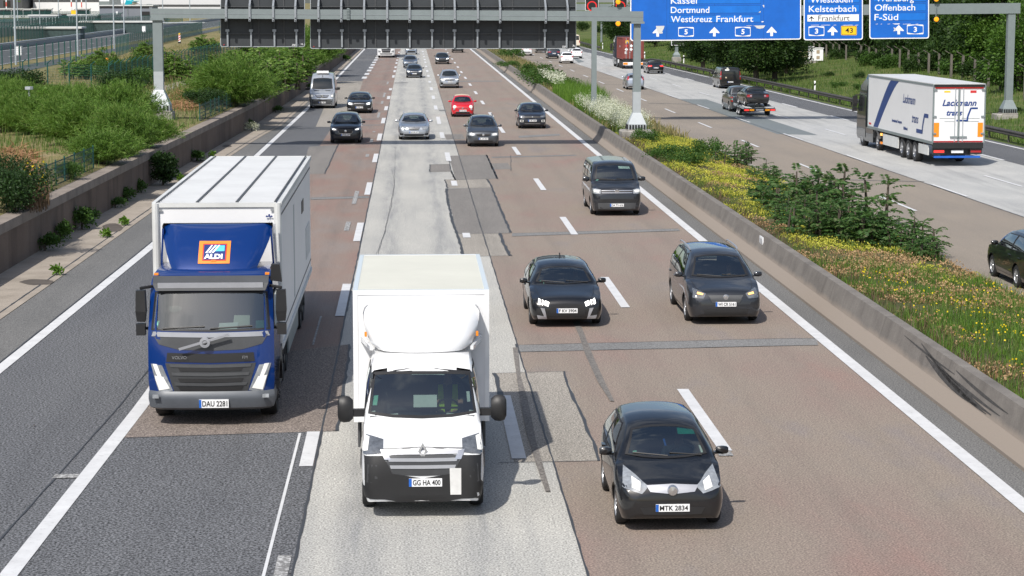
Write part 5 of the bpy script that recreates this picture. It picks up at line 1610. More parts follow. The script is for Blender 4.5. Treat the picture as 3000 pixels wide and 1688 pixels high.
def touran_x(sh, root, P):
 lay(sh, 'F', [(-.36, .70), (.36, .70)], [(-.30, .62), (.30, .62)], 'grille_slots', M['black'], root, .012, nu=8, nv=2)
P = prof('mpv', 4.41, 1.80, 1.66, hood=.90, cowl=.90, wtop=1.85, belt=1.02); P['platez'] = .46
car('people_carrier', 'grey compact people carrier with black roof rails just behind the red convertible lane', 'car', GN, P, MGREY, 3.97, 117.9, metal=.5, wr=.315, plate='BL OC 5007', rails=True,
 front=std_front((.42, .73, .60, 'black', .8), ((.44, .76), (.80, .80), (.82, .64), (.46, .61)), 'lens', (.55, .38, .27), badge=(.68, .07, 'chrome'), drl=[((.50, .73), (.74, .76), (.74, .66), (.52, .65), 'lamp_soft')]))
bpy.context.view_layer.update()
def fiat_x(sh, root, P):
 L, W, H = P['L'], P['W'], P['H']
 for s, r, z in ((1, .115, .70), (1, .07, .54)):
  for sg in (-1, 1):
   x = sg * .56 if r > .1 else sg * .60
   p, n, d = sh.hit('F', x, z); q = p + Vector((0, -.03, 0))
   b = MB(); b.lathe([(0, -.015), (r * .9, -.005), (r, .02), (r * 1.12, .03), (r * 1.12, .10)], 'Y', 18, q); b.build('headlight', M['lamp_soft'] if r > .1 else M['lens'], root, True)
 lay(sh, 'F', [(-.38, .635), (.38, .635)], [(-.38, .61), (.38, .61)], 'chrome_strip', M['chrome'], root, .012, nu=8, nv=1)
 p, n, d = sh.hit('F', 0, .625); b = MB(); b.lathe([(0, -.03), (.06, -.02), (.065, .03)], 'Y', 14, (0, p.y, .625)); b.build('badge', M['chrome'], root, True)
 lay(sh, 'F', [(-.48, .36), (0, .38), (.48, .36)], [(-.50, .25), (0, .24), (.50, .25)], 'lower_intake', M['black'], root, .008, nu=8, nv=2)
 lay(sh, 'F', [(-.5, .385), (.5, .385)], [(-.5, .365), (.5, .365)], 'bumper_strip', M['chrome'], root, .014, nu=8, nv=1)
 rw = W * .5 * .62
 lay(sh, 'T', [(-rw, P['wt'] + .12), (0, P['wt'] + .08), (rw, P['wt'] + .12)], [(-rw, L - .75), (0, L - .7), (rw, L - .75)], 'fabric_roof', M['cream_top'], root, .012, nu=8, nv=8)
M['cream_top'] = plain('beige_fabric_roof', (0.50, 0.42, 0.31), 0.9, 0, .06)
P = prof('hatch', 3.55, 1.63, 1.49, hood=.86, cowl=.75, wtop=1.45, belt=.95); P['platez'] = .45
car('convertible_car', 'small bright red car with round lamps and a beige fabric roof', 'car', GN, P, RED, 3.56, 148.4, wr=.29, plate='WI RM 2500', front=None, extra=fiat_x, rims='rim', spokes=7)
P = prof('estate', 4.88, 1.86, 1.47, hood=.82, cowl=1.25, wtop=2.15, belt=.93); P['platez'] = .46
car('estate_car', 'bright silver estate car with a chrome barred grille on the pale concrete lane', 'car', GN, P, SILVER, .13, 123.9, metal=.75, wr=.33, plate='HG DK 677', rails='silver',
 front=std_front((.36, .74, .58, 'rim_dark', .8), ((.46, .77), (.80, .80), (.84, .64), (.50, .58)), 'lens', (.60, .36, .25), badge=(.76, .035, 'chrome'), chrome=[(.70, .02, .34), (.66, .02, .33), (.62, .02, .31)], fog=(.62, .82, .40, .30)))
def cx_x(sh, root, P):
 lay(sh, 'F', [(-.44, .70), (-.34, .60), (0, .565), (.34, .60), (.44, .70)], [(-.40, .69), (-.33, .585), (0, .545), (.33, .585), (.40, .69)], 'chrome_wing', M['chrome'], root, .014, nu=12, nv=1)
P = prof('suv', 4.54, 1.84, 1.67, hood=.98, cowl=1.1, wtop=1.95, belt=1.05); P['platez'] = .50
car('crossover_car', 'dark blue crossover with a winged grille straddling the slip lane', 'car', GN, P, NAVY, -3.76, 121.1, metal=.4, wr=.35, plate='OF MS 2437', spokes=5,
 front=std_front((.42, .82, .58, 'black', .8), ((.48, .84), (.84, .92), (.84, .80), (.52, .74)), 'lens', (.55, .42, .28), badge=(.71, .075, 'chrome'), drl=[((.56, .82), (.74, .86), (.74, .79), (.58, .77), 'lamp_on')], fog=(.60, .82, .52, .42)), extra=cx_x)
P = prof('estate', 4.90, 1.86, 1.46, hood=.84, cowl=1.3, wtop=2.15, belt=.94); P['platez'] = .44
car('saloon_car', 'black car with a twin kidney grille behind the dark blue crossover', 'car', GN, P, BLACK, -3.76, 153.4, wr=.33, plate='BL MR 229',
 front=std_front((.36, .72, .55, 'black', .85), ((.46, .75), (.80, .80), (.82, .66), (.50, .61)), 'lens', (.52, .36, .27), chrome=[(.725, .02, .36), (.555, .02, .31)], drl=[((.54, .74), (.74, .77), (.74, .66), (.56, .64), 'lamp_on')], fog=(.60, .80, .36, .30, 'silver')))
def spr_x(sh, root, P):
 lay(sh, 'F', [(-.54, 1.00), (0, 1.03), (.54, 1.00)], [(-.40, .82), (0, .80), (.40, .82)], 'grille', M['black'], root, .010, nu=10, nv=2)
 for z in (.96, .90): lay(sh, 'F', [(-.46, z + .012), (.46, z + .012)], [(-.46, z - .012), (.46, z - .012)], 'grille_bar', M['chrome'], root, .016, nu=10, nv=1)
 p, n, d = sh.hit('F', 0, .91); b = MB(); b.lathe([(0, -.035), (.10, -.03), (.12, 0), (.12, .04)], 'Y', 18, (0, p.y, .91)); b.build('badge', M['chrome'], root, True)
 lay(sh, 'F', [(-.92, .72), (0, .70), (.92, .72)], [(-.90, .26), (0, .25), (.90, .26)], 'bumper_lower', M['grey_plastic'], root, .010, nu=12, nv=4)
 lay(sh, 'F', [(-.40, .66), (.40, .66)], [(-.36, .58), (.36, .58)], 'lower_intake', M['black'], root, .018, nu=8, nv=1)
 lay(sh, 'F', [(-.62, 1.34), (-.22, 1.33)], [(-.62, 1.30), (-.24, 1.295)], 'bonnet_vent', M['black'], root, .01, nu=6, nv=1, mirror=True)
 mb = MB(); H = P['H']; mb.rings([[(-.46, 1.75, H - .03), (.46, 1.75, H - .03), (.46, 2.3, H - .02), (-.46, 2.3, H - .02)], [(-.44, 1.78, H + .14), (.44, 1.78, H + .14), (.44, 2.28, H + .14), (-.44, 2.28, H + .14)]]); mb.build('roof_unit', M['box_white'], root)
 mb = MB(); mb.beam((0, 1.55, H - .28), (0, 1.62, H - .18), .04, .04); mb.build('roof_marker', M['black'], root)
P = prof('van', 5.6, 1.99, 2.62, hood=1.22, cowl=.85, wtop=1.72, belt=1.36); P['platez'] = .46; P['msize'] = 1.7
P['top'] = [(0, .62), (.03, .72), (.10, 1.06), (.25, 1.16), (.5, 1.27), (.85, 1.42), (1.25, 1.98), (1.55, 2.27), (1.75, 2.45), (2.1, 2.60), (3, 2.62), (5.42, 2.60), (5.52, 2.55), (5.56, 2.2), (5.6, .75)]
P['roof'] = [(0, .62), (.2, .76), (.7, .86), (.85, .86), (1.6, .80), (2.0, .78), (5.5, .78)]
P['H'] = 2.36
car('panel_van', 'silver high-roofed van with a white roof unit driving in the slip lane', 'van', GN, P, SILVER, -6.72, 160.5, metal=.6, wr=.345, axles=(1.0, 4.5), plate='LM 481', mirror_mat=M['black'], holes=False, rims='rim_dark',
 front=std_front(None, ((.62, 1.05), (.86, 1.16), (.94, .84), (.66, .80)), 'lens', None, drl=[((.66, 1.0), (.82, 1.04), (.84, .90), (.68, .88), 'lamp_soft')]), extra=lambda sh, root, P: (P.update(H=2.62), spr_x(sh, root, P)))
P = prof('suv', 4.51, 1.84, 1.66, hood=.98, cowl=1.05, wtop=1.9, belt=1.04); P['platez'] = .60
car('crossover_car', 'silver crossover with bright running lights in the lane behind the red car', 'car', GN, P, SILVER, 3.52, 197.2, metal=.7, wr=.35, plate='F ZA 889', rails='silver', detail=1,
 front=std_front((.50, .84, .70, 'rim_dark', .9), ((.50, .86), (.85, .90), (.85, .78), (.54, .74)), 'lens', (.62, .42, .30), badge=(.80, .07, 'chrome'), drl=[((.56, .80), (.80, .84), (.78, .78), (.58, .76), 'lamp_on')], fog=(.60, .84, .54, .34), chrome=[(.36, .03, .5), (.74, .015, .48)]))
P = prof('hatch', 4.34, 1.75, 1.40, hood=.80, cowl=1.05, wtop=1.8, belt=.90); P['platez'] = .46
car('coupe_car', 'dark blue-grey coupe with pale headlights on the concrete lane', 'car', GN, P, (.035, .045, .062), .30, 223.6, metal=.5, wr=.31, plate='GG OP 71', detail=1,
 front=std_front((.36, .66, .58, 'black', .9), ((.42, .72), (.78, .80), (.80, .64), (.46, .60)), 'lens', (.52, .44, .28), chrome=[(.665, .025, .36)], badge=(.665, .05, 'chrome'), drl=[((.50, .71), (.72, .75), (.72, .66), (.52, .64), 'lamp_soft')]))
P = prof('estate', 4.70, 1.78, 1.46, hood=.80, cowl=1.2, wtop=2.0, belt=.92); P['platez'] = .40
car('hatchback_car', 'slate blue car half hidden behind the dark blue-grey coupe', 'car', GN, P, (.12, .145, .185), -.13, 257.3, metal=.6, wr=.315, plate='', detail=1,
 front=std_front((.34, .70, .58, 'black', .7), ((.40, .74), (.78, .80), (.80, .66), (.46, .62)), 'lens', (.55, .42, .28), chrome=[(.64, .03, .28)]))
P = prof('sedan', 4.6, 1.82, 1.43, hood=.80, cowl=1.35, wtop=2.1, belt=.90); P['platez'] = .44
car('saloon_car', 'black car with four bright lamps under the dark sign back', 'car', GN, P, BLACK, 3.94, 271.5, wr=.32, plate='', detail=1,
 front=std_front((.34, .70, .56, 'black', .85), ((.44, .72), (.78, .78), (.80, .65), (.48, .60)), 'lens', (.52, .40, .28), chrome=[(.70, .02, .34)], drl=[((.50, .72), (.60, .74), (.60, .63), (.50, .62), 'lamp_on'), ((.66, .75), (.76, .77), (.76, .66), (.66, .65), 'lamp_on')], fog=(.5, .78, .38, .34, 'silver')))
P = prof('suv', 4.0, 1.80, 1.60, hood=.92, cowl=.95, wtop=1.75, belt=1.0); P['platez'] = .55
car('crossover_car', 'pale blue-grey crossover cut off by the dark sign back beside the white lorry', 'car', GN, P, (.28, .33, .40), .0, 320.3, metal=.5, wr=.33, plate='', detail=1,
 front=std_front((.50, .84, .70, 'rim_dark', .9), ((.52, .84), (.84, .88), (.84, .76), (.54, .72)), 'lens', (.60, .56, .32), chrome=[(.76, .02, .4)]))
P = prof('suv', 4.4, 1.85, 1.60, hood=.92, cowl=1.0, wtop=1.8, belt=1.0)
car('saloon_car', 'black car nearly hidden under the lower edge of the dark sign back', 'car', GN, P, BLACK, 7.2, 331, wr=.33, plate='', detail=1,
 front=std_front((.50, .80, .64, 'black', .9), ((.52, .82), (.84, .86), (.84, .74), (.54, .70)), 'lens', (.62, .46, .30), chrome=[(.42, .03, .5)]))
# ------------------------------------------------------------ far lanes, seen from behind
def lowbar(sh, root, P): pass
P = prof('suv', 4.45, 1.84, 1.56, hood=.9, belt=.98); P['platez'] = .62
car('crossover_car', 'white hatchback with a grey bumper emerging from under the dark sign back', 'car', GF, P, WHITE, 16.8, 311.8, True, wr=.34, plate='', detail=1, yaw=.006,
 rear=std_rear(((.34, .98), (.84, .99), (.84, .90), (.40, .91)), 'grey_plastic', .98, bump=.62))
P = prof('sedan', 4.7, 1.84, 1.42, hood=.8, belt=.92)
car('saloon_car', 'black low car almost hidden beneath the dark sign back on the far lanes', 'car', GF, P, BLACK, 20.05, 327.6, True, wr=.33, plate='', detail=1, rear=std_rear(((.4, .86), (.84, .88), (.84, .76), (.5, .76)), 'silver', bump=.40))
P = prof('suv', 4.6, 1.86, 1.62, hood=.9, belt=1.02); P['platez'] = .74
car('crossover_car', 'dark blue crossover with a reflective bumper beside the white small hatchback', 'car', GF, P, (.022, .034, .055), 19.8, 296, True, metal=.4, wr=.35, plate='F LO 14', detail=1, yaw=.006,
 rear=std_rear(((.36, .98), (.86, 1.0), (.86, .86), (.44, .88)), 'black', bump=.40))
P = prof('hatch', 4.0, 1.75, 1.49, hood=.8, belt=.96); P['platez'] = .50
car('hatchback_car', 'white small hatchback with swept red lamps and a black rear window', 'car', GF, P, WHITE, 20.0, 273.5, True, wr=.31, plate='FB AK 211', detail=1, yaw=.008,
 rear=std_rear(((.50, .94), (.82, .98), (.84, .78), (.60, .80)), 'black', .80, bump=.32))
P = prof('hatch', 3.95, 1.70, 1.51, hood=.8, belt=.98); P['platez'] = .86
car('hatchback_car', 'white hatchback with upright red lamps partly behind another white car', 'car', GF, P, WHITE, 23.0, 296.5, True, wr=.31, plate='KS T 902', detail=1, yaw=.008,
 rear=std_rear(((.58, .98), (.82, 1.02), (.83, .78), (.62, .80)), 'black', bump=.36))
P = prof('van', 5.0, 1.95, 2.3, hood=1.1, cowl=.9, wtop=1.7, belt=1.25)
car('panel_van', 'cream van with red lamps peeping past the edge of the dark sign back', 'van', GF, P, (.70, .62, .50), 27.7, 362, True, wr=.33, axles=(1.0, 3.9), plate='', detail=1,
 rear=std_rear(((.78, 1.3), (.93, 1.3), (.93, .9), (.78, .9)), 'black', bump=.45))
P = prof('hatch', 3.85, 1.69, 1.49, hood=.8, belt=.98); P['platez'] = .55
car('hatchback_car', 'silver small car passing behind the two-tone gantry post', 'car', GF, P, (.36, .40, .46), 20.36, 193, True, metal=.6, wr=.30, plate='', detail=1, yaw=.009,
 rear=std_rear(((.56, 1.22), (.74, 1.26), (.80, .88), (.64, .86)), 'black', .86, bump=.30))
P = prof('sedan', 4.65, 1.85, 1.40, hood=.8, belt=.90); P['platez'] = .66
def audi_x(sh, root, P):
 lay(sh, 'B', [(-.70, .40), (.70, .40)], [(-.66, .36), (.66, .36)], 'bumper_strip', M['chrome'], root, .016, nu=10, nv=1)
car('saloon_car', 'black saloon with bright red lamps driving past the guardrail end', 'car', GF, P, BLACK, 27.0, 234.8, True, wr=.34, plate='MZ A 514', detail=1, yaw=.012,
 rear=std_rear(((.42, .92), (.84, .94), (.86, .78), (.48, .80)), 'black', mat='tail_on', bump=.34), extra=audi_x)
def tc_x(sh, root, P):
 quad(sh, 'B', (.50, 1.78), (.12, 1.78), (.14, 1.66), (.52, 1.66), 'rear_sticker', 'paper', root, .012)
 p, n, d = sh.hit('B', .3, 1.82); b = MB(); b.lathe([(0, .03), (.10, .03), (.10, -.02)], 'Y', 14, (.28, p.y, 1.84)); b.build('round_sticker', M['cream'], root)
 p, n, d = sh.hit('B', .05, 1.03); b = MB(); b.lathe([(0, .03), (.07, .03), (.07, -.02)], 'Y', 14, (.42, p.y, 1.03)); b.build('badge', M['cream_top'], root)
P = prof('van', 4.97, 1.99, 1.98, hood=1.1, cowl=.9, wtop=1.7, belt=1.2); P['platez'] = .62; P['rearwin'] = True; P['msize'] = 1.5
P['roof'] = [(0, .62), (.2, .76), (.7, .86), (.85, .86), (1.62, .82), (4.9, .82)]
car('panel_van', 'black van with tall red lamps and a white sticker on the rear window', 'van', GF, P, BLACK, 29.3, 194.9, True, wr=.33, axles=(1.0, 3.93), plate='HP NG 44', holes=False, detail=1, yaw=.016,
 rear=std_rear(((.84, 1.62), (.97, 1.60), (.97, .86), (.86, .86)), 'black', inner=((.86, 1.22), (.96, 1.22), (.96, 1.06), (.87, 1.06)), bump=.48), extra=tc_x)
P = prof('suv', 4.4, 1.82, 1.56, hood=.92, cowl=1.05, wtop=1.85, belt=.98)
car('crossover_car', 'black car with silver multi-spoke wheels cut off by the picture edge', 'car', GF, P, BLACK, 17.98, 58.0, True, wr=.33, axles=(.85, 3.35), plate='', spokes=10,
 rear=std_rear(((.45, .95), (.84, .98), (.84, .80), (.55, .80)), 'black'))
# ------------------------------------------------------------ lorries
class Hull:
 def __init__(s, mb, L):
  s.mb = mb; s.sp = {'L': L}
  s.bvh = BVHTree.FromPolygons([Vector(v) for v in mb.v], mb.f)
  s.holes = []
 hit = Shell.hit
def plan_ring(hw, y0, y1, r0, z, r1=.06, n=5):
 """rounded plan outline, front corners of radius r0"""
 out = []
 for cx, cy, rr, a in ((-hw + r0, y0 + r0, r0, 180), (hw - r0, y0 + r0, r0, 270), (hw - r1, y1 - r1, r1, 0), (-hw + r1, y1 - r1, r1, 90)):
  for k in range(n + 1):
   t = R(a + 90 * k / n)
   out.append((cx + rr * math.cos(t), cy + rr * math.sin(t), z))
 return out
def plan_front(hw, y0, y1, bow, z, n=14):
 """plan outline whose front bows forward by `bow` in the middle"""
 out = []
 for k in range(n + 1):
  u = -1 + 2 * k / n
  e = abs(u)
  out.append((hw * u, y0 + bow * (e ** 2.5) + (.10 * max(0, e - .86) / .14), z))
 out += [(hw, lerp(y0, y1, .55), z), (hw, y1, z), (0, y1, z), (-hw, y1, z), (-hw, lerp(y0, y1, .55), z)]
 return out
def cab(root, col, W, tab, depth, metal=0.0):
 """tab: (z, front y, half width factor, bow)"""
 mb = MB()
 mb.rings([plan_front(W / 2 * f, y, depth, b, z) for z, y, f, b in tab])
 return Hull(mb, depth)
def big_wheel(root, x, y, r=.5, w=.3, side=1, dish=False, rim='rim_dark'):
 o = MB()
 o.lathe([(r * .58, -w / 2), (r * .93, -w / 2), (r, -w * .34), (r, w * .34), (r * .93, w / 2), (r * .58, w / 2), (r * .58, -w / 2)], 'X', 26)
 t = o.build('wheel', M['tyre'], root, True, loc=(x, y, r))
 d = MB(); s = side
 dd = -.10 if dish else .02
 d.lathe([(r * .6, s * (w / 2 - .005)), (r * .52, s * (w / 2 - .02)), (r * .46, s * (w / 2 + dd)), (r * .22, s * (w / 2 + dd)), (r * .20, s * (w / 2 + .03)), (0, s * (w / 2 + .04))], 'X', 20)
 for k in range(10):
  a = 2 * PI * k / 10
  p = Vector((s * (w / 2 + dd), r * .34 * math.cos(a), r * .34 * math.sin(a)))
  d.bar(p, p + Vector((s * .03, 0, 0)), .018, n=6)
 d.build('rim', M[rim], t, True)
 return t
def cargo_box(root, W, y0, y1, z0, z1, mat, frame, name='cargo_box', fr=.07):
 mb = MB(); h = W / 2
 mb.box(-h, h, y0, y1, z0, z1)
 b = mb.build(name, mat, root)
 f = MB(); e = .012
 for sx in (-1, 1):
  f.box(sx * h - (fr if sx > 0 else e), sx * h + (e if sx > 0 else fr), y0 - e, y0 + fr, z0, z1 + e)
  f.box(sx * h - (fr if sx > 0 else e), sx * h + (e if sx > 0 else fr), y1 - fr, y1 + e, z0, z1 + e)
  f.box(sx * h - (fr if sx > 0 else e), sx * h + (e if sx > 0 else fr), y0 + fr, y1 - fr, z1 - fr, z1 + e)
  f.box(sx * h - (fr if sx > 0 else e), sx * h + (e if sx > 0 else fr), y0 + fr, y1 - fr, z0 - e, z0 + fr)
 f.box(-h + fr, h - fr, y0 - e, y0 + fr, z1 - fr, z1 + e); f.box(-h + fr, h - fr, y1 - fr, y1 + e, z1 - fr, z1 + e)
 f.build('box_frame', frame, root)
 return b
def truck_mirror(root, x, y, z, sx, s=1.0):
 m = MB()
 m.rings([[(x + sx * .08 * s, y - .10, z - .30), (x + sx * .30 * s, y - .06, z - .30), (x + sx * .30 * s, y + .08, z - .30), (x + sx * .08 * s, y + .08, z - .30)],
             [(x + sx * .05 * s, y - .14, z - .1), (x + sx * .33 * s, y - .08, z - .1), (x + sx * .33 * s, y + .10, z - .1), (x + sx * .05 * s, y + .10, z - .1)],
             [(x + sx * .07 * s, y - .12, z + .30), (x + sx * .31 * s, y - .07, z + .30), (x + sx * .31 * s, y + .09, z + .30), (x + sx * .07 * s, y + .09, z + .30)]])
 m.box(min(x + sx * .08 * s, x + sx * .32 * s), max(x + sx * .08 * s, x + sx * .32 * s), y - .10, y + .06, z - .56, z - .34)
 m.bar((x - sx * .08, y + .12, z + .36), (x + sx * .2 * s, y - .02, z + .34), .03, n=6)
 m.bar((x - sx * .08, y + .12, z - .44), (x + sx * .12 * s, y - .02, z - .44), .03, n=6)
 return m.build('wing_mirror', M['black'], root)
# --- blue lorry with the long white box
BLUE = (0.002, 0.028, 0.155)
T1 = thing('box_lorry', 'big blue lorry with white box body and an orange-framed logo on its roof fairing', 'lorry', (-3.86, 40.1, 0), 0, 'lorries on the motorway')
W1 = 2.40
pb = paint(BLUE, 0.15)
h = cab(T1, BLUE, W1, [(.62, .02, .985, .10), (.9, .0, 1.0, .10), (1.3, .03, 1.0, .10), (1.72, .07, 1.0, .10), (1.86, .09, .995, .10), (2.2, .22, .985, .11), (2.58, .37, .975, .12), (2.74, .46, .965, .12), (2.86, .62, .94, .12), (2.93, .95, .90, .10)], 2.15)
window(h, 'F', [(-1.07, 2.56), (0, 2.58), (1.07, 2.56)], [(-1.13, 1.86), (0, 1.84), (1.13, 1.86)], 'windscreen', T1, True, .018, .05, 12, 8)
for a, b_ in (((.42, 2.45), (.42, 1.78)),):
 window(h, 'L', [(.60, 2.50), (1.45, 2.50)], [(.42, 1.86), (1.45, 1.80)], 'side_window', T1, True, .03, .05, 6, 5, True)
def F_(tl, bl, name, mat, off=.010, nu=12, nv=3, mirror=False, hh=None, root=None): return lay(hh or h, 'F', tl, bl, name, M[mat], root or T1, off, nu=nu, nv=nv, mirror=mirror)
F_([(-1.12, 1.83), (0, 1.81), (1.12, 1.83)], [(-.98, 1.60), (-.6, 1.50), (0, 1.48), (.6, 1.50), (.98, 1.60)], 'front_panel', 'grey_plastic')
F_([(-1.08, 1.835), (0, 1.82), (1.08, 1.835)], [(-1.12, 1.745), (0, 1.73), (1.12, 1.745)], 'pale_strip', 'silver', .02, nv=1)  # pale silver band laid across the panel below the windscreen
F_([(-.82, 1.44), (0, 1.42), (.82, 1.44)], [(-.84, 1.27), (0, 1.25), (.84, 1.27)], 'upper_grille', 'black')
F_([(-.86, 1.24), (0, 1.22), (.86, 1.24)], [(-.70, .70), (0, .66), (.70, .70)], 'lower_grille', 'rim_dark')
for z in (1.13, .92, .76): F_([(-.62, z + .035), (0, z + .025), (.62, z + .035)], [(-.58, z - .035), (0, z - .045), (.58, z - .035)], 'grille_slot', 'black', .022, nv=1)
for z in (1.19, 1.03, .84): F_([(-.78 + (1.19 - z) * .25, z + .035), (0, z + .02), (.78 - (1.19 - z) * .25, z + .035)], [(-.76 + (1.19 - z) * .25, z - .02), (0, z - .035), (.76 - (1.19 - z) * .25, z - .02)], 'grille_bar', 'grey_plastic', .026, nv=1)
F_([(.92, 1.20), (1.14, 1.22)], [(.72, .72), (.98, .66)], 'headlight', 'lens', .014, 5, 5, True)
F_([(.90, .98), (1.06, 1.0)], [(.78, .76), (.98, .72)], 'headlight_bulb', 'lamp_soft', .022, 4, 3, True)
F_([(1.02, 1.22), (1.10, 1.22)], [(.93, .98), (1.0, .98)], 'running_light', 'lamp_soft', .022, 3, 3, True)
for k in range(9):
 x0 = -.76 + k * .047; F_([(x0, 1.42), (x0 + .02, 1.42)], [(x0 - .01, 1.36), (x0 + .01, 1.36)], 'letter_stroke', 'silver', .020, 2, 1) if k in () else None
mb = MB(); add_text(mb, 'VOLVO', .085, (-.58, -.035, 1.36)); add_text(mb, 'FM', .085, (.66, -.035, 1.36)); mb.build('grille_lettering', M['chrome'], T1)
d1 = MB(); a = Vector((-.58, -.075, 1.53)); b = Vector((.36, -.05, 1.80)); d1.beam(a, b, .03, .045); d1.build('diagonal_bar', M['silver'], T1)
d1 = MB(); d1.lathe([(.05, 0), (.10, -.01), (.10, -.04), (.05, -.045), (.05, 0)], 'Y', 20, (-.09, -.045, 1.655)); d1.build('ring_badge', M['silver'], T1, True)
bp = MB(); bp.rings([plan_front(W1 / 2 * f, y, 1.0, .10, z) for z, y, f in ((.33, .08, .93), (.38, .0, .985), (.55, -.05, 1.0), (.63, -.045, 1.0), (.70, .0, .99))]); bp.build('bumper', M['bumper_grey'], T1, True) if 'bumper_grey' in M else None
for sx in (-1, 1):
 g = MB(); g.beam((sx * .98, -.052, .62), (sx * 1.10, -.03, .62), .03, .07); g.build('fog_lamp', M['lens'], T1)
pl = MB()
class _B: pass
number_plate(h, 'F', T1, .06, .475, 'DAU 2281', w=.56, h=.16, at=-.075)
vs_ = MB(); vs_.rings([[(-1.04, .40, 2.58), (1.04, .40, 2.58), (1.04, .30, 2.60), (-1.04, .30, 2.60)], [(-1.10, .52, 2.86), (1.10, .52, 2.86), (1.10, .34, 2.74), (-1.10, .34, 2.74)]]); vs_.build('sun_visor', M['grey_plastic'], T1)
vt = MB(); vt.beam((-1.0, .325, 2.70), (1.0, .325, 2.70), .03, .10); vt.build('visor_strip', M['silver'], T1)
fr_ = MB()
def fring(z, hw, yf, bow, yb=2.15): return plan_front(hw, yf, yb, bow, z, 14)
fr_.rings([fring(2.88, .80, .90, .10), fring(3.0, .86, .98, .12), fring(3.2, .95, 1.17, .18), fring(3.4, 1.03, 1.42, .25), fring(3.58, 1.08, 1.70, .30), fring(3.66, 1.09, 1.86, .25), fring(3.70, 1.08, 2.0, .12)])
fh = Hull(fr_, 2.15)
fr_.build('roof_fairing', pb, T1, True)
for sx in (-1, 1):
 sd_ = MB(); sd_.prism([(sx * 1.08, 1.9, 3.62), (sx * 1.10, 2.75, 3.62), (sx * 1.16, 2.75, 2.2), (sx * 1.14, 2.1, 2.2), (sx * 1.12, 1.9, 2.95)], (-sx * .04, 0, 0)); sd_.build('side_fairing', pb, T1)
def fq(x0, x1, z1, z0, name, mat, off, topx=None): return lay(fh, 'F', [(x0, z1), (x1, z1)], [(topx[0] if topx else x0, z0), (topx[1] if topx else x1, z0)], name, M[mat], T1, off, nu=6, nv=6)
M['logo_orange'] = plain('logo_orange', (0.80, 0.24, 0.03), 0.5); M['logo_red'] = plain('logo_red', (0.60, 0.03, 0.02), 0.5); M['logo_navy'] = plain('logo_navy', (0.01, 0.03, 0.16), 0.5); M['logo_cyan'] = plain('logo_cyan', (0.10, 0.50, 0.75), 0.5)
fq(-.30, .31, 3.42, 3.03, 'logo_frame', 'logo_orange', .012)
fq(-.22, .24, 3.37, 3.08, 'logo_border', 'logo_red', .018)
fq(-.20, .22, 3.355, 3.095, 'logo_field', 'logo_navy', .023)
fq(.02, .20, 3.34, 3.24, 'logo_swoosh', 'logo_cyan', .027)
for k in range(3): lay(fh, 'F', [(-.06 + k * .07, 3.345), (-.03 + k * .07, 3.345)], [(-.17 + k * .06, 3.21), (-.13 + k * .06, 3.21)], 'logo_stripe', M['sign_white'], T1, .030, nu=2, nv=3)
p_ = fh.hit('F', 0, 3.16)[0]; p2_ = fh.hit('F', 0, 3.10)[0]
sl = math.atan2(p_.y - p2_.y, p_.z - p2_.z)
lm = Matrix.Rotation(-sl, 4, 'X')
mb = MB(); add_text(mb, 'ALDI', .155, p_ + Vector((.0, -.05, .0)), 0.008, m=lm, sx=1.05); mb.build('logo_lettering', M['sign_white'], T1)
mb = MB(); add_text(mb, 'SÜD', .05, p2_ + Vector((.0, -.05, -.012)), 0.002, m=lm); mb.build('logo_lettering', M['logo_orange'], T1)
for sx in (-1, 1):
 truck_mirror(T1, sx * 1.20, .42, 2.30, sx, .72)
 ml = MB(); ml.box(sx * 1.06 - .04, sx * 1.06 + .04, .62, .70, 2.86, 2.90); ml.build('marker_light', M['amber_off'], T1)
spm = MB(); spm.rings([[(1.12, .6, 2.75), (1.34, .6, 2.72), (1.34, .78, 2.72), (1.12, .78, 2.75)], [(1.14, .58, 3.06), (1.30, .58, 3.06), (1.30, .74, 3.06), (1.14, .74, 3.06)]]); spm.build('kerb_mirror', M['black'], T1)
cb_ = MB(); cb_.box(-1.1, 1.1, .30, .75, 1.2, 1.76); cb_.build('dashboard', M['interior'], T1)
for sx in (-.62, .62):
 st_ = MB(); st_.box(sx - .27, sx + .27, 1.0, 1.5, 1.2, 1.62); st_.rings([[(sx - .26, 1.45, 1.6), (sx + .26, 1.45, 1.6), (sx + .26, 1.6, 1.6), (sx - .26, 1.6, 1.6)], [(sx - .2, 1.6, 2.35), (sx + .2, 1.6, 2.35), (sx + .2, 1.7, 2.35), (sx - .2, 1.7, 2.35)]]); st_.build('seat', M['seat'], T1)
pp = MB(); pp.prism([(.12, .42, 1.78), (.48, .42, 1.80), (.50, .52, 1.95), (.14, .50, 1.94)], (0, .01, 0)); pp.build('dashboard_paper', M['paper'], T1)
pp = MB(); pp.prism([(.40, .5, 1.88), (.72, .5, 1.9), (.72, .58, 2.08), (.42, .58, 2.08)], (0, .01, 0)); pp.build('dashboard_paper', M['cream'], T1)
lay(h, 'F', [(.86, 2.03), (1.08, 2.04)], [(.86, 1.89), (1.09, 1.89)], 'windscreen_card', M['green_paper'], T1, -.012, nu=4, nv=2)
lay(h, 'F', [(-1.04, 2.03), (-.97, 2.04)], [(-1.07, 1.93), (-1.0, 1.93)], 'windscreen_sticker', M['green_paper'], T1, -.012, nu=2, nv=2)
lay(h, 'F', [(-.80, 2.30), (-.62, 2.32), (-.54, 2.28)], [(-.78, 2.21), (-.68, 2.19), (-.56, 2.24)], 'dark_pennant', M['black'], T1, -.012, nu=6, nv=2)
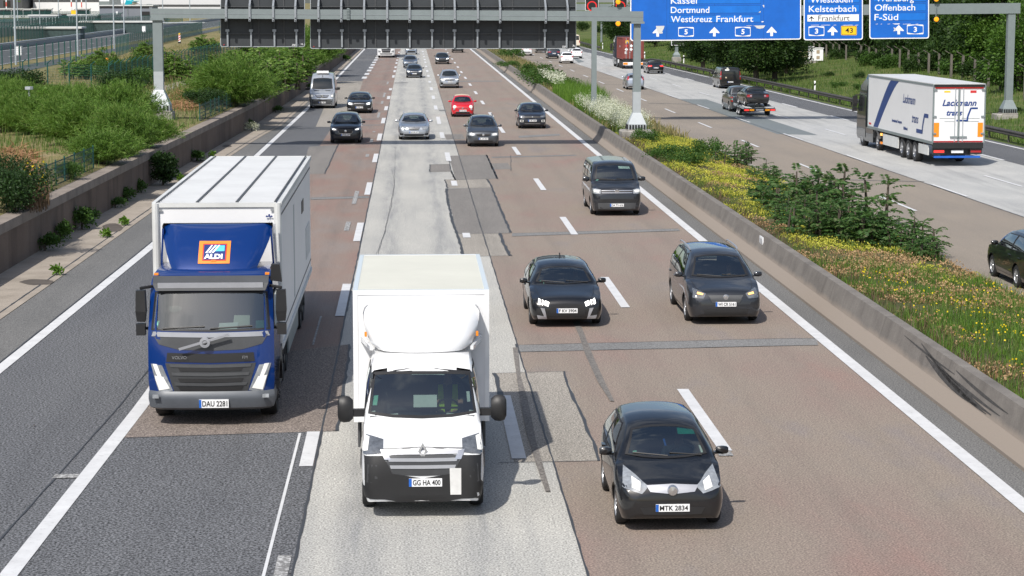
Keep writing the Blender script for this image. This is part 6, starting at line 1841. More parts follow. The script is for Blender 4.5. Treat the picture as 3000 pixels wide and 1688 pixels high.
for q in ((-.9, -.1), (.0, .8)):
 wp = MB(); a = h.hit('F', q[0], 1.90)[0]; b = h.hit('F', q[1], 1.94)[0]; wp.bar(a + Vector((0, -.03, 0)), b + Vector((0, -.03, .0)), .016, n=5); wp.build('wiper', M['black'], T1)
finish_body(h, 'cab', pb, T1)
BX = -.10
tr = MB(); tr.box(-1.27 + BX, 1.27 + BX, 3.0, 15.9, 1.05, 4.0); tr.build('box_body', M['box_white'], T1)
fm = MB()
for sx in (-1, 1):
 x = sx * 1.27 + BX
 fm.bar((x - sx * .04, 2.985, 1.05), (x - sx * .04, 2.985, 4.02), .075, n=10)
 fm.box(x - .04, x + .04, 3.05, 15.93, 3.93, 4.035); fm.box(x - .03, x + .03, 3.05, 15.9, 1.0, 1.10)
fm.box(-1.2 + BX, 1.2 + BX, 2.965, 3.05, 3.94, 4.03); fm.box(-1.27 + BX, 1.27 + BX, 15.85, 15.93, 3.9, 4.035)
fm.build('box_frame', M['roof_grey'], T1)
for k in range(3):
 x0, x1 = BX - 1.2 + .8 * k + .03, BX - 1.2 + .8 * (k + 1) - .03
 rp = MB(); n = 46
 rows = []
 for j in range(n * 2 + 1):
  y = 3.1 + 12.7 * j / (n * 2)
  z = 4.012 + (.022 if j % 2 else 0)
  rows.append([(x0, y, z), (x1, y, z)])
 rp.grid(rows); rp.build('roof_panel', M['roof_white'], T1)
for k in (1, 2):
 x = BX - 1.2 + .8 * k
 jn = MB(); jn.box(x - .025, x + .025, 3.06, 15.85, 4.0, 4.045); jn.build('roof_joint', M['grey_plastic'], T1)
for x in (-1.18 + BX, 1.17 + BX): jn = MB(); jn.box(x - .012, x + .012, 3.06, 15.85, 4.03, 4.05); jn.build('roof_joint', M['grey_plastic'], T1)
x = 1.27 + BX
for z, w_ in ((3.74, .018), (1.32, .02)): s_ = MB(); s_.box(x + .001, x + .008, 3.1, 15.85, z - w_, z + w_); s_.build('side_rail', M['grey_plastic'], T1)
s_ = MB(); s_.box(x + .001, x + .012, 11.4, 12.3, 2.95, 3.25); s_.build('side_vent', M['black'], T1)
s_ = MB(); s_.box(x + .001, x + .006, 7.9, 8.25, 1.4, 3.5); s_.build('side_panel_strip', M['galv_light'], T1)
s_ = MB(); s_.box(x + .001, x + .014, 13.3, 15.2, 1.6, 2.4); s_.build('side_sticker', M['peel'], T1)
for sx in (-1, 1):
 s_ = MB(); xx = sx * 1.22 + BX; s_.box(xx - .02, xx + .02, 5.9, 9.9, .45, .98); s_.build('side_skirt', M['galv'], T1)
 mk_ = MB(); mk_.box(sx * 1.13 + BX - .04, sx * 1.13 + BX + .04, 2.955, 2.97, 3.86, 3.90); mk_.build('marker_light', M['lens'], T1)
s_ = MB(); add_text(s_, '*', .3, (1.06 + BX, 2.958, 3.66), .01); s_.build('small_emblem', M['logo_navy'], T1)
ch = MB()
for sx in (-.45, .45): ch.box(sx - .06, sx + .06, 1.9, 15.6, .72, .98)
ch.box(-1.0, 1.0, 2.2, 3.0, .55, 1.0); ch.build('chassis', M['black'], T1)
for y, r in ((1.35, .5), (4.9, .5), (6.15, .5), (12.3, .5), (13.6, .5)):
 for sx in (-1, 1): big_wheel(T1, sx * 1.02 + (BX if y > 3 else 0), y, r, .32, sx, y > 3)
for sx in (-1, 1):
 a_ = MB(); pts = [(sx * 1.19, 1.35 + .62 * math.cos(t), .5 + .62 * math.sin(t)) for t in [R(10 + 16 * k) for k in range(11)]]
 for p, q in zip(pts, pts[1:]): a_.beam(p, q, .12, .05)
 a_.build('wheel_arch', M['black'], T1)
 sp_ = MB(); sp_.box(sx * 1.14 - .05, sx * 1.14 + .05, 2.0, 2.9, .45, 1.15); sp_.build('step_box', M['grey_plastic'], T1)
# --- white box van
V2 = thing('box_van', 'white box van with a rounded roof fairing and a black bumper', 'van', (.14, 32.65, 0), 0, 'lorries on the motorway')
P = dict(L=3.2, W=1.97, H=2.36, cowl=.86, wt=1.72, beltz=1.42, hood=1.2, kind='van', wr=.345, axles=(1.0, 9.0), step=.07)
P['top'] = [(0, .78), (.03, 1.00), (.10, 1.13), (.22, 1.20), (.5, 1.29), (.86, 1.42), (1.25, 1.78), (1.6, 2.08), (1.85, 2.27), (2.15, 2.34), (3.1, 2.36), (3.2, 2.35)]
P['belt'] = [(0, .70), (.12, 1.0), (.4, 1.2), (.86, 1.36), (3.2, 1.38)]
P['wid'] = [(0, .80), (.03, .88), (.08, .93), (.2, .97), (.5, .99), (.9, 1.0), (3.2, 1.0)]
P['roof'] = [(0, .70), (.2, .80), (.7, .88), (.86, .88), (1.7, .82), (3.2, .82)]
P['bot'] = [(0, .30), (.1, .27), (3.2, .27)]
sh = Shell(P)
window(sh, 'F', [(-.79, 2.06), (-.4, 2.085), (0, 2.085), (.4, 2.08), (.79, 2.055)], [(-.87, 1.50), (-.5, 1.455), (0, 1.44), (.5, 1.455), (.87, 1.50)], 'windscreen', V2, True, .025, .06, 12, 8)
window(sh, 'L', [(1.62, 2.12), (2.6, 2.12)], [(1.15, 1.46), (2.6, 1.46)], 'side_window', V2, True, .03, .05, 6, 5, True)
def V_(tl, bl, name, mat, off=.010, nu=12, nv=3, mirror=False): return lay(sh, 'F', tl, bl, name, M[mat], V2, off, nu=nu, nv=nv, mirror=mirror)
V_([(-.62, 1.12), (0, 1.145), (.62, 1.12)], [(-.52, .72), (0, .70), (.52, .72)], 'grille', 'rim_dark', .008)
V_([(-.975, 1.0), (-.62, 1.02), (-.48, .74), (0, .66), (.48, .74), (.62, 1.02), (.975, 1.0)], [(-.975, .25), (-.6, .235), (-.4, .235), (0, .235), (.4, .235), (.6, .235), (.975, .25)], 'bumper', 'black', .02, 30, 8)
for z, w_ in ((1.06, .57), (.95, .55), (.84, .52)): V_([(-w_, z + .032), (0, z + .03), (w_, z + .032)], [(-w_ + .02, z - .02), (0, z - .025), (w_ - .02, z - .02)], 'grille_bar', 'silver', .020, 12, 1)
V_([(.56, 1.09), (.66, 1.10)], [(.50, .96), (.60, .96)], 'chrome_bracket', 'chrome', .022, 3, 2, True)
V_([(.62, 1.22), (.90, 1.27)], [(.62, 1.06), (.93, 1.02)], 'headlight', 'grey_lens', .016, 8, 4, True)
V_([(.84, 1.24), (.91, 1.26)], [(.86, 1.08), (.94, 1.06)], 'running_light', 'lamp_soft', .022, 3, 4, True)
V_([(.60, .88), (.86, .88)], [(.64, .60), (.88, .60)], 'fog_recess', 'rim_dark', .018, 4, 3, True)
V_([(.42, .82), (.60, .82)], [(.43, .40), (.60, .40)], 'bumper_cover', 'peel', .022, 4, 4)
p_ = sh.hit('F', 0, 1.10)[0]
bd = MB()
for s in (-1, 1): bd.prism([(0, p_.y - .05, 1.22), (s * .075, p_.y - .05, 1.09), (0, p_.y - .05, .96), (0, p_.y - .05, 1.02), (s * .035, p_.y - .05, 1.09), (0, p_.y - .05, 1.16)], (0, .06, 0))
bd.build('diamond_badge', M['chrome'], V2)
number_plate(sh, 'F', V2, .04, .60, 'GG HA 400', w=.52, h=.13, off=.03)
lay(sh, 'F', [(-.78, 1.75), (-.71, 1.76)], [(-.80, 1.62), (-.73, 1.62)], 'windscreen_sticker', M['green_paper'], V2, -.012, nu=2, nv=2)
lay(sh, 'F', [(.72, 1.80), (.77, 1.80)], [(.73, 1.66), (.78, 1.66)], 'windscreen_sticker', M['paper'], V2, -.012, nu=2, nv=2)
pp = MB(); pp.prism([(-.14, 1.22, 1.56), (.24, 1.22, 1.56), (.24, 1.34, 1.74), (-.14, 1.34, 1.74)], (0, .01, 0)); pp.build('dashboard_paper', M['paper'], V2)
cabin(sh, V2, 1.25, 3.0, 1.50, .84, 1)
for sx in (-1, 1):
 mm = MB(); x = sx * 1.0
 rs = []
 for u, q in ((.12, .7), (.18, .95), (.27, 1.0), (.34, .9), (.37, .6)):
  rs.append([(x + sx * u, 1.32 + .10 * q * math.cos(a), 1.52 + .22 * q * math.sin(a)) for a in [2 * PI * (j + .5) / 10 for j in range(10)]])
 mm.rings(rs); mm.beam((x - sx * .06, 1.34, 1.46), (x + sx * .16, 1.33, 1.46), .10, .12); mm.build('wing_mirror', M['black'], V2, True)
 for y in (1.0,): wheel(V2, sx * .86, y, .345, .22, 'rim_dark', 6, sx)
 big_wheel(V2, sx * .88, 4.95, .345, .30, sx, True)
finish_body(sh, 'cab', M['white_paint'], V2)
fr_ = MB()
fr_.rings([plan_front(.72, 1.98, 3.2, .26, 2.33), plan_front(.84, 1.98, 3.2, .34, 2.42), plan_front(.92, 2.08, 3.21, .42, 2.56), plan_front(.97, 2.28, 3.22, .44, 2.74), plan_front(.985, 2.48, 3.225, .40, 2.86), plan_front(.96, 2.68, 3.23, .30, 2.94), plan_front(.90, 2.84, 3.235, .16, 2.985)])
fr_.build('roof_fairing', M['gloss_white'], V2, 50)
for sx in (-1, 1):
 wb_ = MB(); wb_.prism([(sx * .86, 2.2, 2.34), (sx * 1.04, 3.22, 2.34), (sx * 1.04, 3.22, 2.44), (sx * .86, 2.2, 2.40)], (-sx * .05, 0, 0)); wb_.build('fairing_bracket', M['white_paint'], V2)
 ml = MB(); ml.box(sx * .93 - .02, sx * .93 + .02, 2.44, 2.47, 2.53, 2.61); ml.build('marker_light', M['amber_off'], V2)
cargo_box(V2, 2.30, 3.25, 8.35, .92, 3.19, M['box_white'], M['white_paint'])
rf = MB(); rf.box(-1.09, 1.09, 3.33, 8.27, 3.185, 3.197); rf.build('box_roof', M['cream'], V2)
ch = MB()
for sx in (-.4, .4): ch.box(sx - .05, sx + .05, 2.6, 8.2, .6, .9)
ch.box(-.95, .95, 3.2, 3.3, .5, .92); ch.build('chassis', M['black'], V2)
for sx in (-1, 1): sk = MB(); sk.box(sx * 1.08 - .02, sx * 1.08 + .02, 3.4, 4.4, .45, .9); sk.build('side_skirt', M['grey_plastic'], V2)
M_d = None
# --- distant white lorry, only its nose below the sign back
T3 = thing('white_lorry', 'white lorry nose with a dark grille cut off by the dark sign back', 'lorry', (-3.55, 302, 0), 0, 'lorries on the motorway')
h3 = cab(T3, WHITE, 2.45, [(.32, .05, .95, .10), (.5, .0, 1, .10), (1.3, .02, 1, .10), (1.8, .06, 1, .10), (2.7, .35, .97, .1), (3.3, .5, .95, .1), (3.7, 1.4, .85, .1)], 2.2)
lay(h3, 'F', [(-1.0, 2.6), (0, 2.62), (1.0, 2.6)], [(-1.08, 1.85), (0, 1.83), (1.08, 1.85)], 'windscreen', M['glass_dark'], T3, .01, nu=8, nv=3)
lay(h3, 'F', [(-.72, 1.45), (.72, 1.45)], [(-.55, .72), (.55, .72)], 'grille', M['black'], T3, .01, nu=8, nv=3)
for z in (1.25, 1.0): lay(h3, 'F', [(-.66, z + .02), (.66, z + .02)], [(-.66, z - .03), (.66, z - .03)], 'grille_bar', M['silver'], T3, .02, nu=6, nv=1)
lay(h3, 'F', [(.80, 1.0), (1.12, 1.05)], [(.72, .78), (1.10, .74)], 'headlight', M['lens'], T3, .012, nu=4, nv=2, mirror=True)
lay(h3, 'F', [(-.9, .62), (.9, .62)], [(-.8, .48), (.8, .48)], 'lower_intake', M['black'], T3, .012, nu=8, nv=1)
finish_body(h3, 'cab', M['white_paint'], T3)
cargo_box(T3, 2.5, 3.0, 15.5, 1.1, 4.0, M['box_white'], M['roof_grey'])
for y in (1.35, 5.0, 11.5, 12.8):
 for sx in (-1, 1): big_wheel(T3, sx * 1.02, y, .5, .3, sx, True)
for sx in (-1, 1): truck_mirror(T3, sx * 1.2, .4, 2.3, sx)
# ------------------------------------------------------------ articulated lorry on the far lanes
def tractor(root, y0, W, H, col, metal=0, dark='black'):
 hh = cab(root, col, W, [(.38, .05 + y0, .95, .1), (.6, y0, 1, .1), (1.4, .02 + y0, 1, .1), (1.9, .08 + y0, 1, .1), (2.9, .4 + y0, .97, .1), (H - .5, .6 + y0, .95, .1), (H, 1.5 + y0, .85, .1)], 2.3 + y0)
 lay(hh, 'F', [(-1.05, 2.8), (1.05, 2.8)], [(-1.12, 1.95), (1.12, 1.95)], 'windscreen', M['glass_dark'], root, .01, nu=8, nv=3)
 lay(hh, 'L', [(y0 + .62, 2.7), (y0 + 1.4, 2.7)], [(y0 + .45, 2.0), (y0 + 1.4, 1.95)], 'side_window', M['glass_dark'], root, .01, nu=4, nv=3, mirror=True)
 finish_body(hh, 'cab', paint(col, metal), root)
 c_ = MB()
 for sx in (-.45, .45): c_.box(sx - .07, sx + .07, y0 + 1.9, y0 + 6.0, .72, .98)
 c_.build('chassis', M['black'], root)
 for sx in (-1, 1):
  s_ = MB(); s_.rings([[(sx * 1.22, y0 + 2.0, .35), (sx * 1.22, y0 + 4.0, .35), (sx * .9, y0 + 4.0, .35), (sx * .9, y0 + 2.0, .35)], [(sx * 1.24, y0 + 2.0, 1.15), (sx * 1.24, y0 + 4.1, 1.05), (sx * .9, y0 + 4.1, 1.05), (sx * .9, y0 + 2.0, 1.15)]]); s_.build('side_fairing', paint(col, metal), root)
  truck_mirror(root, sx * (W / 2), y0 + .45, 2.45, sx)
  for yy in (1.4, 5.0): big_wheel(root, sx * 1.05, y0 + yy, .5, .3, sx, yy > 3, 'rim')
  f_ = MB(); pts = [(sx * 1.08, y0 + 5.0 + .6 * math.cos(t), .5 + .6 * math.sin(t)) for t in [R(15 + 15 * k) for k in range(11)]]
  for p, q in zip(pts, pts[1:]): f_.beam(p, q, .5, .04)
  f_.build('mudguard', M['grey_plastic'], root)
S1 = thing('articulated_lorry', 'white refrigerated lorry with a navy stripe and double rear doors on the pale far lanes', 'lorry', (0, 0, 0), 0, 'lorries on the motorway')
L1 = 16.5
tractor(S1, 0, 2.5, 3.85, (.012, .015, .018))
sp_ = MB(); sp_.rings([plan_front(1.08, 1.3, 2.3, .1, 3.5), plan_front(1.1, 1.8, 2.3, .1, 4.0)]); sp_.build('roof_spoiler', paint((.01, .12, .40)), S1)
z0, z1, yb0 = 1.17, 4.02, 2.95
t_ = MB(); t_.box(-1.27, 1.27, yb0, L1, z0, z1); t_.build('trailer_box', M['box_white'], S1)
t_ = MB(); t_.box(-1.29, 1.29, yb0 - .02, L1 + .02, z1 - .01, z1 + .03); t_.build('trailer_roof', M['roof_white'], S1)
fm = MB()
for sx in (-1, 1):
 x = sx * 1.275
 fm.box(x - .015, x + .015, yb0, L1, z1 - .10, z1 - .012); fm.box(x - .02, x + .02, yb0, L1, z0 - .08, z0 + .06)
 fm.box(x - .05, x + .02, L1 - .05, L1 + .02, z0, z1 - .012); fm.box(x - .03, x + .02, yb0 - .02, yb0 + .08, z0, z1)
fm.box(-.05, .05, L1 + .001, L1 + .03, z0, z1 - .15)
fm.build('trailer_frame', M['galv'], S1)
q = MB(); q.box(-1.26, 1.26, L1 + .001, L1 + .05, z1 - .13, z1 - .005); q.build('top_rail', M['black'], S1)
q = MB(); q.box(-1.2, 1.2, L1 + .001, L1 + .04, z1 - .21, z1 - .135); q.build('red_strip', M['tail'], S1)
q = MB(); q.box(-1.22, 1.22, L1 + .001, L1 + .03, z0 + .02, z0 + .09); q.build('red_strip', M['tail'], S1)
q = MB(); q.box(-1.25, 1.25, L1 - .1, L1 + .05, z0 - .28, z0 - .005); q.build('rear_sill', M['black'], S1)
for sx in (-1, 1):
 q = MB(); q.box(sx * 1.09 - .13, sx * 1.09 + .13, L1 + .002, L1 + .012, 1.45, 2.15); q.build('reflector_board', M['amber_off'], S1)
 for z in (1.62, 2.45, 3.75):
  q = MB(); q.box(sx * 1.2 - .09, sx * 1.2 + .09, L1 + .0, L1 + .06, z - .04, z + .04); q.build('hinge', M['galv'], S1)
 q = MB(); q.bar((sx * .20, L1 + .04, z0 + .05), (sx * .20, L1 + .04, z1 - .2), .02, n=8); q.build('lock_bar', M['galv_light'], S1)
 q = MB(); q.box(sx * .2 - .22, sx * .2 + .22, L1 + .03, L1 + .07, 1.42, 1.49); q.build('door_handle', M['galv'], S1)
 q = MB(); q.box(sx * .92 - .26, sx * .92 + .26, L1 - .25, L1 - .05, .68, .80); q.build('tail_light', M['tail_on' if sx > 0 else 'tail'], S1)
 q = MB(); q.box(sx * .92 - .30, sx * .92 + .30, L1 - .26, L1 - .052, .60, .88); q.build('lamp_bracket', M['black'], S1)
 q = MB(); q.box(sx * 1.0 - .14, sx * 1.0 + .14, L1 - .3, L1 - .1, .9, 1.0); q.build('tail_lamp_box', M['plate_blue'], S1)
q = MB(); q.box(-1.15, 1.15, L1 - .18, L1 - .06, .42, .52); q.build('underrun_bar', M['logo_blue'], S1) if 'logo_blue' in M else None
q = MB(); q.box(-.30, .30, L1 - .10, L1 - .06, .66, .80); q.build('number_plate', M['plate_white'], S1)
q = MB(); q.box(-.7, .7, L1 - .4, L1 - .2, .55, .9); q.build('rear_frame', M['black'], S1)
for sx in (-.45, .45): q = MB(); q.box(sx - .07, sx + .07, 4.0, L1 - .2, .85, 1.08); q.build('trailer_beam', M['black'], S1)
for k, y in enumerate((10.4, 11.7, 13.0)):
 for sx in (-1, 1):
  big_wheel(S1, sx * 1.06, y, .52, .36, sx, True, 'rim')
for sx in (-1, 1):
 q = MB(); q.box(sx * 1.22 - .03, sx * 1.22 + .03, 6.4, 9.65, .42, 1.0); q.build('side_locker', M['roof_grey'], S1)
 q = MB(); q.box(sx * 1.22 - .03, sx * 1.22 + .03, 13.8, 15.6, .50, .98); q.build('side_locker', M['roof_grey'], S1)
 q = MB(); q.box(sx * 1.20 - .04, sx * 1.20 + .04, 5.75, 5.95, .85, .98); q.build('side_marker', M['lamp_orange'], S1)
 q = MB(); q.box(sx * 1.20 - .04, sx * 1.20 + .04, 5.7, 6.0, .40, .52); q.build('side_marker', M['amber_off'], S1)
xs_ = 1.272
def sy(s): return yb0 + s * (L1 - yb0)
st = MB(); n = 14; rows = []
for k in range(n + 1):
 t = k / n
 a0, a1 = lerp(.365, .098, t ** .85), lerp(.495, .172, t ** .80)
 rows.append([(xs_ + .004, sy(a0), lerp(z1 - .12, z0 + .08, t)), (xs_ + .004, sy(a1), lerp(z1 - .12, z0 + .08, t))])
st.grid(rows); st.build('navy_stripe', M['logo_navy2'], S1)
def side_text(s, size, y, z, mat, shear=.3, align='LEFT'):
 vs, fs = text_mesh(s, size, .012, align, shear)
 m_ = MB(); m_.add([(xs_ + .005, y + v[0], z + v[2]) for v in vs], fs); return m_.build('side_lettering', M[mat], S1)
def rear_text(s, size, x, z, mat, shear=.3, align='CENTER'):
 vs, fs = text_mesh(s, size, .012, align, shear)
 m_ = MB(); m_.add([(x - v[0], L1 + .008, z + v[2]) for v in vs], fs); return m_.build('rear_lettering', M[mat], S1)
side_text('Lackmann', .62, sy(.56), 3.05, 'logo_navy2'); side_text('trans', .62, sy(.70), 2.15, 'logo_navy2'); side_text('Internationale Transporte', .2, sy(.40), 1.82, 'logo_navy2', 0); side_text('Kühlfracht', .2, sy(.58), 1.55, 'logo_navy2', 0)
rear_text('Lackmann', .42, .0, 3.10, 'logo_navy2'); rear_text('trans', .38, .25, 2.62, 'logo_navy2')
def swoosh(pts, w, fn, name):
 m_ = MB(); rows = []
 for i, p in enumerate(pts):
  a, b = pts[max(0, i - 1)], pts[min(len(pts) - 1, i + 1)]
  t = Vector((b[0] - a[0], b[1] - a[1])).normalized(); s = Vector((-t.y, t.x)) * w / 2
  rows.append([fn(p[0] + s.x, p[1] + s.y), fn(p[0] - s.x, p[1] - s.y)])
 m_.grid(rows); m_.build(name, M['logo_navy2'], S1)
def scv(cx, cz, w, h_):
 pts = [(cx + w, cz + h_), (cx + w * .45, cz + h_)]
 for k in range(13):
  t = k / 12
  pts.append((cx + w * .2 * math.cos(PI * t * .9 + .6) + (.0), cz + h_ * (1 - 2 * t)))
 pts += [(cx - w * .3, cz - h_), (cx - w * 1.5, cz - h_)]
 return pts
swoosh(scv(.52, 2.55, .42, .30), .085, lambda a, b: (-a, L1 + .009, b), 'swoosh')
swoosh([(a, b) for a, b in scv(sy(.87), 2.0, .9, .42)], .20, lambda a, b: (xs_ + .006, a, b), 'swoosh')
for (x0, x1, z) in ((-.15, -1.05, 2.36), (.95, .15, 2.36), (.7, .2, 2.2), (-.3, -1.0, 2.2)):
 q = MB(); q.box(min(x0, x1), max(x0, x1), L1 + .002, L1 + .006, z - .012, z + .012); q.build('text_line', M['galv'], S1)
q = MB(); q.box(.45, .75, L1 + .002, L1 + .008, 3.62, 3.70); q.build('yellow_label', M['sign_yellow'], S1)
q = MB(); q.box(-.85, -.55, L1 + .002, L1 + .008, 3.60, 3.72); q.build('red_label', M['sign_red'], S1)
q = MB(); q.box(xs_ + .001, xs_ + .006, sy(.02), sy(.06), 1.32, 1.42); q.build('red_label', M['sign_red'], S1)
place(S1, 26.72, 102.9, True, L1, .021)
# ------------------------------------------------------------ container lorry
S2 = thing('container_lorry', 'lorry carrying a rust red shipping container with hazard placards', 'lorry', (0, 0, 0), 0, 'lorries on the motorway')
L2 = 11.5
tractor(S2, 0, 2.5, 3.75, (.035, .042, .055))
cz0, cz1, cy0 = 1.15, 3.68, 4.9
rc = M['container_red']
cm = MB(); n = 40
for sx in (-1, 1):
 rows = []
 for k in range(n * 2 + 1):
  y = lerp(cy0, L2 - .25, k / (2 * n)); d = .03 if (k // 2) % 2 else 0
  rows.append([(sx * (1.21 - d), y, cz0 + .1), (sx * (1.21 - d), y, cz1 - .08)])
 cm.grid(rows)
cm.build('corrugated_side', rc, S2)
cm = MB(); cm.box(-1.2, 1.2, cy0, L2 - .26, cz1 - .1, cz1 - .02); cm.box(-1.18, 1.18, cy0, cy0 + .06, cz0, cz1 - .05); cm.box(-1.16, 1.16, cy0, L2 - .3, cz0, cz0 + .1); cm.build('container_roof', rc, S2)
cm = MB()
for sx in (-1, 1):
 for y in (cy0 - .01, L2 - .35): cm.box(sx * 1.22 - .06, sx * 1.22 + .02, y, y + .16, cz0 - .02, cz1)
 cm.box(sx * 1.22 - .05, sx * 1.22 + .02, cy0, L2 - .3, cz0 - .02, cz0 + .12); cm.box(sx * 1.22 - .05, sx * 1.22 + .02, cy0, L2 - .3, cz1 - .1, cz1)
cm.build('container_frame', rc, S2)
for sx in (-1, 1):
 d_ = MB(); d_.box(min(sx * .02, sx * 1.17), max(sx * .02, sx * 1.17), L2 - .28, L2 - .21, cz0 + .08, cz1 - .08); d_.build('container_door', rc, S2)
 for xx in (.38, .82):
  q = MB(); q.bar((sx * xx, L2 - .17, cz0 + .05), (sx * xx, L2 - .17, cz1 - .05), .025, n=8)
  q.box(sx * xx - .05, sx * xx + .05, L2 - .2, L2 - .15, 1.9, 2.0); q.build('lock_rod', M['galv_light'], S2)
for x, z, mt in ((.78, 2.72, 'sign_red'), (.22, 2.72, 'sign_white'), (.80, 2.30, 'sign_white'), (.24, 2.30, 'sign_white')):
 q = MB(); q.prism([(x, L2 - .20, z + .2), (x + .2, L2 - .20, z), (x, L2 - .20, z - .2), (x - .2, L2 - .20, z)], (0, .012, 0)); q.build('hazard_placard', M[mt], S2)
for x, z, a, b, mt in ((.72, 3.18, .18, .17, 'sign_yellow'), (.68, 3.12, .06, .11, 'plate_blue'), (.24, 3.16, .15, .13, 'container_brown'), (.86, 1.92, .13, .15, 'peel')):
 q = MB(); q.box(x - a, x + a, L2 - .205, L2 - (.185 if mt == 'plate_blue' else .19), z - b, z + b); q.build('container_label', M[mt], S2)
q = MB(); vs, fs = text_mesh('OOLU', .3, .01); q.add([(1.223, 8.2 + v[0], 2.6 + v[2]) for v in vs], fs); q.build('side_lettering', M['sign_white'], S2)
q = MB()
for sx in (-.42, .42): q.box(sx - .08, sx + .08, 4.2, L2 - .1, .85, 1.13)
q.box(-1.2, 1.2, L2 - .3, L2 - .15, .9, 1.14); q.build('trailer_beam', M['black'], S2)
q = MB(); q.box(-1.18, 1.18, L2 - .2, L2 - .08, .45, .80); q.build('rear_bumper', M['sign_white'], S2)
for sx in (-1, 1):
 q = MB(); q.box(sx * .9 - .26, sx * .9 + .26, L2 - .085, L2 - .06, .50, .75); q.build('tail_light', M['amber_off'], S2)
 for y in (7.6, 8.9, 10.2): big_wheel(S2, sx * 1.04, y, .5, .34, sx, True)
 q = MB(); q.box(sx * 1.2 - .03, sx * 1.2 + .03, 6.0, 7.0, .6, 1.0); q.build('side_label', M['sign_white'], S2)
q = MB(); q.box(-.5, .5, L2 - .078, L2 - .06, .52, .72); q.build('number_plate', M['plate_white'], S2)
place(S2, 26.2, 251.5, True, L2, .012)
# ------------------------------------------------------------ pickup towing a car on a flat trailer
P = prof('sedan', 5.25, 1.93, 1.84, hood=1.08, cowl=1.35, wtop=2.1, belt=1.22)
P['top'] = [(0, .80), (.03, .9), (.10, 1.04), (.22, 1.09), (.8, 1.16), (1.35, 1.27), (1.75, 1.60), (2.1, 1.79), (2.55, 1.84), (3.4, 1.82), (3.62, 1.74), (3.82, 1.30), (3.9, 1.22), (5.15, 1.24), (5.22, 1.15), (5.25, .7)]
P['belt'] = [(0, .7), (.12, .98), (.4, 1.06), (1.35, 1.18), (3.9, 1.20), (5.1, 1.22), (5.25, .65)]
P['roof'] = [(0, .62), (.2, .76), (1.3, .80), (2.1, .70), (3.5, .70), (3.85, .80), (5.25, .80)]
def pick_x(sh, root, P):
 for k in range(3): quad(sh, 'B', (.82, 1.12 - k * .13), (.93, 1.12 - k * .13), (.93, 1.01 - k * .13), (.82, 1.01 - k * .13), 'tail_light', 'tail' if k != 1 else 'lens', root, .012, True)
 q = MB(); q.box(-.72, .72, 3.95, 5.1, 1.2, 1.255); q.build('bed_cover', M['black'], root)
PK = car('pickup_truck', 'dark grey pickup truck towing a flat trailer', 'pickup', GF, P, (.05, .058, .068), 24.15, 153.85, True, metal=.4, wr=.375, axles=(.95, 4.05), plate='', holes=False, detail=1, yaw=-.0, rear=None, extra=pick_x)
TR = thing('car_trailer', 'flat car trailer with red and amber lamps behind the pickup truck', 'trailer', (24.28, 147.7, 0), .013, 'vehicles driving away on the far lanes')
for sx in (-1, 1):
 q = MB(); q.beam((sx * .78, 0, .60), (sx * .78, 4.6, .66), .50, .07); q.build('deck_track', M['roof_grey'], TR)
 q = MB(); q.beam((sx * 1.06, 0.02, .60), (sx * 1.06, 4.6, .68), .06, .16); q.build('side_rail', M['galv_light'], TR)
 for y in (2.2, 2.95): wheel(TR, sx * 1.0, y, .29, .19, 'rim', 8, sx)
 f_ = MB(); pts = [(sx * 1.0, 2.57 + .78 * math.cos(t), .34 + .42 * math.sin(t)) for t in [R(5 + 17 * k) for k in range(11)]]
 for p, q2 in zip(pts, pts[1:]): f_.beam(p, q2, .24, .02)
 f_.build('mudguard', M['black'], TR)
 for x, mt in ((.92, 'tail_on'), (.55, 'amber')): q = MB(); q.box(sx * x - .16, sx * x + .16, -.05, -.012, .42, .54); q.build('tail_light', M[mt], TR)
q = MB(); q.box(-1.12, 1.12, -.012, .05, .40, .58); q.build('light_bar', M['black'], TR)
q = MB(); q.box(-.26, .26, -.03, -.012, .43, .54); q.build('number_plate', M['plate_white'], TR)
q = MB(); q.bar((-.8, 4.6, .58), (0, 6.2, .5), .05); q.bar((.8, 4.6, .58), (0, 6.2, .5), .05); q.build('drawbar', M['galv'], TR)
q = MB()
for y in (.3, 1.6, 3.2, 4.5): q.box(-1.0, 1.0, y - .04, y + .04, .50, .565)
q.build('cross_member', M['galv'], TR)
P = prof('sedan', 4.42, 1.68, 1.38, hood=.82, cowl=1.3, wtop=1.95, belt=.92); P['platez'] = .60
P['wid'] = [(0, .86), (.03, .92), (.1, .96), (.4, .985), (2, 1.0), (4.0, .985), (4.3, .96), (4.38, .94), (4.42, .90)]
SC = car('saloon_car', 'old black boxy saloon strapped on the flat trailer', 'car', GF, P, BLACK, 24.28, 148.45, True, wr=.29, plate='', holes=False, detail=1, yaw=.013,
 rear=std_rear(((.42, .84), (.80, .85), (.80, .68), (.44, .68)), 'black', mat='tail', inner=((.44, .82), (.56, .82), (.56, .72), (.45, .72)), bump=.44))
SC.location.z = .66
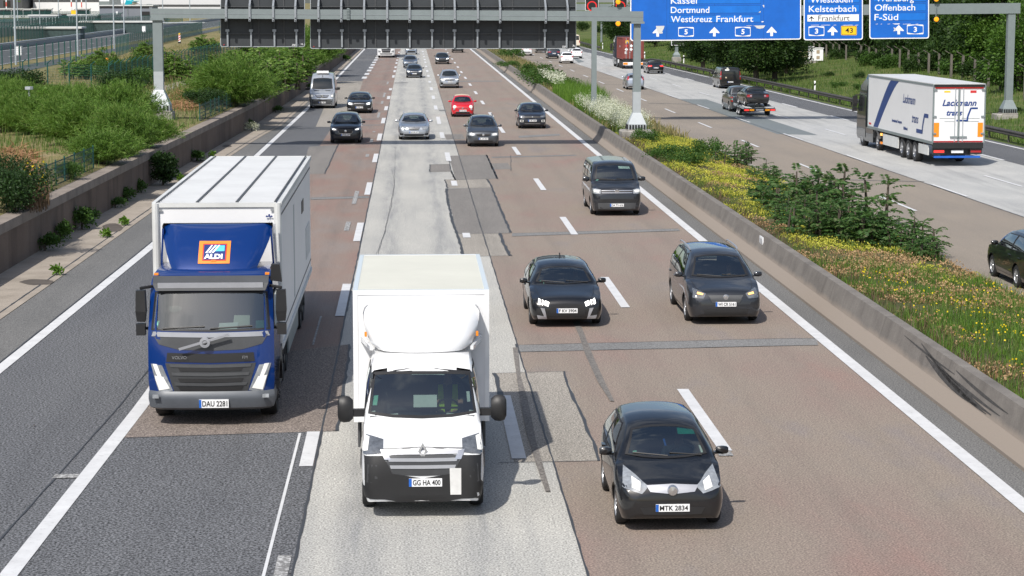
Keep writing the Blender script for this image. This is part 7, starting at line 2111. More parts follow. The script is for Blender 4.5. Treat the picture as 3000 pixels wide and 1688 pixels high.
# ------------------------------------------------------------ people in the cabs
def seated(label, loc, top, hair='hair', arms=True, face=-1, vest=False):
 """a seated driver: one continuous skin-modifier body, jacket and hair as children; faces -y"""
 root = thing('person', label, 'person', loc, 0, 'people seated in the vehicles')
 def skin(verts, edges, name, mat, sub=1):
  me = bpy.data.meshes.new(name); me.from_pydata([v[:3] for v in verts], edges, [])
  ob = bpy.data.objects.new(name, me); C.objects.link(ob)
  sm = ob.modifiers.new('skin', 'SKIN'); sm.use_smooth_shade = True
  for i, v in enumerate(verts): me.skin_vertices[0].data[i].radius = (v[3], v[4] if len(v) > 4 else v[3])
  me.skin_vertices[0].data[0].use_root = True
  ss = ob.modifiers.new('sub', 'SUBSURF'); ss.levels = sub; ss.render_levels = sub
  dg = bpy.context.evaluated_depsgraph_get(); dg.update()
  m2 = bpy.data.meshes.new_from_object(ob.evaluated_get(dg))
  bpy.data.objects.remove(ob)
  m2.materials.clear(); m2.materials.append(M[mat])
  o = bpy.data.objects.new(name, m2); C.objects.link(o); o.parent = root
  return o
 V = [(0, 0, 0, .15, .12), (0, .02, .22, .14, .11), (0, .04, .42, .17, .11), (0, .02, .52, .07, .07), (0, 0, .59, .055, .06), (0, -.02, .66, .075, .09), (0, -.02, .75, .08, .10), (0, 0, .82, .06, .07), (0, -.125, .70, .018, .02)]
 E = [(0, 1), (1, 2), (2, 3), (3, 4), (4, 5), (5, 6), (6, 7), (5, 8)]
 for s in (-1, 1):
  b = len(V)
  V += [(s * .20, .02, .44, .06), (s * .27, -.08, .24, .048), (s * .20, -.32, .22, .036), (s * .19, -.38, .24, .032), (s * .11, 0, -.02, .095), (s * .16, -.42, .02, .07), (s * .16, -.48, -.36, .05), (s * .16, -.60, -.40, .035)]
  E += [(2, b), (b, b + 1), (b + 1, b + 2), (b + 2, b + 3), (0, b + 4), (b + 4, b + 5), (b + 5, b + 6), (b + 6, b + 7)]
  for k in range(4):
   f = len(V); x = s * (.17 + .022 * k)
   V += [(x, -.43, .26, .011), (x, -.455, .235, .010), (x, -.43, .215, .009)]
   E += [(b + 3, f), (f, f + 1), (f + 1, f + 2)]
  f = len(V); V += [(s * .155, -.39, .275, .012), (s * .15, -.41, .285, .010)]; E += [(b + 3, f), (f, f + 1)]
 skin(V, E, 'body', 'skin')
 JV = [(0, .0, -.02, .175, .14), (0, .02, .22, .165, .135), (0, .04, .42, .19, .13), (0, .03, .50, .09, .09)]
 JE = [(0, 1), (1, 2), (2, 3)]
 for s in (-1, 1):
  b = len(JV); JV += [(s * .205, .02, .44, .075), (s * .275, -.08, .24, .062), (s * .215, -.27, .22, .048)]; JE += [(2, b), (b, b + 1), (b + 1, b + 2)]
 skin(JV, JE, 'jacket', top)
 if vest:
  vb = MB()
  for s in (-1, 1): vb.rings([[(s * .05, -.15, .02), (s * .16, -.13, .02), (s * .16, -.10, .02), (s * .05, -.12, .02)], [(s * .07, -.125, .30), (s * .17, -.11, .30), (s * .17, -.08, .30), (s * .07, -.09, .30)], [(s * .08, -.09, .48), (s * .16, -.08, .47), (s * .16, -.04, .47), (s * .08, -.04, .48)]])
  vb.build('hi_vis_vest', M['hivis'], root)
 hb = MB(); hb.lathe([(.095, .70), (.108, .76), (.098, .82), (.06, .865), (0, .88)], 'Z', 16, (0, .015, 0)); hb.build('hair', M[hair], root, True)
 ey = MB()
 for s in (-1, 1): ey.lathe([(0, -.118), (.012, -.115), (.014, -.10)], 'Y', 8, (s * .034, 0, .735))
 ey.build('eyes', M['black'], root)
 return root
seated('driver in a yellow hi-vis vest behind the windscreen of the white box van', (.14 + .43, 32.65 + 2.15, 1.30), 'cloth_dark', vest=True)
seated('driver in pale clothing behind the windscreen of the small black hatchback', (3.95 + .35, 31.6 + 2.05, .46), 'cloth_light')
seated('driver at the wheel of the black five-door car', (3.83 + .38, 52.15 + 2.35, .42), 'cloth_dark')
seated('driver at the wheel of the dark grey people carrier', (7.84 + .39, 52.4 + 2.2, .54), 'cloth_dark')
seated('driver at the wheel of the bright silver estate car', (.13 + .38, 123.9 + 2.55, .44), 'cloth_light')
seated('front passenger beside the driver of the bright silver estate car', (.13 - .38, 123.9 + 2.6, .44), 'cloth_dark')
seated('driver at the wheel of the grey compact people carrier', (3.97 + .37, 117.9 + 2.15, .54), 'cloth_dark')
# ------------------------------------------------------------ plants
nr = np.random.default_rng(11)
def leaf_quads(P, U, L, Wd, rng, droop=0.0):
 """diamond leaves at points P pointing along U (n x 3), length L, width Wd (arrays)"""
 n = len(P)
 U = U / (np.linalg.norm(U, axis=1, keepdims=True) + 1e-9)
 A = rng.normal(size=(n, 3)); A -= U * (A * U).sum(1, keepdims=True); A /= (np.linalg.norm(A, axis=1, keepdims=True) + 1e-9)
 L = np.broadcast_to(L, (n,))[:, None]; Wd = np.broadcast_to(Wd, (n,))[:, None]
 tip = P + U * L; tip[:, 2] -= droop * L[:, 0]
 mid = P + U * L * .45
 V = np.stack([P, mid + A * Wd / 2, tip, mid - A * Wd / 2], 1).reshape(-1, 3)
 F = np.arange(4 * n).reshape(n, 4)
 return V, F
def lumps(rng, k, rx, ry, rz, z0=.15):
 c = []
 while len(c) < k:
  p = rng.uniform(-1, 1, 3)
  if (p ** 2).sum() < 1: c.append((p[0] * rx * .72, p[1] * ry * .72, rz * (z0 + (1 - z0) * .5 * (1 + p[2] * .8))))
 return np.array(c)
def leafy(rng, n, rx, ry, rz, leaf, k=14, lr=.42, up=.5, z0=.15):
 c = lumps(rng, k, rx, ry, rz, z0)
 i = rng.integers(0, k, n)
 d = rng.normal(size=(n, 3)); d /= np.linalg.norm(d, axis=1, keepdims=True)
 r = (rng.uniform(0, 1, n) ** .45)[:, None] * lr * min(rx, rz) * rng.uniform(.7, 1.3, k)[i][:, None]
 P = c[i] + d * r * np.array([1, 1, .85])
 P = P[P[:, 2] > .02]; d = d[: len(P)]
 U = rng.normal(size=(len(P), 3)) * .8 + (P - np.array([0, 0, rz * .35])) * .5 + np.array([0, 0, up])
 s = rng.uniform(.6, 1.3, len(P))
 return leaf_quads(P, U, leaf * s, leaf * s * .55, rng, .15)
def stems_mesh(parent, pts, r, mat, name='stem'):
 mb = MB()
 for a, b in pts: mb.bar(a, b, r, r * .45, 5, False)
 return mb.build(name, mat, parent)
def feathery(rng, n, h, spread, twigs=7, w=.022):
 """tamarisk: fountain of fine plumes"""
 Vs, Fs, o = [], [], 0
 ph = rng.uniform(0, 2 * PI, n); q = rng.uniform(0, 1, n) ** .6
 base = np.stack([rng.normal(0, spread * .22, n), rng.normal(0, spread * .22, n), np.zeros(n)], 1)
 H = h * rng.uniform(.55, 1.05, n)
 ln = np.stack([np.cos(ph) * q * spread, np.sin(ph) * q * spread, H * (1 - .35 * q ** 2)], 1)
 for t0, t1 in ((.25, .5), (.45, .72), (.65, .95), (.8, 1.12), (.9, 1.2)):
  for k in range(twigs):
   t = rng.uniform(t0, t1, n)[:, None]
   P = base + ln * t; P[:, 2] = np.maximum(.03, (base + ln * t)[:, 2] - .16 * h * (t[:, 0] - .5) ** 2 * q * 2)
   U = ln / np.linalg.norm(ln, axis=1, keepdims=True) * .9 + rng.normal(0, .5, (n, 3)) + np.array([.15, .12, .05])
   V, F = leaf_quads(P, U, rng.uniform(.06, .19, n) * (.5 + h * .35), w * rng.uniform(.7, 1.5, n), rng, .12)
   Vs.append(V); Fs.append(F + o); o += len(V)
 return np.concatenate(Vs), np.concatenate(Fs)
def pinnate(rng, stems, h, spread, fronds=9, leaflets=9, fl=.55, lw=.055, ll=.15):
 """tree of heaven shoots: upright stems with arching feather leaves"""
 P_, U_, L_, W_, S_ = [], [], [], [], []
 for s in range(stems):
  a = rng.uniform(0, 2 * PI); r = spread * math.sqrt(rng.uniform(0, 1)); bx, by = r * math.cos(a), r * math.sin(a)
  hh = h * rng.uniform(.6, 1.0) * (1 - .3 * r / max(spread, .01)); lx, ly = rng.normal(0, .08, 2)
  S_.append(((bx, by, 0), (bx + lx * hh, by + ly * hh, hh)))
  for f in range(fronds):
   t = .25 + .75 * (f + rng.uniform(0, 1)) / fronds
   o = np.array([bx + lx * hh * t, by + ly * hh * t, hh * t]); az = f * 2.4 + rng.uniform(-.4, .4)
   e = rng.uniform(.05, .75) if t < .9 else rng.uniform(.6, 1.1)
   d = np.array([math.cos(az) * math.cos(e), math.sin(az) * math.cos(e), math.sin(e)])
   side = np.array([-math.sin(az), math.cos(az), 0]); L = fl * rng.uniform(.7, 1.2)
   for k in range(leaflets):
    u = .18 + .82 * k / (leaflets - 1); p = o + d * L * u + np.array([0, 0, -.35 * L * u * u])
    for sg in (-1, 1):
     P_.append(p); U_.append(side * sg + d * .35 + np.array([0, 0, -.35 + rng.normal(0, .12)])); L_.append(ll * (1 - .45 * abs(u - .45)) * rng.uniform(.85, 1.15)); W_.append(lw * rng.uniform(.8, 1.2))
 V, F = leaf_quads(np.array(P_), np.array(U_), np.array(L_), np.array(W_), rng)
 return V, F, S_
def blades(rng, P, h, w, lean=.35):
 """grass blades: bent two-segment triangles at the points P"""
 n = len(P); a = rng.uniform(0, 2 * PI, n); h = np.broadcast_to(h, (n,)) * rng.uniform(.5, 1.25, n); w = np.broadcast_to(w, (n,))
 s = np.stack([np.cos(a), np.sin(a), np.zeros(n)], 1) * w[:, None] / 2
 b = a + PI / 2 + rng.normal(0, .6, n); l = np.abs(rng.normal(0, lean, n)) * h
 tip = P + np.stack([np.cos(b) * l, np.sin(b) * l, h], 1); mid = P + np.stack([np.cos(b) * l * .3, np.sin(b) * l * .3, h * .58], 1)
 V = np.stack([P - s, P + s, mid + s * .7, tip, mid - s * .7], 1)
 V4 = np.stack([P - s, P + s, mid + s * .6, mid - s * .6, mid - s * .6, mid + s * .6, tip + s * .12, tip - s * .12], 1).reshape(-1, 3)
 F = np.arange(8 * n).reshape(-1, 4)
 return V4, F
LM = M
LM['lf_tam'] = leaf_mat('tamarisk_green', [(.028, .06, .012), (.075, .155, .022), (.14, .25, .045), (.22, .26, .09)], .3, .9)
LM['lf_dark'] = leaf_mat('dark_leaf', [(.012, .03, .010), (.022, .05, .013), (.04, .085, .02)], .25, .5)
LM['lf_mid'] = leaf_mat('mid_leaf', [(.025, .06, .012), (.05, .11, .02), (.09, .17, .035)], .3, .7)
LM['lf_ail'] = leaf_mat('tree_of_heaven_leaf', [(.025, .065, .012), (.07, .15, .022), (.15, .25, .05), (.34, .42, .15)], .35, .8)
LM['lf_ail_dark'] = leaf_mat('tree_of_heaven_dark_leaf', [(.025, .065, .02), (.05, .115, .032), (.085, .165, .045), (.13, .11, .07)], .3, 1.0)
LM['lf_forest'] = leaf_mat('forest_leaf', [(.008, .020, .007), (.018, .042, .010), (.036, .075, .016), (.065, .115, .026)], .3, .22)
LM['lf_forest2'] = leaf_mat('bright_forest_leaf', [(.03, .07, .012), (.07, .145, .022), (.12, .21, .04)], .35, .4)
LM['lf_grass'] = leaf_mat('grass_blade', [(.03, .075, .014), (.06, .125, .022), (.11, .175, .035), (.20, .20, .075)], .3, .35)
LM['lf_dry'] = leaf_mat('dry_grass_blade', [(.09, .12, .03), (.18, .17, .06), (.30, .25, .12), (.38, .30, .17)], .25, .4)
LM['lf_lush'] = leaf_mat('lush_grass_blade', [(.05, .12, .015), (.10, .20, .025), (.17, .275, .045)], .35, .8)
LM['lf_sedum'] = leaf_mat('stonecrop', [(.30, .20, .10), (.40, .27, .13), (.40, .34, .09), (.34, .36, .06), (.38, .32, .08)], .15, .33)
LM['lf_sedum_y'] = leaf_mat('yellow_stonecrop', [(.26, .30, .04), (.42, .42, .055), (.55, .48, .08)], .15, .5)
LM['lf_tan'] = leaf_mat('dry_tan_stonecrop', [(.26, .155, .08), (.36, .235, .12), (.44, .31, .17)], .12, .8)
LM['lf_white'] = leaf_mat('white_flower', [(.42, .45, .33), (.58, .60, .48), (.72, .73, .63)], .25, 1.2)
LM['lf_yellow'] = leaf_mat('yellow_flower', [(.65, .48, .01), (.80, .62, .02)], .2, 1.0)
LM['lf_brown'] = leaf_mat('withered_stalk', [(.06, .04, .025), (.12, .08, .05), (.17, .115, .07)], .15, 1.0)
LM['lf_mulch'] = leaf_mat('cut_brushwood', [(.16, .085, .04), (.30, .165, .085), (.42, .26, .15)], .1, 1.2)
LM['bark'] = plain('bark', (.075, .06, .045), .9, 0, .3, 6)
LM['stemgreen'] = plain('green_stem', (.08, .11, .03), .8, 0, .2)
PROTO = {}
def proto(key, name, cat, label, group, V, F, mat, stems=None, part='foliage', extra=None):
 r = thing(name, label, cat, (0, -200 - 12 * len(PROTO), -30), 0, group)
 np_mesh(part, V, F, M[mat], r)
 if stems: stems_mesh(r, stems, .03, M['bark'])
 if extra: extra(r)
 PROTO[key] = [r, False]
 return r
def put(key, x, y, z, label, s=1.0, rz=None, group=None):
 r, used = PROTO[key]
 rz = rng.uniform(0, 6.28) if rz is None else rz
 if not used:
  r.location = (x, y, z); r.rotation_euler = (0, 0, rz); r.scale = (s, s, s) if not isinstance(s, tuple) else s
  r['label'] = label
  if group: r['group'] = group
  PROTO[key][1] = True
  return r
 return copy_thing(r, (x, y, z), rz, label, s, group)
GT, GA, GD = 'feathery bushes on the bank above the wall', 'young trees with long feathered leaves on the bank', 'dark leafy shrubs on the bank above the wall'
LM['lf_tam2'] = leaf_mat('olive_tamarisk', [(.03, .05, .014), (.08, .11, .03), (.15, .175, .06), (.24, .20, .11)], .3, .9)
for k in range(4):
 V, F = feathery(nr, 560, 1.0, .66 + .1 * k, 13, .011)
 proto('tam%d' % k, 'feathery_bush', 'bush', '-', GT, V, F, 'lf_tam' if k < 3 else 'lf_tam2', [((0, 0, 0), (.25 * math.cos(a), .25 * math.sin(a), .55)) for a in (0, 1.3, 2.6, 3.9, 5.2)], 'plumes')
for k in range(2):
 V, F = leafy(nr, 6500, .9, .9, 1.0, .065, 22, .40)
 proto('dark%d' % k, 'leafy_shrub', 'shrub', '-', GD, V, F, 'lf_dark', [((0, 0, 0), (.3 * math.cos(a), .3 * math.sin(a), .6)) for a in (0, 2.1, 4.2)])
 V, F = leafy(nr, 6500, .9, .9, 1.0, .065, 22, .40)
 proto('mid%d' % k, 'leafy_shrub', 'shrub', '-', GD, V, F, 'lf_mid', [((0, 0, 0), (.3 * math.cos(a), .3 * math.sin(a), .6)) for a in (0, 2.1, 4.2)])
for k in range(2):
 V, F, S = pinnate(nr, 30, 1.0, .72, 17, 11, .27, .028, .085)
 proto('ail%d' % k, 'feather_leaved_tree', 'young tree', '-', GA, V, F, 'lf_ail', S)
for k in range(3):
 V, F, S = pinnate(nr, 11, .85, .62, 11, 10, .34, .032, .095)
 proto('aild%d' % k, 'feather_leaved_shrub', 'shrub', '-', 'feather-leaved shrubs in the median', V, F, 'lf_ail_dark', S)
def bank(px, py, key, s, label, group=None, zoff=0.0):
 p = G(px, py, 1.6)
 for _ in range(3): p = G(px, py, gz_left(p.x, p.y))
 if key[:3] == 'tam':
  s *= 1.08 * rng.uniform(.85, 1.15); s = (s, s, s * rng.uniform(.8, 1.3))
  w = interp(L_W, p.y)
  if p.x > w - 2.6: p.x = w - .75
 return put(key, p.x, p.y, p.z - .05 + zoff, label, s, None, group)
T_ = 'bright green feathery bush '
for px, py, s, lab in (
 (392, 428, 1.65, T_ + 'pressing against the concrete block of the gantry post'), (345, 455, 1.6, T_ + 'hanging over the wall coping just before the gantry post'),
 (290, 478, 1.45, T_ + 'small one above the low wire fence end'), (372, 380, 1.6, T_ + 'behind the one touching the gantry block'),
 (330, 395, 1.9, T_ + 'in the thick of the bank beside the gantry post'), (268, 425, 1.7, T_ + 'above the wire fence in the dense part of the bank'),
 (205, 420, 1.6, T_ + 'below the steel pipe stub on the bank'), (150, 400, 1.8, T_ + 'beside the steel pipe stub on the bank'),
 (88, 395, 1.7, T_ + 'above the bare brown brushwood'), (30, 385, 1.8, T_ + 'at the picture edge above the brown brushwood'),
 (235, 360, 1.7, T_ + 'below the stacked guardrail pieces'), (300, 345, 1.5, T_ + 'just below the stacked guardrail pieces'),
 (180, 345, 1.6, T_ + 'in front of the tall bright weed'), (60, 335, 1.7, T_ + 'below the dark round bush'), (12, 320, 1.6, T_ + 'at the picture edge below the dark round bush'),
 (120, 315, 1.4, T_ + 'between the dark round bush and the tall weed'), (215, 300, 1.3, T_ + 'at the foot of the corner fence posts'), (150, 290, 1.2, T_ + 'in front of the near green fence gate'),
 (690, 312, 2.3, T_ + 'leaning over the wall past the brown brushwood'), (722, 300, 2.0, T_ + 'next to the big feather-leaved trees over the wall'), (655, 300, 1.5, T_ + 'behind the dark creeper beside the wall'),
 (905, 200, 3.2, T_ + 'tall one over the wall beneath the gap between the sign backs'), (945, 186, 2.9, T_ + 'far one leaning over the wall below the wide sign back'), (870, 210, 2.4, T_ + 'in the gap beside the narrower sign back'), (985, 172, 2.6, T_ + 'farthest along the wall below the wide sign back')):
 bank(px, py, 'tam%d' % rng.randrange(4), s, lab)
D_ = 'dark green leafy shrub '
for px, py, key, s, lab in (
 (45, 625, 'dark0', 1.55, D_ + 'at the coping in the near corner of the bank'), (20, 575, 'dark1', 1.3, D_ + 'just behind the one in the near corner of the bank'),
 (60, 285, 'dark1', (2.6, 2.6, 1.9), 'dark round bush before the near green fence'), (10, 270, 'dark0', (2.4, 2.4, 1.8), 'dark bush beside the round one at the picture edge'),
 (205, 525, 'mid0', .75, 'small olive shrub on the coping by the wire fence'), (350, 280, 'dark0', (2.6, 2.6, 1.8), 'dark bush at the corner post of the near green fence'), (385, 262, 'mid1', (2.4, 2.4, 1.7), 'green bush behind the gantry post along the near green fence'), (330, 240, 'mid0', (2.0, 2.0, 2.2), 'tall bush grown into the near green fence corner'),
 (600, 318, 'dark1', (1.9, 1.6, 1.15), 'low dark creeper spreading on the brushwood past the gantry post'), (575, 300, 'mid0', (1.6, 1.3, .9), 'low creeper patch beside the bigger dark one'),
 (425, 215, 'mid1', (2.2, 2.2, 1.9), 'bush behind the gantry post at the fence'), (775, 290, 'dark1', 1.6, 'shaded shrub under the big feather-leaved trees')):
 bank(px, py, key, s, lab)
A_ = 'light green feather-leaved young tree '
for px, py, s, lab in (
 (690, 262, (3.2, 3.2, 2.6), A_ + 'on the near side of the big clump over the wall'), (735, 262, (3.6, 3.6, 3.1), A_ + 'in the middle of the big clump over the wall'), (785, 262, (3.4, 3.4, 3.3), A_ + 'drooping over the wall beside the silver van'), (820, 240, (3.4, 3.4, 3.6), A_ + 'tallest of the clump below the narrower sign back'), (760, 232, (3.6, 3.6, 3.4), A_ + 'rear one of the clump below the narrower sign back'), (845, 222, (2.8, 2.8, 3.2), A_ + 'at the far end of the clump over the wall'),
 (505, 238, (2.6, 2.6, 3.0), A_ + 'just past the gantry post at the fence'), (430, 170, (2.3, 2.3, 2.2), A_ + 'poking above the fence before the gantry post'), (240, 232, (2.4, 2.4, 2.4), A_ + 'behind the near green fence beside the striped beacon'), (600, 200, (2.0, 2.0, 2.0), A_ + 'behind the fence past the striped beacon in the dry grass'), (600, 158, (2.6, 2.6, 2.6), A_ + 'in the dry grass against the narrower sign back'), (625, 250, (1.9, 1.9, 1.7), A_ + 'small round one beside the gravel path'), (655, 275, (1.2, 1.2, 1.3), A_ + 'pale slender one in front of the big clump'), (305, 215, (2.0, 2.0, 2.6), A_ + 'behind the corner of the near green fence'), (640, 235, (1.5, 1.5, 1.2), A_ + 'low one along the gravel path')):
 bank(px, py, 'ail%d' % rng.randrange(2), s, lab)
V, F = leafy(nr, 1500, .32, .32, 2.0, .12, 12, .8)
wd = proto('weed', 'tall_weed', 'weed', 'tall bright yellow-green weed among the feathery bushes', None, V, F, 'lf_lush', [((0, 0, 0), (.05, .02, 1.7))])
bank(128, 372, 'weed', 1.15, 'tall bright yellow-green weed among the feathery bushes')
V, F = leafy(nr, 900, .5, .5, .7, .11, 9, .5)
proto('wallweed', 'wall_weed', 'weed', '-', 'weeds rooted at the foot of the retaining wall', V, F, 'lf_mid', [((0, 0, 0), (.1, 0, .4)), ((0, 0, 0), (-.1, .1, .4))])
for px, py, s, lab in ((150, 735, (.9, 1.0, .8), 'low weed at the wall foot between two stained panels'), (182, 708, (.8, .9, 1.0), 'bushier weed at the wall foot next to the low one'), (225, 672, (1.0, 1.2, 1.15), 'tallest weed clump at the wall foot beside the blue lorry box'), (250, 655, (.8, .9, .8), 'weed beside the tallest clump at the wall foot'), (300, 610, (.7, .8, .6), 'small weed at the wall foot before the dark sapling'), (330, 590, (.8, .9, .8), 'weed touching the dark sapling at the wall foot'),
 (365, 565, (.7, .8, .8), 'weed under the dark sapling at the wall foot'), (530, 472, (1.0, 1.1, .8), 'weed at the wall foot near the drain stains'), (648, 376, (.7, .9, .8), 'weed at the wall foot where the shadow crosses'), (770, 330, (.9, 1.0, .7), 'weed at the wall foot beside the silver van'), (840, 262, (.9, 1.1, .8), 'weed at the wall foot behind the silver van'), (990, 178, (1.6, 2.0, 1.1), 'far weed patch at the wall foot')):
 p = G(px, py, .02); x = interp(L_W, p.y) + .22 * (s[0])
 put('wallweed', x, p.y, 0, lab, s)
V, F = leafy(nr, 2600, .55, .6, 1.25, .13, 14, .55)
proto('sapling', 'wall_sapling', 'sapling', '-', None, V, F, 'lf_dark', [((0, 0, 0), (.1, 0, .9)), ((0, 0, 0), (-.1, .1, .8))])
p = G(395, 545, 0); put('sapling', interp(L_W, p.y) + .55, p.y, 0, 'dark leafy sapling growing at the foot of the retaining wall', 1.15)
V, F = leafy(nr, 500, .45, .45, .5, .07, 7, .5)
proto('whiteweed', 'white_flowered_weed', 'weed', '-', None, V, F, 'lf_white', [((0, 0, 0), (.1, 0, .3))])
p = G(655, 385, 0); put('whiteweed', interp(L_W, p.y) + .5, p.y, 0, 'white-flowered weed on the paving near the wall', 1.1)
V, F = leafy(nr, 160, .18, .18, .18, .09, 5, .6)
proto('tuft', 'paving_weed', 'weed', '-', 'small green tufts in the paving joints', V, F, 'lf_lush')
for px, py, lab in ((160, 806, 'green tuft in the paving joint nearest the picture edge'), (315, 695, 'green tuft beside the big damp stain on the paving'), (528, 530, 'green tuft next to the lorry roof on the paving'), (626, 460, 'green tuft at the drain by the paving stain'), (362, 660, 'green tuft at the corner of the damp stain')):
 p = G(px, py, .02); put('tuft', p.x, p.y, .02, lab, 1.3)
def scatter(fn, n, x0, x1, y0, y1, gz, bias=1.0):
 """random points of a region, denser near the eye when bias > 1"""
 u = nr.uniform(0, 1, n) ** bias
 Y = y0 + (y1 - y0) * u
 t = nr.uniform(0, 1, n)
 P = np.empty((n, 3)); keep = np.ones(n, bool)
 for i in range(n):
  y = Y[i]; a, b = x0(y), x1(y); x = a + (b - a) * t[i]
  if not fn(x, y): keep[i] = False; continue
  P[i] = (x, y, gz(x, y) - .02)
 return P[keep]
from mathutils import noise as mn
def nz(x, y, s, o=0.0): return mn.noise(Vector((x * s + o, y * s, o)))
wl = lambda d: (lambda y: interp(L_W, y) - d)
P = scatter(lambda x, y: nz(x, y, .25) > -.35, 16000, wl(13), wl(.5), 60, 240, gz_left, 1.2)
V, F = blades(nr, P, .55, .035)
tag(np_mesh('bank_grass', V, F, M['lf_grass']), 'long green grass on the bank between the bushes', 'grass', kind='stuff')
P = scatter(lambda x, y: nz(x, y, .12, 3.) > -.25, 17000, wl(26), wl(5), 110, 480, gz_left, 1.3)
V, F = blades(nr, P, .55, .06)
tag(np_mesh('dry_bank_grass', V, F, M['lf_dry']), 'dry straw-coloured grass beyond the gravel path', 'grass', kind='stuff')
def mul(cx, cy, rx, ry, n):
 a = nr.uniform(0, 2 * PI, n); r = np.sqrt(nr.uniform(0, 1, n)); out = []
 for i in range(n):
  p = G(cx + rx * r[i] * math.cos(a[i]), cy + ry * r[i] * math.sin(a[i]), 1.6); out.append((p.x, p.y, gz_left(p.x, p.y) + nr.uniform(0, .25)))
 return np.array(out)
for cen, lab in (((28, 480, 70, 46, 3000), 'heap of cut brown brushwood near the picture edge'), ((545, 300, 62, 36, 3200), 'slope of cut brown brushwood past the gantry post'), ((75, 530, 40, 16, 700), 'brown litter behind the low wire fence')):
 P = mul(*cen); U = nr.normal(size=(len(P), 3)) * np.array([1, 1, .25])
 V, F = leaf_quads(P, U, nr.uniform(.25, .8, len(P)), .035, nr)
 tag(np_mesh('brushwood_litter', V, F, M['lf_mulch']), lab, 'brushwood', kind='stuff')
P = mul(105, 572, 42, 26, 90); P[:, 2] += nr.uniform(.3, .8, len(P)); V, F = leaf_quads(P, nr.normal(size=(len(P), 3)), .10, .09, nr)
P2 = mul(100, 590, 45, 22, 900); V2_, F2_ = blades(nr, P2, .7, .02)
fl = thing('ragwort_plant', 'yellow-flowered wild plant on the coping behind the low wire fence', 'wild flower')
np_mesh('flowers', V, F, M['lf_yellow'], fl); np_mesh('stalks', V2_, F2_, M['lf_brown'], fl)
# ------------------------------------------------------------ median strip
mx0 = lambda y: 11.25
mx1 = lambda y: interp(R_L, y) - .15
P = scatter(lambda x, y: True, 1, mx0, mx1, 20, 22, gz_med)
def cushions(P, rng, rad, hgt, per, leaf):
 """low domed cushions of tiny leaves"""
 n = len(P); Q = np.repeat(P, per, 0); R_ = np.repeat(rng.uniform(.5, 1.2, n), per)[:, None]
 d = rng.normal(size=(n * per, 3)); d[:, 2] = np.abs(d[:, 2]); d /= np.linalg.norm(d, axis=1, keepdims=True)
 Q = Q + d * R_ * np.array([rad, rad, hgt])
 U = d + rng.normal(0, .5, d.shape)
 return leaf_quads(Q, U, leaf * rng.uniform(.6, 1.3, len(Q)), leaf * .8, rng)
def yel(y): return interp([(40, 0.0), (60, .15), (72, .75), (100, .9), (118, 1), (130, 1)], y)
sel = lambda x, y: nz(x, y, .42, 7.) > -.22 + (.25 if y < 52 else 0) + (.30 if x < 11.9 else 0)
P = scatter(lambda x, y: sel(x, y) and nz(x, y, .3, 2.) * 1.2 + .5 < yel(y) + .02, 3200, mx0, mx1, 50, 122, gz_med, 1.2)
V, F = cushions(P, nr, .34, .22, 36, .055); tag(np_mesh('stonecrop_cover', V, F, M['lf_sedum_y']), 'yellow-green stonecrop carpet in the median', 'ground cover', kind='stuff')
P = scatter(lambda x, y: sel(x, y) and not nz(x, y, .3, 2.) * 1.2 + .5 < yel(y) + .02, 2600, mx0, mx1, 30, 108, gz_med, 1.1)
V, F = cushions(P, nr, .34, .20, 40, .06); tag(np_mesh('dry_stonecrop_cover', V, F, M['lf_tan']), 'dry tan stonecrop carpet in the median', 'ground cover', kind='stuff')
P = scatter(lambda x, y: nz(x, y, .55, 11.) > (.16 if y > 58 else -.15), 36000, mx0, mx1, 26, 125, gz_med, 1.15)
V, F = blades(nr, P, .30, .022); tag(np_mesh('median_grass', V, F, M['lf_grass']), 'green grass tufts between the stonecrop in the median', 'grass', kind='stuff')
P = scatter(lambda x, y: nz(x, y, .4, 21.) > -.05, 16000, mx0, mx1, 26, 60, gz_med, 1.0)
V, F = blades(nr, P, .30, .018); tag(np_mesh('lush_median_grass', V, F, M['lf_lush']), 'fresh bright grass in the near end of the median', 'grass', kind='stuff')
P = scatter(lambda x, y: nz(x, y, .6, 4.) > -.1, 3000, lambda y: 11.2, lambda y: 12.0, 28, 120, gz_med, 1.1)
V, F = blades(nr, P, .36, .02, .6); tag(np_mesh('withered_weeds', V, F, M['lf_brown']), 'withered brown weeds along the barrier top edge', 'weeds', kind='stuff')
P = scatter(lambda x, y: nz(x, y, .5, 9.) > .06, 2200, lambda y: 11.8, mx1, 27, 56, gz_med, 1.0)
P[:, 2] += nr.uniform(.25, .48, len(P)); V, F = leaf_quads(P, nr.normal(size=(len(P), 3)), .05, .045, nr); tag(np_mesh('yellow_wildflowers', V, F, M['lf_yellow']), 'small yellow wildflowers in the near median grass', 'wildflowers', kind='stuff')
P = scatter(lambda x, y: nz(x, y, .2, 5.) > -.05, 8000, mx0, mx1, 122, 420, gz_med, 1.5)
V, F = blades(nr, P, .5, .06); tag(np_mesh('far_median_grass', V, F, M['lf_dry']), 'mixed dry grass in the far median', 'grass', kind='stuff')
B_ = 'dark feather-leaved shrub in the median '
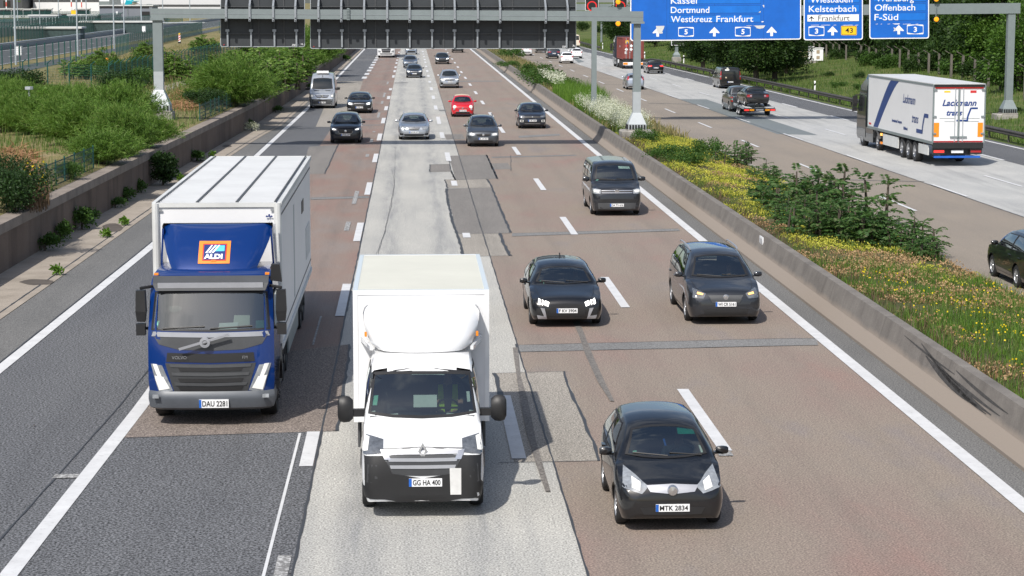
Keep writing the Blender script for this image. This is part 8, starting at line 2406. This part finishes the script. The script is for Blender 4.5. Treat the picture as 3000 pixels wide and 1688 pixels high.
for px, py, s, lab in ((2150, 478, 1.5, B_ + 'beside the transporter van, reddish tips'), (2240, 520, 1.1, B_ + 'small one past the stonecrop carpet'), (2330, 640, 2.0, B_ + 'on the barrier side of the tallest one'), (2290, 610, 1.6, B_ + 'behind the barrier-side one'), (2475, 640, (2.6, 2.6, 2.5), 'tallest dark feather-leaved shrub in the median with reddish tips'), (2410, 640, 2.1, B_ + 'between the barrier-side one and the tallest'),
 (2400, 715, 1.9, B_ + 'front row, beside the dry stonecrop'), (2470, 722, 1.8, B_ + 'front row, second from the dry stonecrop'), (2545, 722, 1.9, B_ + 'front row, under the tallest one'), (2610, 722, 1.8, B_ + 'front row, toward the far lanes'), (2668, 730, 1.5, B_ + 'slender one near the far lanes'), (2720, 745, 1.1, B_ + 'smallest one at the edge of the far lanes'), (2350, 680, 1.5, B_ + 'low one between the two rows')):
 p = G(px, py, .3); put('aild%d' % rng.randrange(3), p.x, p.y, gz_med(p.x, p.y) - .05, lab, s)
GM = 'leafy shrubs in the median'
V, F = leafy(nr, 2600, .9, .9, .8, .085, 14, .5); proto('medbush', 'leafy_shrub', 'shrub', '-', GM, V, F, 'lf_mid', [((0, 0, 0), (.2, 0, .4))])
for px, py, s, lab in ((1960, 488, (1.7, 1.4, .95), 'low leafy shrub in the median behind the transporter van'), (1890, 432, (1.0, 1.0, .95), 'bright small shrub in front of the gantry base block'), (2075, 468, (1.1, 1.0, 1.3), 'leafy shrub standing out against the far lanes beside the kerb wall'), (2010, 500, (1.2, 1.0, .8), 'flat leafy shrub behind the barrier joint'),
 (1600, 262, (2.6, 2.4, 1.8), 'broad green shrub in the median past the crossover'), (1570, 240, (2.2, 2.2, 1.9), 'grey-green shrub at the head of the broad median thicket'), (1640, 268, (2.0, 2.0, 1.3), 'rounded end of the broad median thicket'), (1500, 175, (1.8, 2.6, 1.9), 'dark bush in the far median below the dark sign back'), (1490, 205, (1.5, 2.0, .9), 'low dark bush in the far median at the barrier')):
 p = G(px, py, .3); put('medbush', p.x, p.y, gz_med(p.x, p.y) - .05, lab, s)
def patch_pts(poly, n, gz):
 xs_ = [a for a, b in poly]; ys_ = [b for a, b in poly]; out = []
 while len(out) < n:
  px, py = nr.uniform(min(xs_), max(xs_)), nr.uniform(min(ys_), max(ys_))
  ins = False; j = len(poly) - 1
  for i in range(len(poly)):
   if (poly[i][1] > py) != (poly[j][1] > py) and px < (poly[j][0] - poly[i][0]) * (py - poly[i][1]) / (poly[j][1] - poly[i][1]) + poly[i][0]: ins = not ins
   j = i
  if ins:
   p = G(px, py, .35)
   if 11.3 < p.x < interp(R_L, p.y) - .1: out.append((p.x, p.y, gz(p.x, p.y)))
 return np.array(out)
P = patch_pts([(1600, 285), (1740, 275), (1790, 322), (1690, 345), (1620, 320)], 5200, gz_med)
V, F = blades(nr, P, 1.15, .035, .25); tag(np_mesh('tall_grass', V, F, M['lf_lush']), 'tall lush grass around the slim gantry post in the median', 'grass', kind='stuff')
P = patch_pts([(1530, 250), (1660, 262), (1650, 290), (1580, 290)], 1500, gz_med); P[:, 2] += nr.uniform(.9, 1.5, len(P)); V, F = leaf_quads(P, nr.normal(size=(len(P), 3)), .13, .05, nr); tag(np_mesh('pale_seed_heads', V, F, M['lf_white']), 'pale seed heads over the broad median thicket', 'seed heads', kind='stuff')
P = patch_pts([(1680, 330), (1760, 322), (1880, 372), (1905, 400), (1830, 412), (1760, 400), (1700, 360)], 620, gz_med)
Vb, Fb = blades(nr, np.repeat(P, 4, 0) + nr.normal(0, .1, (len(P) * 4, 3)) * np.array([1, 1, 0]), .8, .025, .3)
Q = np.repeat(P, 30, 0) + nr.normal(0, 1, (len(P) * 30, 3)) * np.array([.14, .14, .12]); Q[:, 2] += np.repeat(nr.uniform(.55, 1.05, len(P)), 30)
V, F = leaf_quads(Q, nr.normal(size=(len(Q), 3)), .05, .045, nr)
tag(np_mesh('white_blossom', V, F, M['lf_white']), 'frothy white blossom crowding the foot of the two-tone gantry post', 'wildflowers', kind='stuff')
tag(np_mesh('blossom_stalks', Vb, Fb, M['lf_grass']), 'green stalks under the frothy white blossom', 'wildflowers', kind='stuff')
# ------------------------------------------------------------ grassy verge, fence posts and the wood on the far side
P = scatter(lambda x, y: nz(x, y, .15, 1.) > -.5, 30000, lambda y: interp(R_E, y) + .3, lambda y: interp(R_E, y) + 17, 95, 430, gz_right, 1.4)
V, F = blades(nr, P, .42, .05, .5); tag(np_mesh('verge_grass', V, F, M['lf_grass']), 'long grass on the verge beyond the guardrail', 'grass', kind='stuff')
P = scatter(lambda x, y: True, 3500, lambda y: interp(R_E, y) + .5, lambda y: interp(R_E, y) + 2.2, 95, 300, gz_right, 1.3)
V, F = blades(nr, P, .3, .04, .5); tag(np_mesh('fresh_verge_grass', V, F, M['lf_lush']), 'fresh short grass under the guardrail', 'grass', kind='stuff')
GP = 'bent-topped concrete fence posts before the wood'
post_px = [(2384, 176), (2400, 177), (2420, 178), (2440, 180), (2458, 183), (2478, 186), (2522, 190), (2545, 193), (2565, 197), (2588, 199), (2612, 203), (2635, 206), (2660, 210), (2690, 214), (2720, 219), (2750, 222), (2786, 229), (2820, 234), (2855, 242), (2895, 250), (2930, 258), (2962, 266), (3002, 276)]
fpole = None
for k, (px, py) in enumerate(post_px):
 z = lerp(.9, 1.25, k / 22); p = G(px, py, z)
 lab = 'bent-topped grey concrete fence post before the wood' if k not in (0, 6, 22) else {0: 'concrete fence post half hidden behind the white cabinet', 6: 'concrete fence post next to the fallen leaning post', 22: 'concrete fence post beyond the tall gantry post at the picture edge'}[k]
 if fpole is None:
  fpole = thing('fence_post', lab, 'fence post', p, 0, GP)
  mb = MB(); mb.rings([[(-.09, -.09, -.6), (.09, -.09, -.6), (.09, .09, -.6), (-.09, .09, -.6)], [(-.09, -.09, 2.1), (.09, -.09, 2.0), (.09, .09, 2.0), (-.09, .09, 2.1)], [(-.62, -.075, 2.42), (-.54, -.075, 2.28), (-.54, .075, 2.28), (-.62, .075, 2.42)]])
  mb.build('post_shaft', M['old_post'], fpole)
  fpole['group'] = GP
 else:
  f = copy_thing(fpole, p, rng.uniform(-.15, .15), lab, rng.uniform(.94, 1.05))
p = G(2494, 186, .95); f = copy_thing(fpole, p, 0, 'fallen concrete fence post leaning against its neighbour'); f.rotation_euler = (0, R(24), 0)
f['label'] = 'leaning broken concrete fence post beside the upright ones'; f.location.x += .3
cbn = thing('utility_cabinet', 'white utility cabinet with tan vents on a concrete plinth by the wood', 'cabinet', (0, 0, 0))
yc = 240.0
def bx(x0, x1, y0, y1, d, nm, mt, par, Y=yc, dy=0.0):
 a = AT(x0, y1, Y + dy); b = AT(x1, y0, Y + dy); mb = MB(); mb.box(a.x, b.x, Y + dy, Y + dy + d, a.z, b.z); return mb.build(nm, M[mt], par)
bx(2380, 2412, 143, 178, 1.0, 'cabinet_body', 'sign_white', cbn); bx(2378, 2414, 140, 143.2, 1.1, 'cabinet_roof', 'peel', cbn, dy=-.05)
bx(2392, 2401.5, 147, 157, .02, 'vent_plate', 'tan_plate', cbn, dy=-.021); bx(2392, 2401.5, 164, 173, .02, 'vent_plate', 'tan_plate', cbn, dy=-.021)
bx(2341, 2395, 180, 197, 1.6, 'plinth', 'block', cbn, dy=-.06)
c2 = thing('utility_cabinet', 'narrower white cabinet just behind the vented one', 'cabinet', (0, 0, 0)); bx(2370, 2384, 138, 178, .6, 'cabinet_body', 'sign_white', c2, dy=1.2); bx(2369, 2385, 136, 138.5, .7, 'cabinet_roof', 'peel', c2, dy=1.15)
rl_ = thing('steel_railing', 'rusty steel railing round the cabinet plinth', 'railing', (0, 0, 0)); mb = MB()
for px in (2336, 2350, 2364, 2377): a = AT(px, 180, yc - .1); b = AT(px, 151, yc - .1); mb.bar(a, b, .03, n=5)
for py in (151, 166): mb.bar(AT(2335, py, yc - .1), AT(2378, py + 1, yc - .1), .03, n=5)
mb.build('rails', M['tan_plate'], rl_)
c3 = thing('utility_cabinet', 'tall white cabinet below the widest blue sign among dark trees', 'cabinet', (0, 0, 0)); bx(2117, 2128.5, 119, 156, .9, 'cabinet_body', 'sign_white', c3, 262); bx(2106, 2130, 156, 173, 1.2, 'plinth', 'block', c3, 261.9)
r3 = thing('steel_railing', 'small steel railing beside the tall cabinet under the blue sign', 'railing', (0, 0, 0)); mb = MB()
for px in (2107, 2112, 2116): mb.bar(AT(px, 156, 261.8), AT(px, 131, 261.8), .035, n=5)
for py in (132, 143): mb.bar(AT(2106, py, 261.8), AT(2117, py, 261.8), .035, n=5)
mb.build('rails', M['tan_plate'], r3)
GW = 'trees of the dark wood beyond the far lanes'
for k in range(4):
 n = 9500
 V, F = leafy(nr, n, 3.3, 3.3, 9.5, .30, 40, .44, .2, -.05)
 r = thing('broadleaf_tree', '-', 'tree', (0, -300 - 10 * k, -40), 0, GW)
 np_mesh('crown', V, F, M['lf_forest' if k < 3 else 'lf_forest2'], r)
 mb = MB(); mb.bar((0, 0, -.8), (.1, .05, 4.5), .26, .16, 8); mb.bar((.05, 0, 2.5), (1.3, .4, 5.5), .10, .05, 6); mb.bar((.05, 0, 3), (-1.2, -.5, 6.2), .10, .05, 6); mb.bar((.1, .05, 4.4), (.2, .3, 8.6), .15, .05, 6); mb.build('trunk', M['bark'], r)
 PROTO['tree%d' % k] = [r, False]
lab_w = 'dark green broadleaf tree in the wood beyond the concrete fence posts'
tr = random.Random(3)
for row, (dx, n) in enumerate(((20.5, 22), (26, 20), (33, 18))):
 for k in range(n):
  y = 178 + (470 - 178) * (k + tr.uniform(-.3, .3)) / n
  x = interp(R_E, y) + dx + tr.uniform(-1.5, 1.5)
  s = tr.uniform(.95, 1.35); put('tree%d' % tr.randrange(3), x, y, gz_right(x, y) - .2, lab_w, (s, s, s * tr.uniform(.95, 1.2)), None, GW)
for px, py, s, key, lab in ((2060, 178, (1.0, 1.0, .62), 'tree1', 'dark spreading tree below the widest blue sign beside the flared post'), (2160, 196, (1.15, 1.15, .72), 'tree0', 'large dark tree below the widest blue sign next to the tall cabinet'), (2215, 208, (1.1, 1.1, .72), 'tree2', 'dark bushy tree beside the white delineator post above the black van'), (2270, 205, (1.1, 1.1, .75), 'tree1', 'dark bushy tree under the corner of the widest blue sign'), (2303, 196, (.8, .8, .6), 'tree0', 'dark tree just before the cabinet plinth'),
 (1815, 118, (1.1, 1.1, .7), 'tree2', 'dark tree above the red container under the amber lamps'), (1790, 100, (.9, .9, .7), 'tree0', 'dark tree behind the slim gantry post'), (1920, 125, (1.0, 1.0, .6), 'tree1', 'dark tree hidden behind the widest blue sign edge'), (2890, 225, (1.0, 1.0, .85), 'tree3', 'bright green young tree beside the tall gantry post'), (2985, 262, (1.0, 1.0, .8), 'tree3', 'bright green tree at the picture edge beyond the tall gantry post'), (2830, 200, (.9, .9, .8), 'tree3', 'bright green young tree behind the fence posts before the tall gantry post')):
 z = 1.2; p = G(px, py, z); put(key, p.x, p.y, z - .3, lab, s, None, GW)
GS = 'shrubs along the concrete fence posts'
GU = 'dark shrubs under the trees below the widest blue sign'
V, F = leafy(nr, 2600, 1.3, 1.3, 1.6, .17, 16, .45); proto('hedge0', 'leafy_shrub', 'shrub', '-', GS, V, F, 'lf_mid', [((0, 0, 0), (.2, 0, .8))])
V, F = leafy(nr, 2600, 1.3, 1.3, 1.6, .17, 16, .45); proto('hedge1', 'leafy_shrub', 'shrub', '-', GS, V, F, 'lf_forest', [((0, 0, 0), (.2, 0, .8))])
for k, (px, py) in enumerate(post_px[4:]):
 for j in range(2):
  p = G(px + tr.uniform(-10, 14), py + tr.uniform(-6, 10), 1.0)
  put('hedge%d' % tr.randrange(2), p.x + tr.uniform(0, 3), p.y, .85, 'tangled green shrub growing along the concrete fence posts', tr.uniform(.7, 1.25), None, GS)
for k in range(26):
 p = G(1985 + k * 12.6, lerp(160, 203, k / 25) + tr.uniform(-7, 5), .9); put('hedge1', p.x + 1, p.y + 1.5, .5, 'dark shrub under the trees below the widest blue sign', tr.uniform(1.0, 1.7), None, GU)
for k in range(26):
 y = tr.uniform(110, 300); d = tr.uniform(5, 16); x = interp(R_E, y) + d
 put('hedge%d' % tr.randrange(2), x, y, gz_right(x, y) - .15, 'low green shrub in the long verge grass', (tr.uniform(.4, .8),) * 2 + (tr.uniform(.25, .5),), None, 'low shrubs in the verge grass')
for k in range(60):
 y = tr.uniform(175, 520); x = interp(R_E, y) + (tr.uniform(17.5, 24) if k % 4 else tr.uniform(11, 20) + (0 if y > 260 else 7))
 put('hedge1', x, y, gz_right(x, y) - .2, 'dark shrub in front of the distant wood', tr.uniform(1.2, 2.2), None, 'shrubs before the distant wood')
# ------------------------------------------------------------ beyond the bank: fences, service road, airport
def uvquad(name, quads, mat, parent):
 """upright fence panels with metric UVs: (a, b, height)"""
 me = bpy.data.meshes.new(name); vs, fs, uv = [], [], []
 for a, b, h in quads:
  o = len(vs); a, b = Vector(a), Vector(b); l = (b - a).length
  vs += [a, b, b + Vector((0, 0, h)), a + Vector((0, 0, h))]; fs.append((o, o + 1, o + 2, o + 3)); uv += [(0, 0), (l, 0), (l, h), (0, h)]
 me.from_pydata(vs, [], fs); me.materials.append(M[mat])
 u = me.uv_layers.new(name='UVMap')
 for i, c in enumerate(uv): u.data[i].uv = c
 o = bpy.data.objects.new(name, me); C.objects.link(o); o.parent = parent
 return o
def fence(label, pts, h, step, mat='fence_mesh', arm=0.0, r=.035, gz=gz_left):
 t = thing('mesh_fence', label, 'fence'); panels = []; posts = []
 for a, b in zip(pts, pts[1:]):
  a, b = Vector((*a, gz(*a))), Vector((*b, gz(*b))); n = max(1, int((b - a).length / step))
  for k in range(n):
   p, q = a.lerp(b, k / n), a.lerp(b, (k + 1) / n); panels.append((p, q, h)); posts.append((p, (b - a).normalized()))
 posts.append((b, (b - a).normalized()))
 uvquad('wire_mesh', panels, mat, t)
 for p, d in posts[:100]:
  mb = MB(); mb.bar(p - Vector((0, 0, .2)), p + Vector((0, 0, h + .06)), r, n=6)
  if arm: mb.bar(p + Vector((0, 0, h)), p + Vector((arm, -.1, h + abs(arm) * .8)), r * .8, n=5)
  mb.build('post', M['fence_green'], t)
 return t
fence('near green wire fence running along the gravel path beyond the gantry post', [(-22.7, 161.5), (-21.6, 190), (-20.9, 220), (-19.4, 250), (-18.2, 285)], 2.2, 2.5, 'fence_mesh2', .35, .05)
fence('near green wire fence section facing us across the bank from the corner post', [(-31, 172), (-28.6, 169.4), (-24.6, 165.4), (-22.7, 161.5)], 2.05, 2.6, 'fence_mesh', .3, .055)
fence('tall green post fence beside the service road', [(-43.5, 203), (-42, 212), (-38.7, 233), (-36.4, 266), (-38.0, 290)], 2.4, 2.55, 'fence_mesh', 0, .065)
fence('dense green fence seen end-on behind the gantry post', [(-38.0, 290), (-39, 315), (-41.5, 380), (-43.8, 451)], 2.4, 2.9, 'fence_mesh2', 0, .06)
fence('far green fence crossing the dry grass beside the narrower sign back', [(-43.8, 451), (-37, 456), (-30, 460)], 2.4, 3.0, 'fence_mesh', 0, .05)
fence('inner green security fence with slanting tops beyond the service road', [(-66, 300), (-63.5, 326), (-66, 410), (-68, 500), (-70, 620)], 2.6, 3.4, 'fence_mesh2', .5, .07)
fence('second inner security fence before the conveyor gallery', [(-76, 360), (-79, 470), (-86, 640)], 2.8, 3.2, 'fence_mesh2', .6, .07)
fence('far airport fence with forked tops before the buses', [(-190, 640), (-110, 650), (-70, 660)], 3.6, 4, 'fence_mesh2', .8, .1)
fence('low wire fence on the coping near the brown brushwood', [(interp(L_W, y) - .75, y) for y in (68, 73, 78, 84)], .85, 1.6, 'fence_mesh2', 0, .03)
fence('low sagging wire fence on the coping past the gantry block', [(interp(L_W, y) - .7, y) for y in (117, 122, 128, 134)], .9, 1.8, 'fence_mesh2', 0, .03)
def poly_strip(name, tab, w0, w1, z, mat):
 mb = MB(); mb.grid([[(x + w0, y, z + gz_left(x + w0, y)), (x + w1, y, z + gz_left(x + w1, y))] for y, x in tab]); return tag(mb.build(name, M[mat]), kind='structure')
RT = [(150, -42), (227, -43.9), (262, -44.7), (331, -46.2), (420, -48.2), (560, -51), (800, -56)]
poly_strip('service_road', RT, -11.2, 0, .03, 'service_asphalt')
poly_strip('apron', RT, -420, -30, .02, 'apron')
poly_strip('verge_path', RT, 2.6, 5.6, .03, 'service_asphalt')
mb = MB(); gl = lambda y, d: interp(RT, y) + d
for d in (-.3, -10.4): mb.grid([[(gl(y, d) - .09, y, gz_left(gl(y, d), y) + .04), (gl(y, d) + .09, y, gz_left(gl(y, d), y) + .04)] for y in range(150, 700, 25)])
y = 236.0
while y < 620:
 x = gl(y, -4.2); mb.add([(x - .08, y, 1.2 + .04), (x + .08, y, 1.24), (gl(y + 5, -4.2) + .08, y + 5, 1.24), (gl(y + 5, -4.2) - .08, y + 5, 1.24)], [(0, 1, 2, 3)]); y += 13
tag(mb.build('service_road_marking', M['mark']), kind='structure')
pt = [(120, -20.8), (148, -20.2), (166, -19.45), (184, -19.1), (215, -18.2), (260, -17.2)]
mb = MB(); mb.grid([[(x - .75, y, gz_left(x, y) + .06), (x + .75, y, gz_left(x, y) + .06)] for y, x in pt]); tag(mb.build('gravel_path', M['path']), kind='structure')
br_ = thing('roadside_parapet', 'grey slatted parapet with a pipe rail along the service road', 'parapet'); bw = [(y, x - 11.7) for y, x in RT]
mb = MB(); sweep(mb, bw, [(-.12, 1.0), (-.12, 1.85), (.12, 1.85), (.12, 1.0)], [150, 227, 262, 331, 420, 560, 800]); mb.build('slats', M['parapet'], br_)
mb = MB()
for (y0, x0), (y1, x1) in zip(bw, bw[1:]): mb.bar((x0 + .1, y0, 2.02), (x1 + .1, y1, 2.02), .11, n=8)
mb.build('pipe_rail', M['galv_light'], br_)
def pole(px, py, wpx, lab, mat='pole_grey', bands=False, zb=1.15, lamp=False):
 p = G(px, py, zb); r = wpx / FPX * p.y / 2; o = thing('lamp_pole' if not bands else 'striped_mast', lab, 'pole', p, 0, 'poles along the service road' if not bands else 'red and white masts')
 if bands:
  for k in range(6): mb = MB(); mb.bar((0, 0, 2 * k), (0, 0, 2 * k + 1.99), r, n=8); mb.build('band', M['sign_white' if k % 2 else 'mast_red'], o)
 else: mb = MB(); mb.bar((0, 0, -.3), (0, 0, 11), r, r * .7, 10); mb.build('shaft', M[mat], o)
 return o
for px, py, w, lab in ((47, 190, 6.6, 'thick grey lamp pole with the electrical cabinet at its foot'), (228, 165, 5.4, 'grey lamp pole on the grass before the service road dashes'), (335, 144, 4.5, 'grey lamp pole before the utility building'), (364, 101, 3.6, 'grey lamp pole behind the service road parapet'), (415, 96, 3.8, 'grey lamp pole beside the white box by the parapet'), (478, 86, 3, 'thin pole just past the gantry post'), (557, 69, 2.8, 'thin pole over the dense green fence'),
 (118, 108, 2.2, 'slim pole in front of the bus row'), (173, 90, 2.6, 'slim pole over the red bus'), (254, 84, 3, 'slim pole right of the yellow sign'), (53, 92, 3, 'slim pole just past the thick one')): pole(px, py, w, lab)
for px, py, w, lab in ((19.5, 46, 3.4, 'red and white mast at the far edge of the picture'), (43, 60, 3.2, 'red and white mast beside the thick grey pole'), (210, 48, 3.6, 'red and white mast behind the yellow sign'), (240, 52, 3.2, 'red and white mast between the yellow sign and the building'), (378, 34, 2.0, 'thin red and white mast at the aircraft tail'), (441, 32, 2.0, 'thin red and white mast above the gantry corner')): pole(px, py, w, lab, bands=True, zb=1.2)
def slab(name, lab, cat, x0, x1, yt, yb, Y, d, mat, parts=(), zb=None):
 """box-like building between picture columns, rows and a distance; parts = (x0, x1, top, bottom, name, material)"""
 o = thing(name, lab, cat); a, b = AT(x0, yb, Y), AT(x1, yt, Y)
 mb = MB(); mb.box(a.x, b.x, Y, Y + d, 0.8 if zb is None else zb, b.z); mb.build('wall', M[mat], o)
 mb = MB(); e = min(.3, (b.x - a.x) * .05); mb.box(a.x - e, b.x + e, Y - e, Y + d + e, b.z + .004, b.z + e + .02); mb.build('roof', M['roof_grey'], o)
 for k, (p0, p1, q0, q1, nm, mt) in enumerate(parts):
  a, b = AT(p0, q1, Y - .12 - .05 * k), AT(p1, q0, Y - .12 - .05 * k); mb = MB(); mb.box(a.x, b.x, a.y, Y + .02, a.z, b.z); mb.build(nm, M[mt], o)
 return o
slab('hangar', 'vast pale grey hangar filling the skyline behind the airport', 'hangar', 60, 800, -50, 20, 1350, 60, 'hangar', ((330, 700, 13.5, 20, 'base_band', 'grey_plastic'), (430, 445, 12, 16, 'door', 'galv')))
slab('terminal_building', 'long white terminal with a dark roof band behind the buses', 'building', 98, 320, -6, 30, 1000, 40, 'box_white', ((98, 290, -1, 6, 'dark_band', 'grey_plastic'), (290, 320, 4, 16, 'dark_band', 'galv')))
slab('terminal_building', 'dark-fronted building at the far corner of the airport', 'building', -60, 64, -20, 30, 980, 40, 'grey_plastic', ((10, 30, 2, 20, 'window', 'glass_dark'), (46, 60, 3, 5, 'green_sign', 'lf_lush')))
slab('utility_building', 'grey flat-roofed utility building with a black roof edge behind the lamp poles', 'building', 292, 446, 18, 64, 640, 14, 'util_grey', ((291, 436, 17, 24, 'roof_edge', 'black'), (415, 438, 34, 46, 'dark_door', 'black'), (373, 374, 26, 54, 'panel_joint', 'galv'), (340, 345, 34, 42, 'lamp', 'sign_white')))
slab('conveyor_gallery', 'long low dark green gallery with a pale roof behind the security fence', 'structure', 45, 235, 84, 112, 385, 5, 'dark_mesh', ((46, 232, 84, 87, 'roof_edge', 'galv_light'),))
slab('conveyor_gallery', 'dark green gallery continuing past the lamp poles', 'structure', 235, 470, 66, 92, 455, 5, 'dark_mesh', ((236, 600, 65, 68, 'roof_edge', 'galv_light'),))
slab('canopy', 'curved-roof steel canopy with railings before the red bus', 'canopy', 86, 166, 47, 76, 560, 6, 'dark_mesh', ((85, 167, 46.5, 51, 'canopy_roof', 'galv_light'),) + tuple((90 + 9 * k, 91 + 9 * k, 50, 74, 'railing_post', 'galv_light') for k in range(9)))
slab('canopy', 'second steel canopy below the yellow sign', 'canopy', 200, 285, 46, 66, 580, 6, 'dark_mesh', ((199, 286, 46, 49.5, 'canopy_roof', 'galv_light'),) + tuple((203 + 8 * k, 204 + 8 * k, 49, 66, 'railing_post', 'galv_light') for k in range(10)))
def bus(lab, x0, x1, mat, yt=27, yb=46): slab('airport_bus', lab, 'bus', x0, x1, yt, yb + 6, 820, 3, mat, ((x0 + .6, x1 - .6, yt + 2.6, yb - 2, 'window_band', 'glass_dark'), (x0 + 2, x0 + 4, yb + 1, yb + 4, 'wheel', 'tyre'), (x1 - 4, x1 - 2, yb + 1, yb + 4, 'wheel', 'tyre')), 1.4)
for x0, x1, lab in ((-6, 32, 'white airport bus at the far edge of the picture'), (34, 66, 'white airport bus behind the thick lamp pole'), (68, 92, 'white airport bus beside the slim poles'), (94, 150, 'long white airport bus with dark windows'), (226, 262, 'white airport bus right of the yellow sign')): bus(lab, x0, x1, 'box_white')
bus('red airport bus behind the steel canopies', 152, 222, 'bus_red', 41, 62)
ys_ = slab('yellow_sign', 'yellow sign board standing above the red bus', 'sign', 208.6, 221.8, 30, 42, 600, .3, 'sign_yellow', (), AT(0, 42, 600).z); mb = MB(); a = AT(215, 42, 600); mb.bar((a.x, 600.1, .9), (a.x, 600.1, a.z), .12); mb.build('sign_post', M['galv'], ys_)
for px, py, lab in ((52, 150, 'grey electrical cabinet at the foot of the thick lamp pole'), (421, 90, 'white box beside the parapet and the lamp pole')):
 Y = 226 if px < 100 else 440; s = 1 if px < 100 else .6
 slab('electrical_cabinet', lab, 'cabinet', px - 4.5, px + 10 if px < 100 else px + 4.5, py - 13 if px > 100 else 137, py + 5 if px > 100 else 162, Y, .8, 'sign_white', ((px + 2, px + 2.6, 138, 161, 'door_gap', 'galv'),) if px < 100 else (), AT(0, py + 5 if px > 100 else 162, Y).z)
ac = thing('airliner', 'white airliner with a teal tail fin parked behind the utility building', 'aircraft'); Ya = 1150; q = AT(330, 9, Ya); e = AT(395, 9, Ya)
mb = MB(); mb.lathe([(0, q.x - 26), (2.0, q.x - 22), (2.2, q.x), (2.1, lerp(q.x, e.x, .5)), (1.2, lerp(q.x, e.x, .85)), (.3, e.x + 2)], 'X', 16, (0, Ya, q.z)); mb.build('fuselage', M['gloss_white'], ac, True)
mb = MB(); z = q.z + 1.2; x0, x1 = AT(362, 9, Ya).x, AT(390, 9, Ya).x; mb.prism([(x0, Ya, z), (x1, Ya, z - .6), (x1 + 2.5, Ya, z + 6.5), (x1 - 1.6, Ya, z + 6.5)], (0, .3, 0)); mb.build('tail_fin', M['teal'], ac)
mb = MB(); mb.prism([(AT(366, 9, Ya).x, Ya - 2.19, q.z - 1.5), (AT(388, 9, Ya).x, Ya - 1.4, q.z - .4), (AT(388, 9, Ya).x, Ya - 1.0, q.z + 1.0), (AT(370, 9, Ya).x, Ya - 1.6, q.z + 1.6)], (0, .8, 0)); mb.prism([(x1 - 1, Ya - .5, q.z + .6), (x1 + 2, Ya - .5, q.z + .6), (x1 + 4, Ya - 6, q.z + .9), (x1 + 2.6, Ya - 6, q.z + .9)], (0, 0, .2)); mb.build('tailplane', M['teal'], ac)
for px, py, s, lab in ((526, 127, 1.0, 'red and white striped beacon with a yellow lamp in the dry grass'), (315, 222, 1.0, 'red and white striped beacon with an amber lamp behind the near green fence')):
 p = G(px, py, 1.15); b = thing('striped_beacon', lab, 'beacon', p, R(8), 'striped roadworks beacons'); w, h = .16, 1.35
 mb = MB(); mb.box(-w, w, -.03, .03, .25, h); mb.build('board', M['sign_white'], b)
 for k in range(3): z = .35 + k * .36; mb = MB(); mb.prism([(-w, -.034, z), (w, -.034, z + .22), (w, -.034, min(h, z + .40)), (-w, -.034, z + .18)], (0, .003, 0)); mb.build('red_stripe', M['sign_red'], b)
 mb = MB(); mb.lathe([(0, -.09), (.13, -.06), (.15, 0), (.13, .06), (0, .09)], 'Y', 14, (0, 0, h + .15)); mb.build('lamp', M['amber_off' if px < 400 else 'sign_yellow'], b, True)
 mb = MB(); mb.box(-.25, .25, -.2, .2, -.1, .25); mb.build('foot', M['black'], b)
gs = thing('guardrail_scrap', 'stack of loose galvanised guardrail pieces in the bank grass', 'guardrail pieces'); mb = MB(); p = G(300, 306, 1.75)
for k in range(3): mb.beam(p + Vector((-2.2 + k * .5, .5 * k, .15 + .12 * k)), p + Vector((2.4 - k * .4, .3 + .5 * k, .25 + .12 * k)), .32, .06)
mb.build('rail_pieces', M['galv_light'], gs)
p = G(88, 350, 1.75); ps = thing('pipe_stub', 'small grey capped pipe stub among the feathery bushes', 'pipe', p); mb = MB(); mb.bar((0, 0, -.3), (0, 0, 1.6), .06); mb.bar((0, 0, 1.6), (0, 0, 1.75), .22); mb.build('pipe', M['galv_light'], ps)
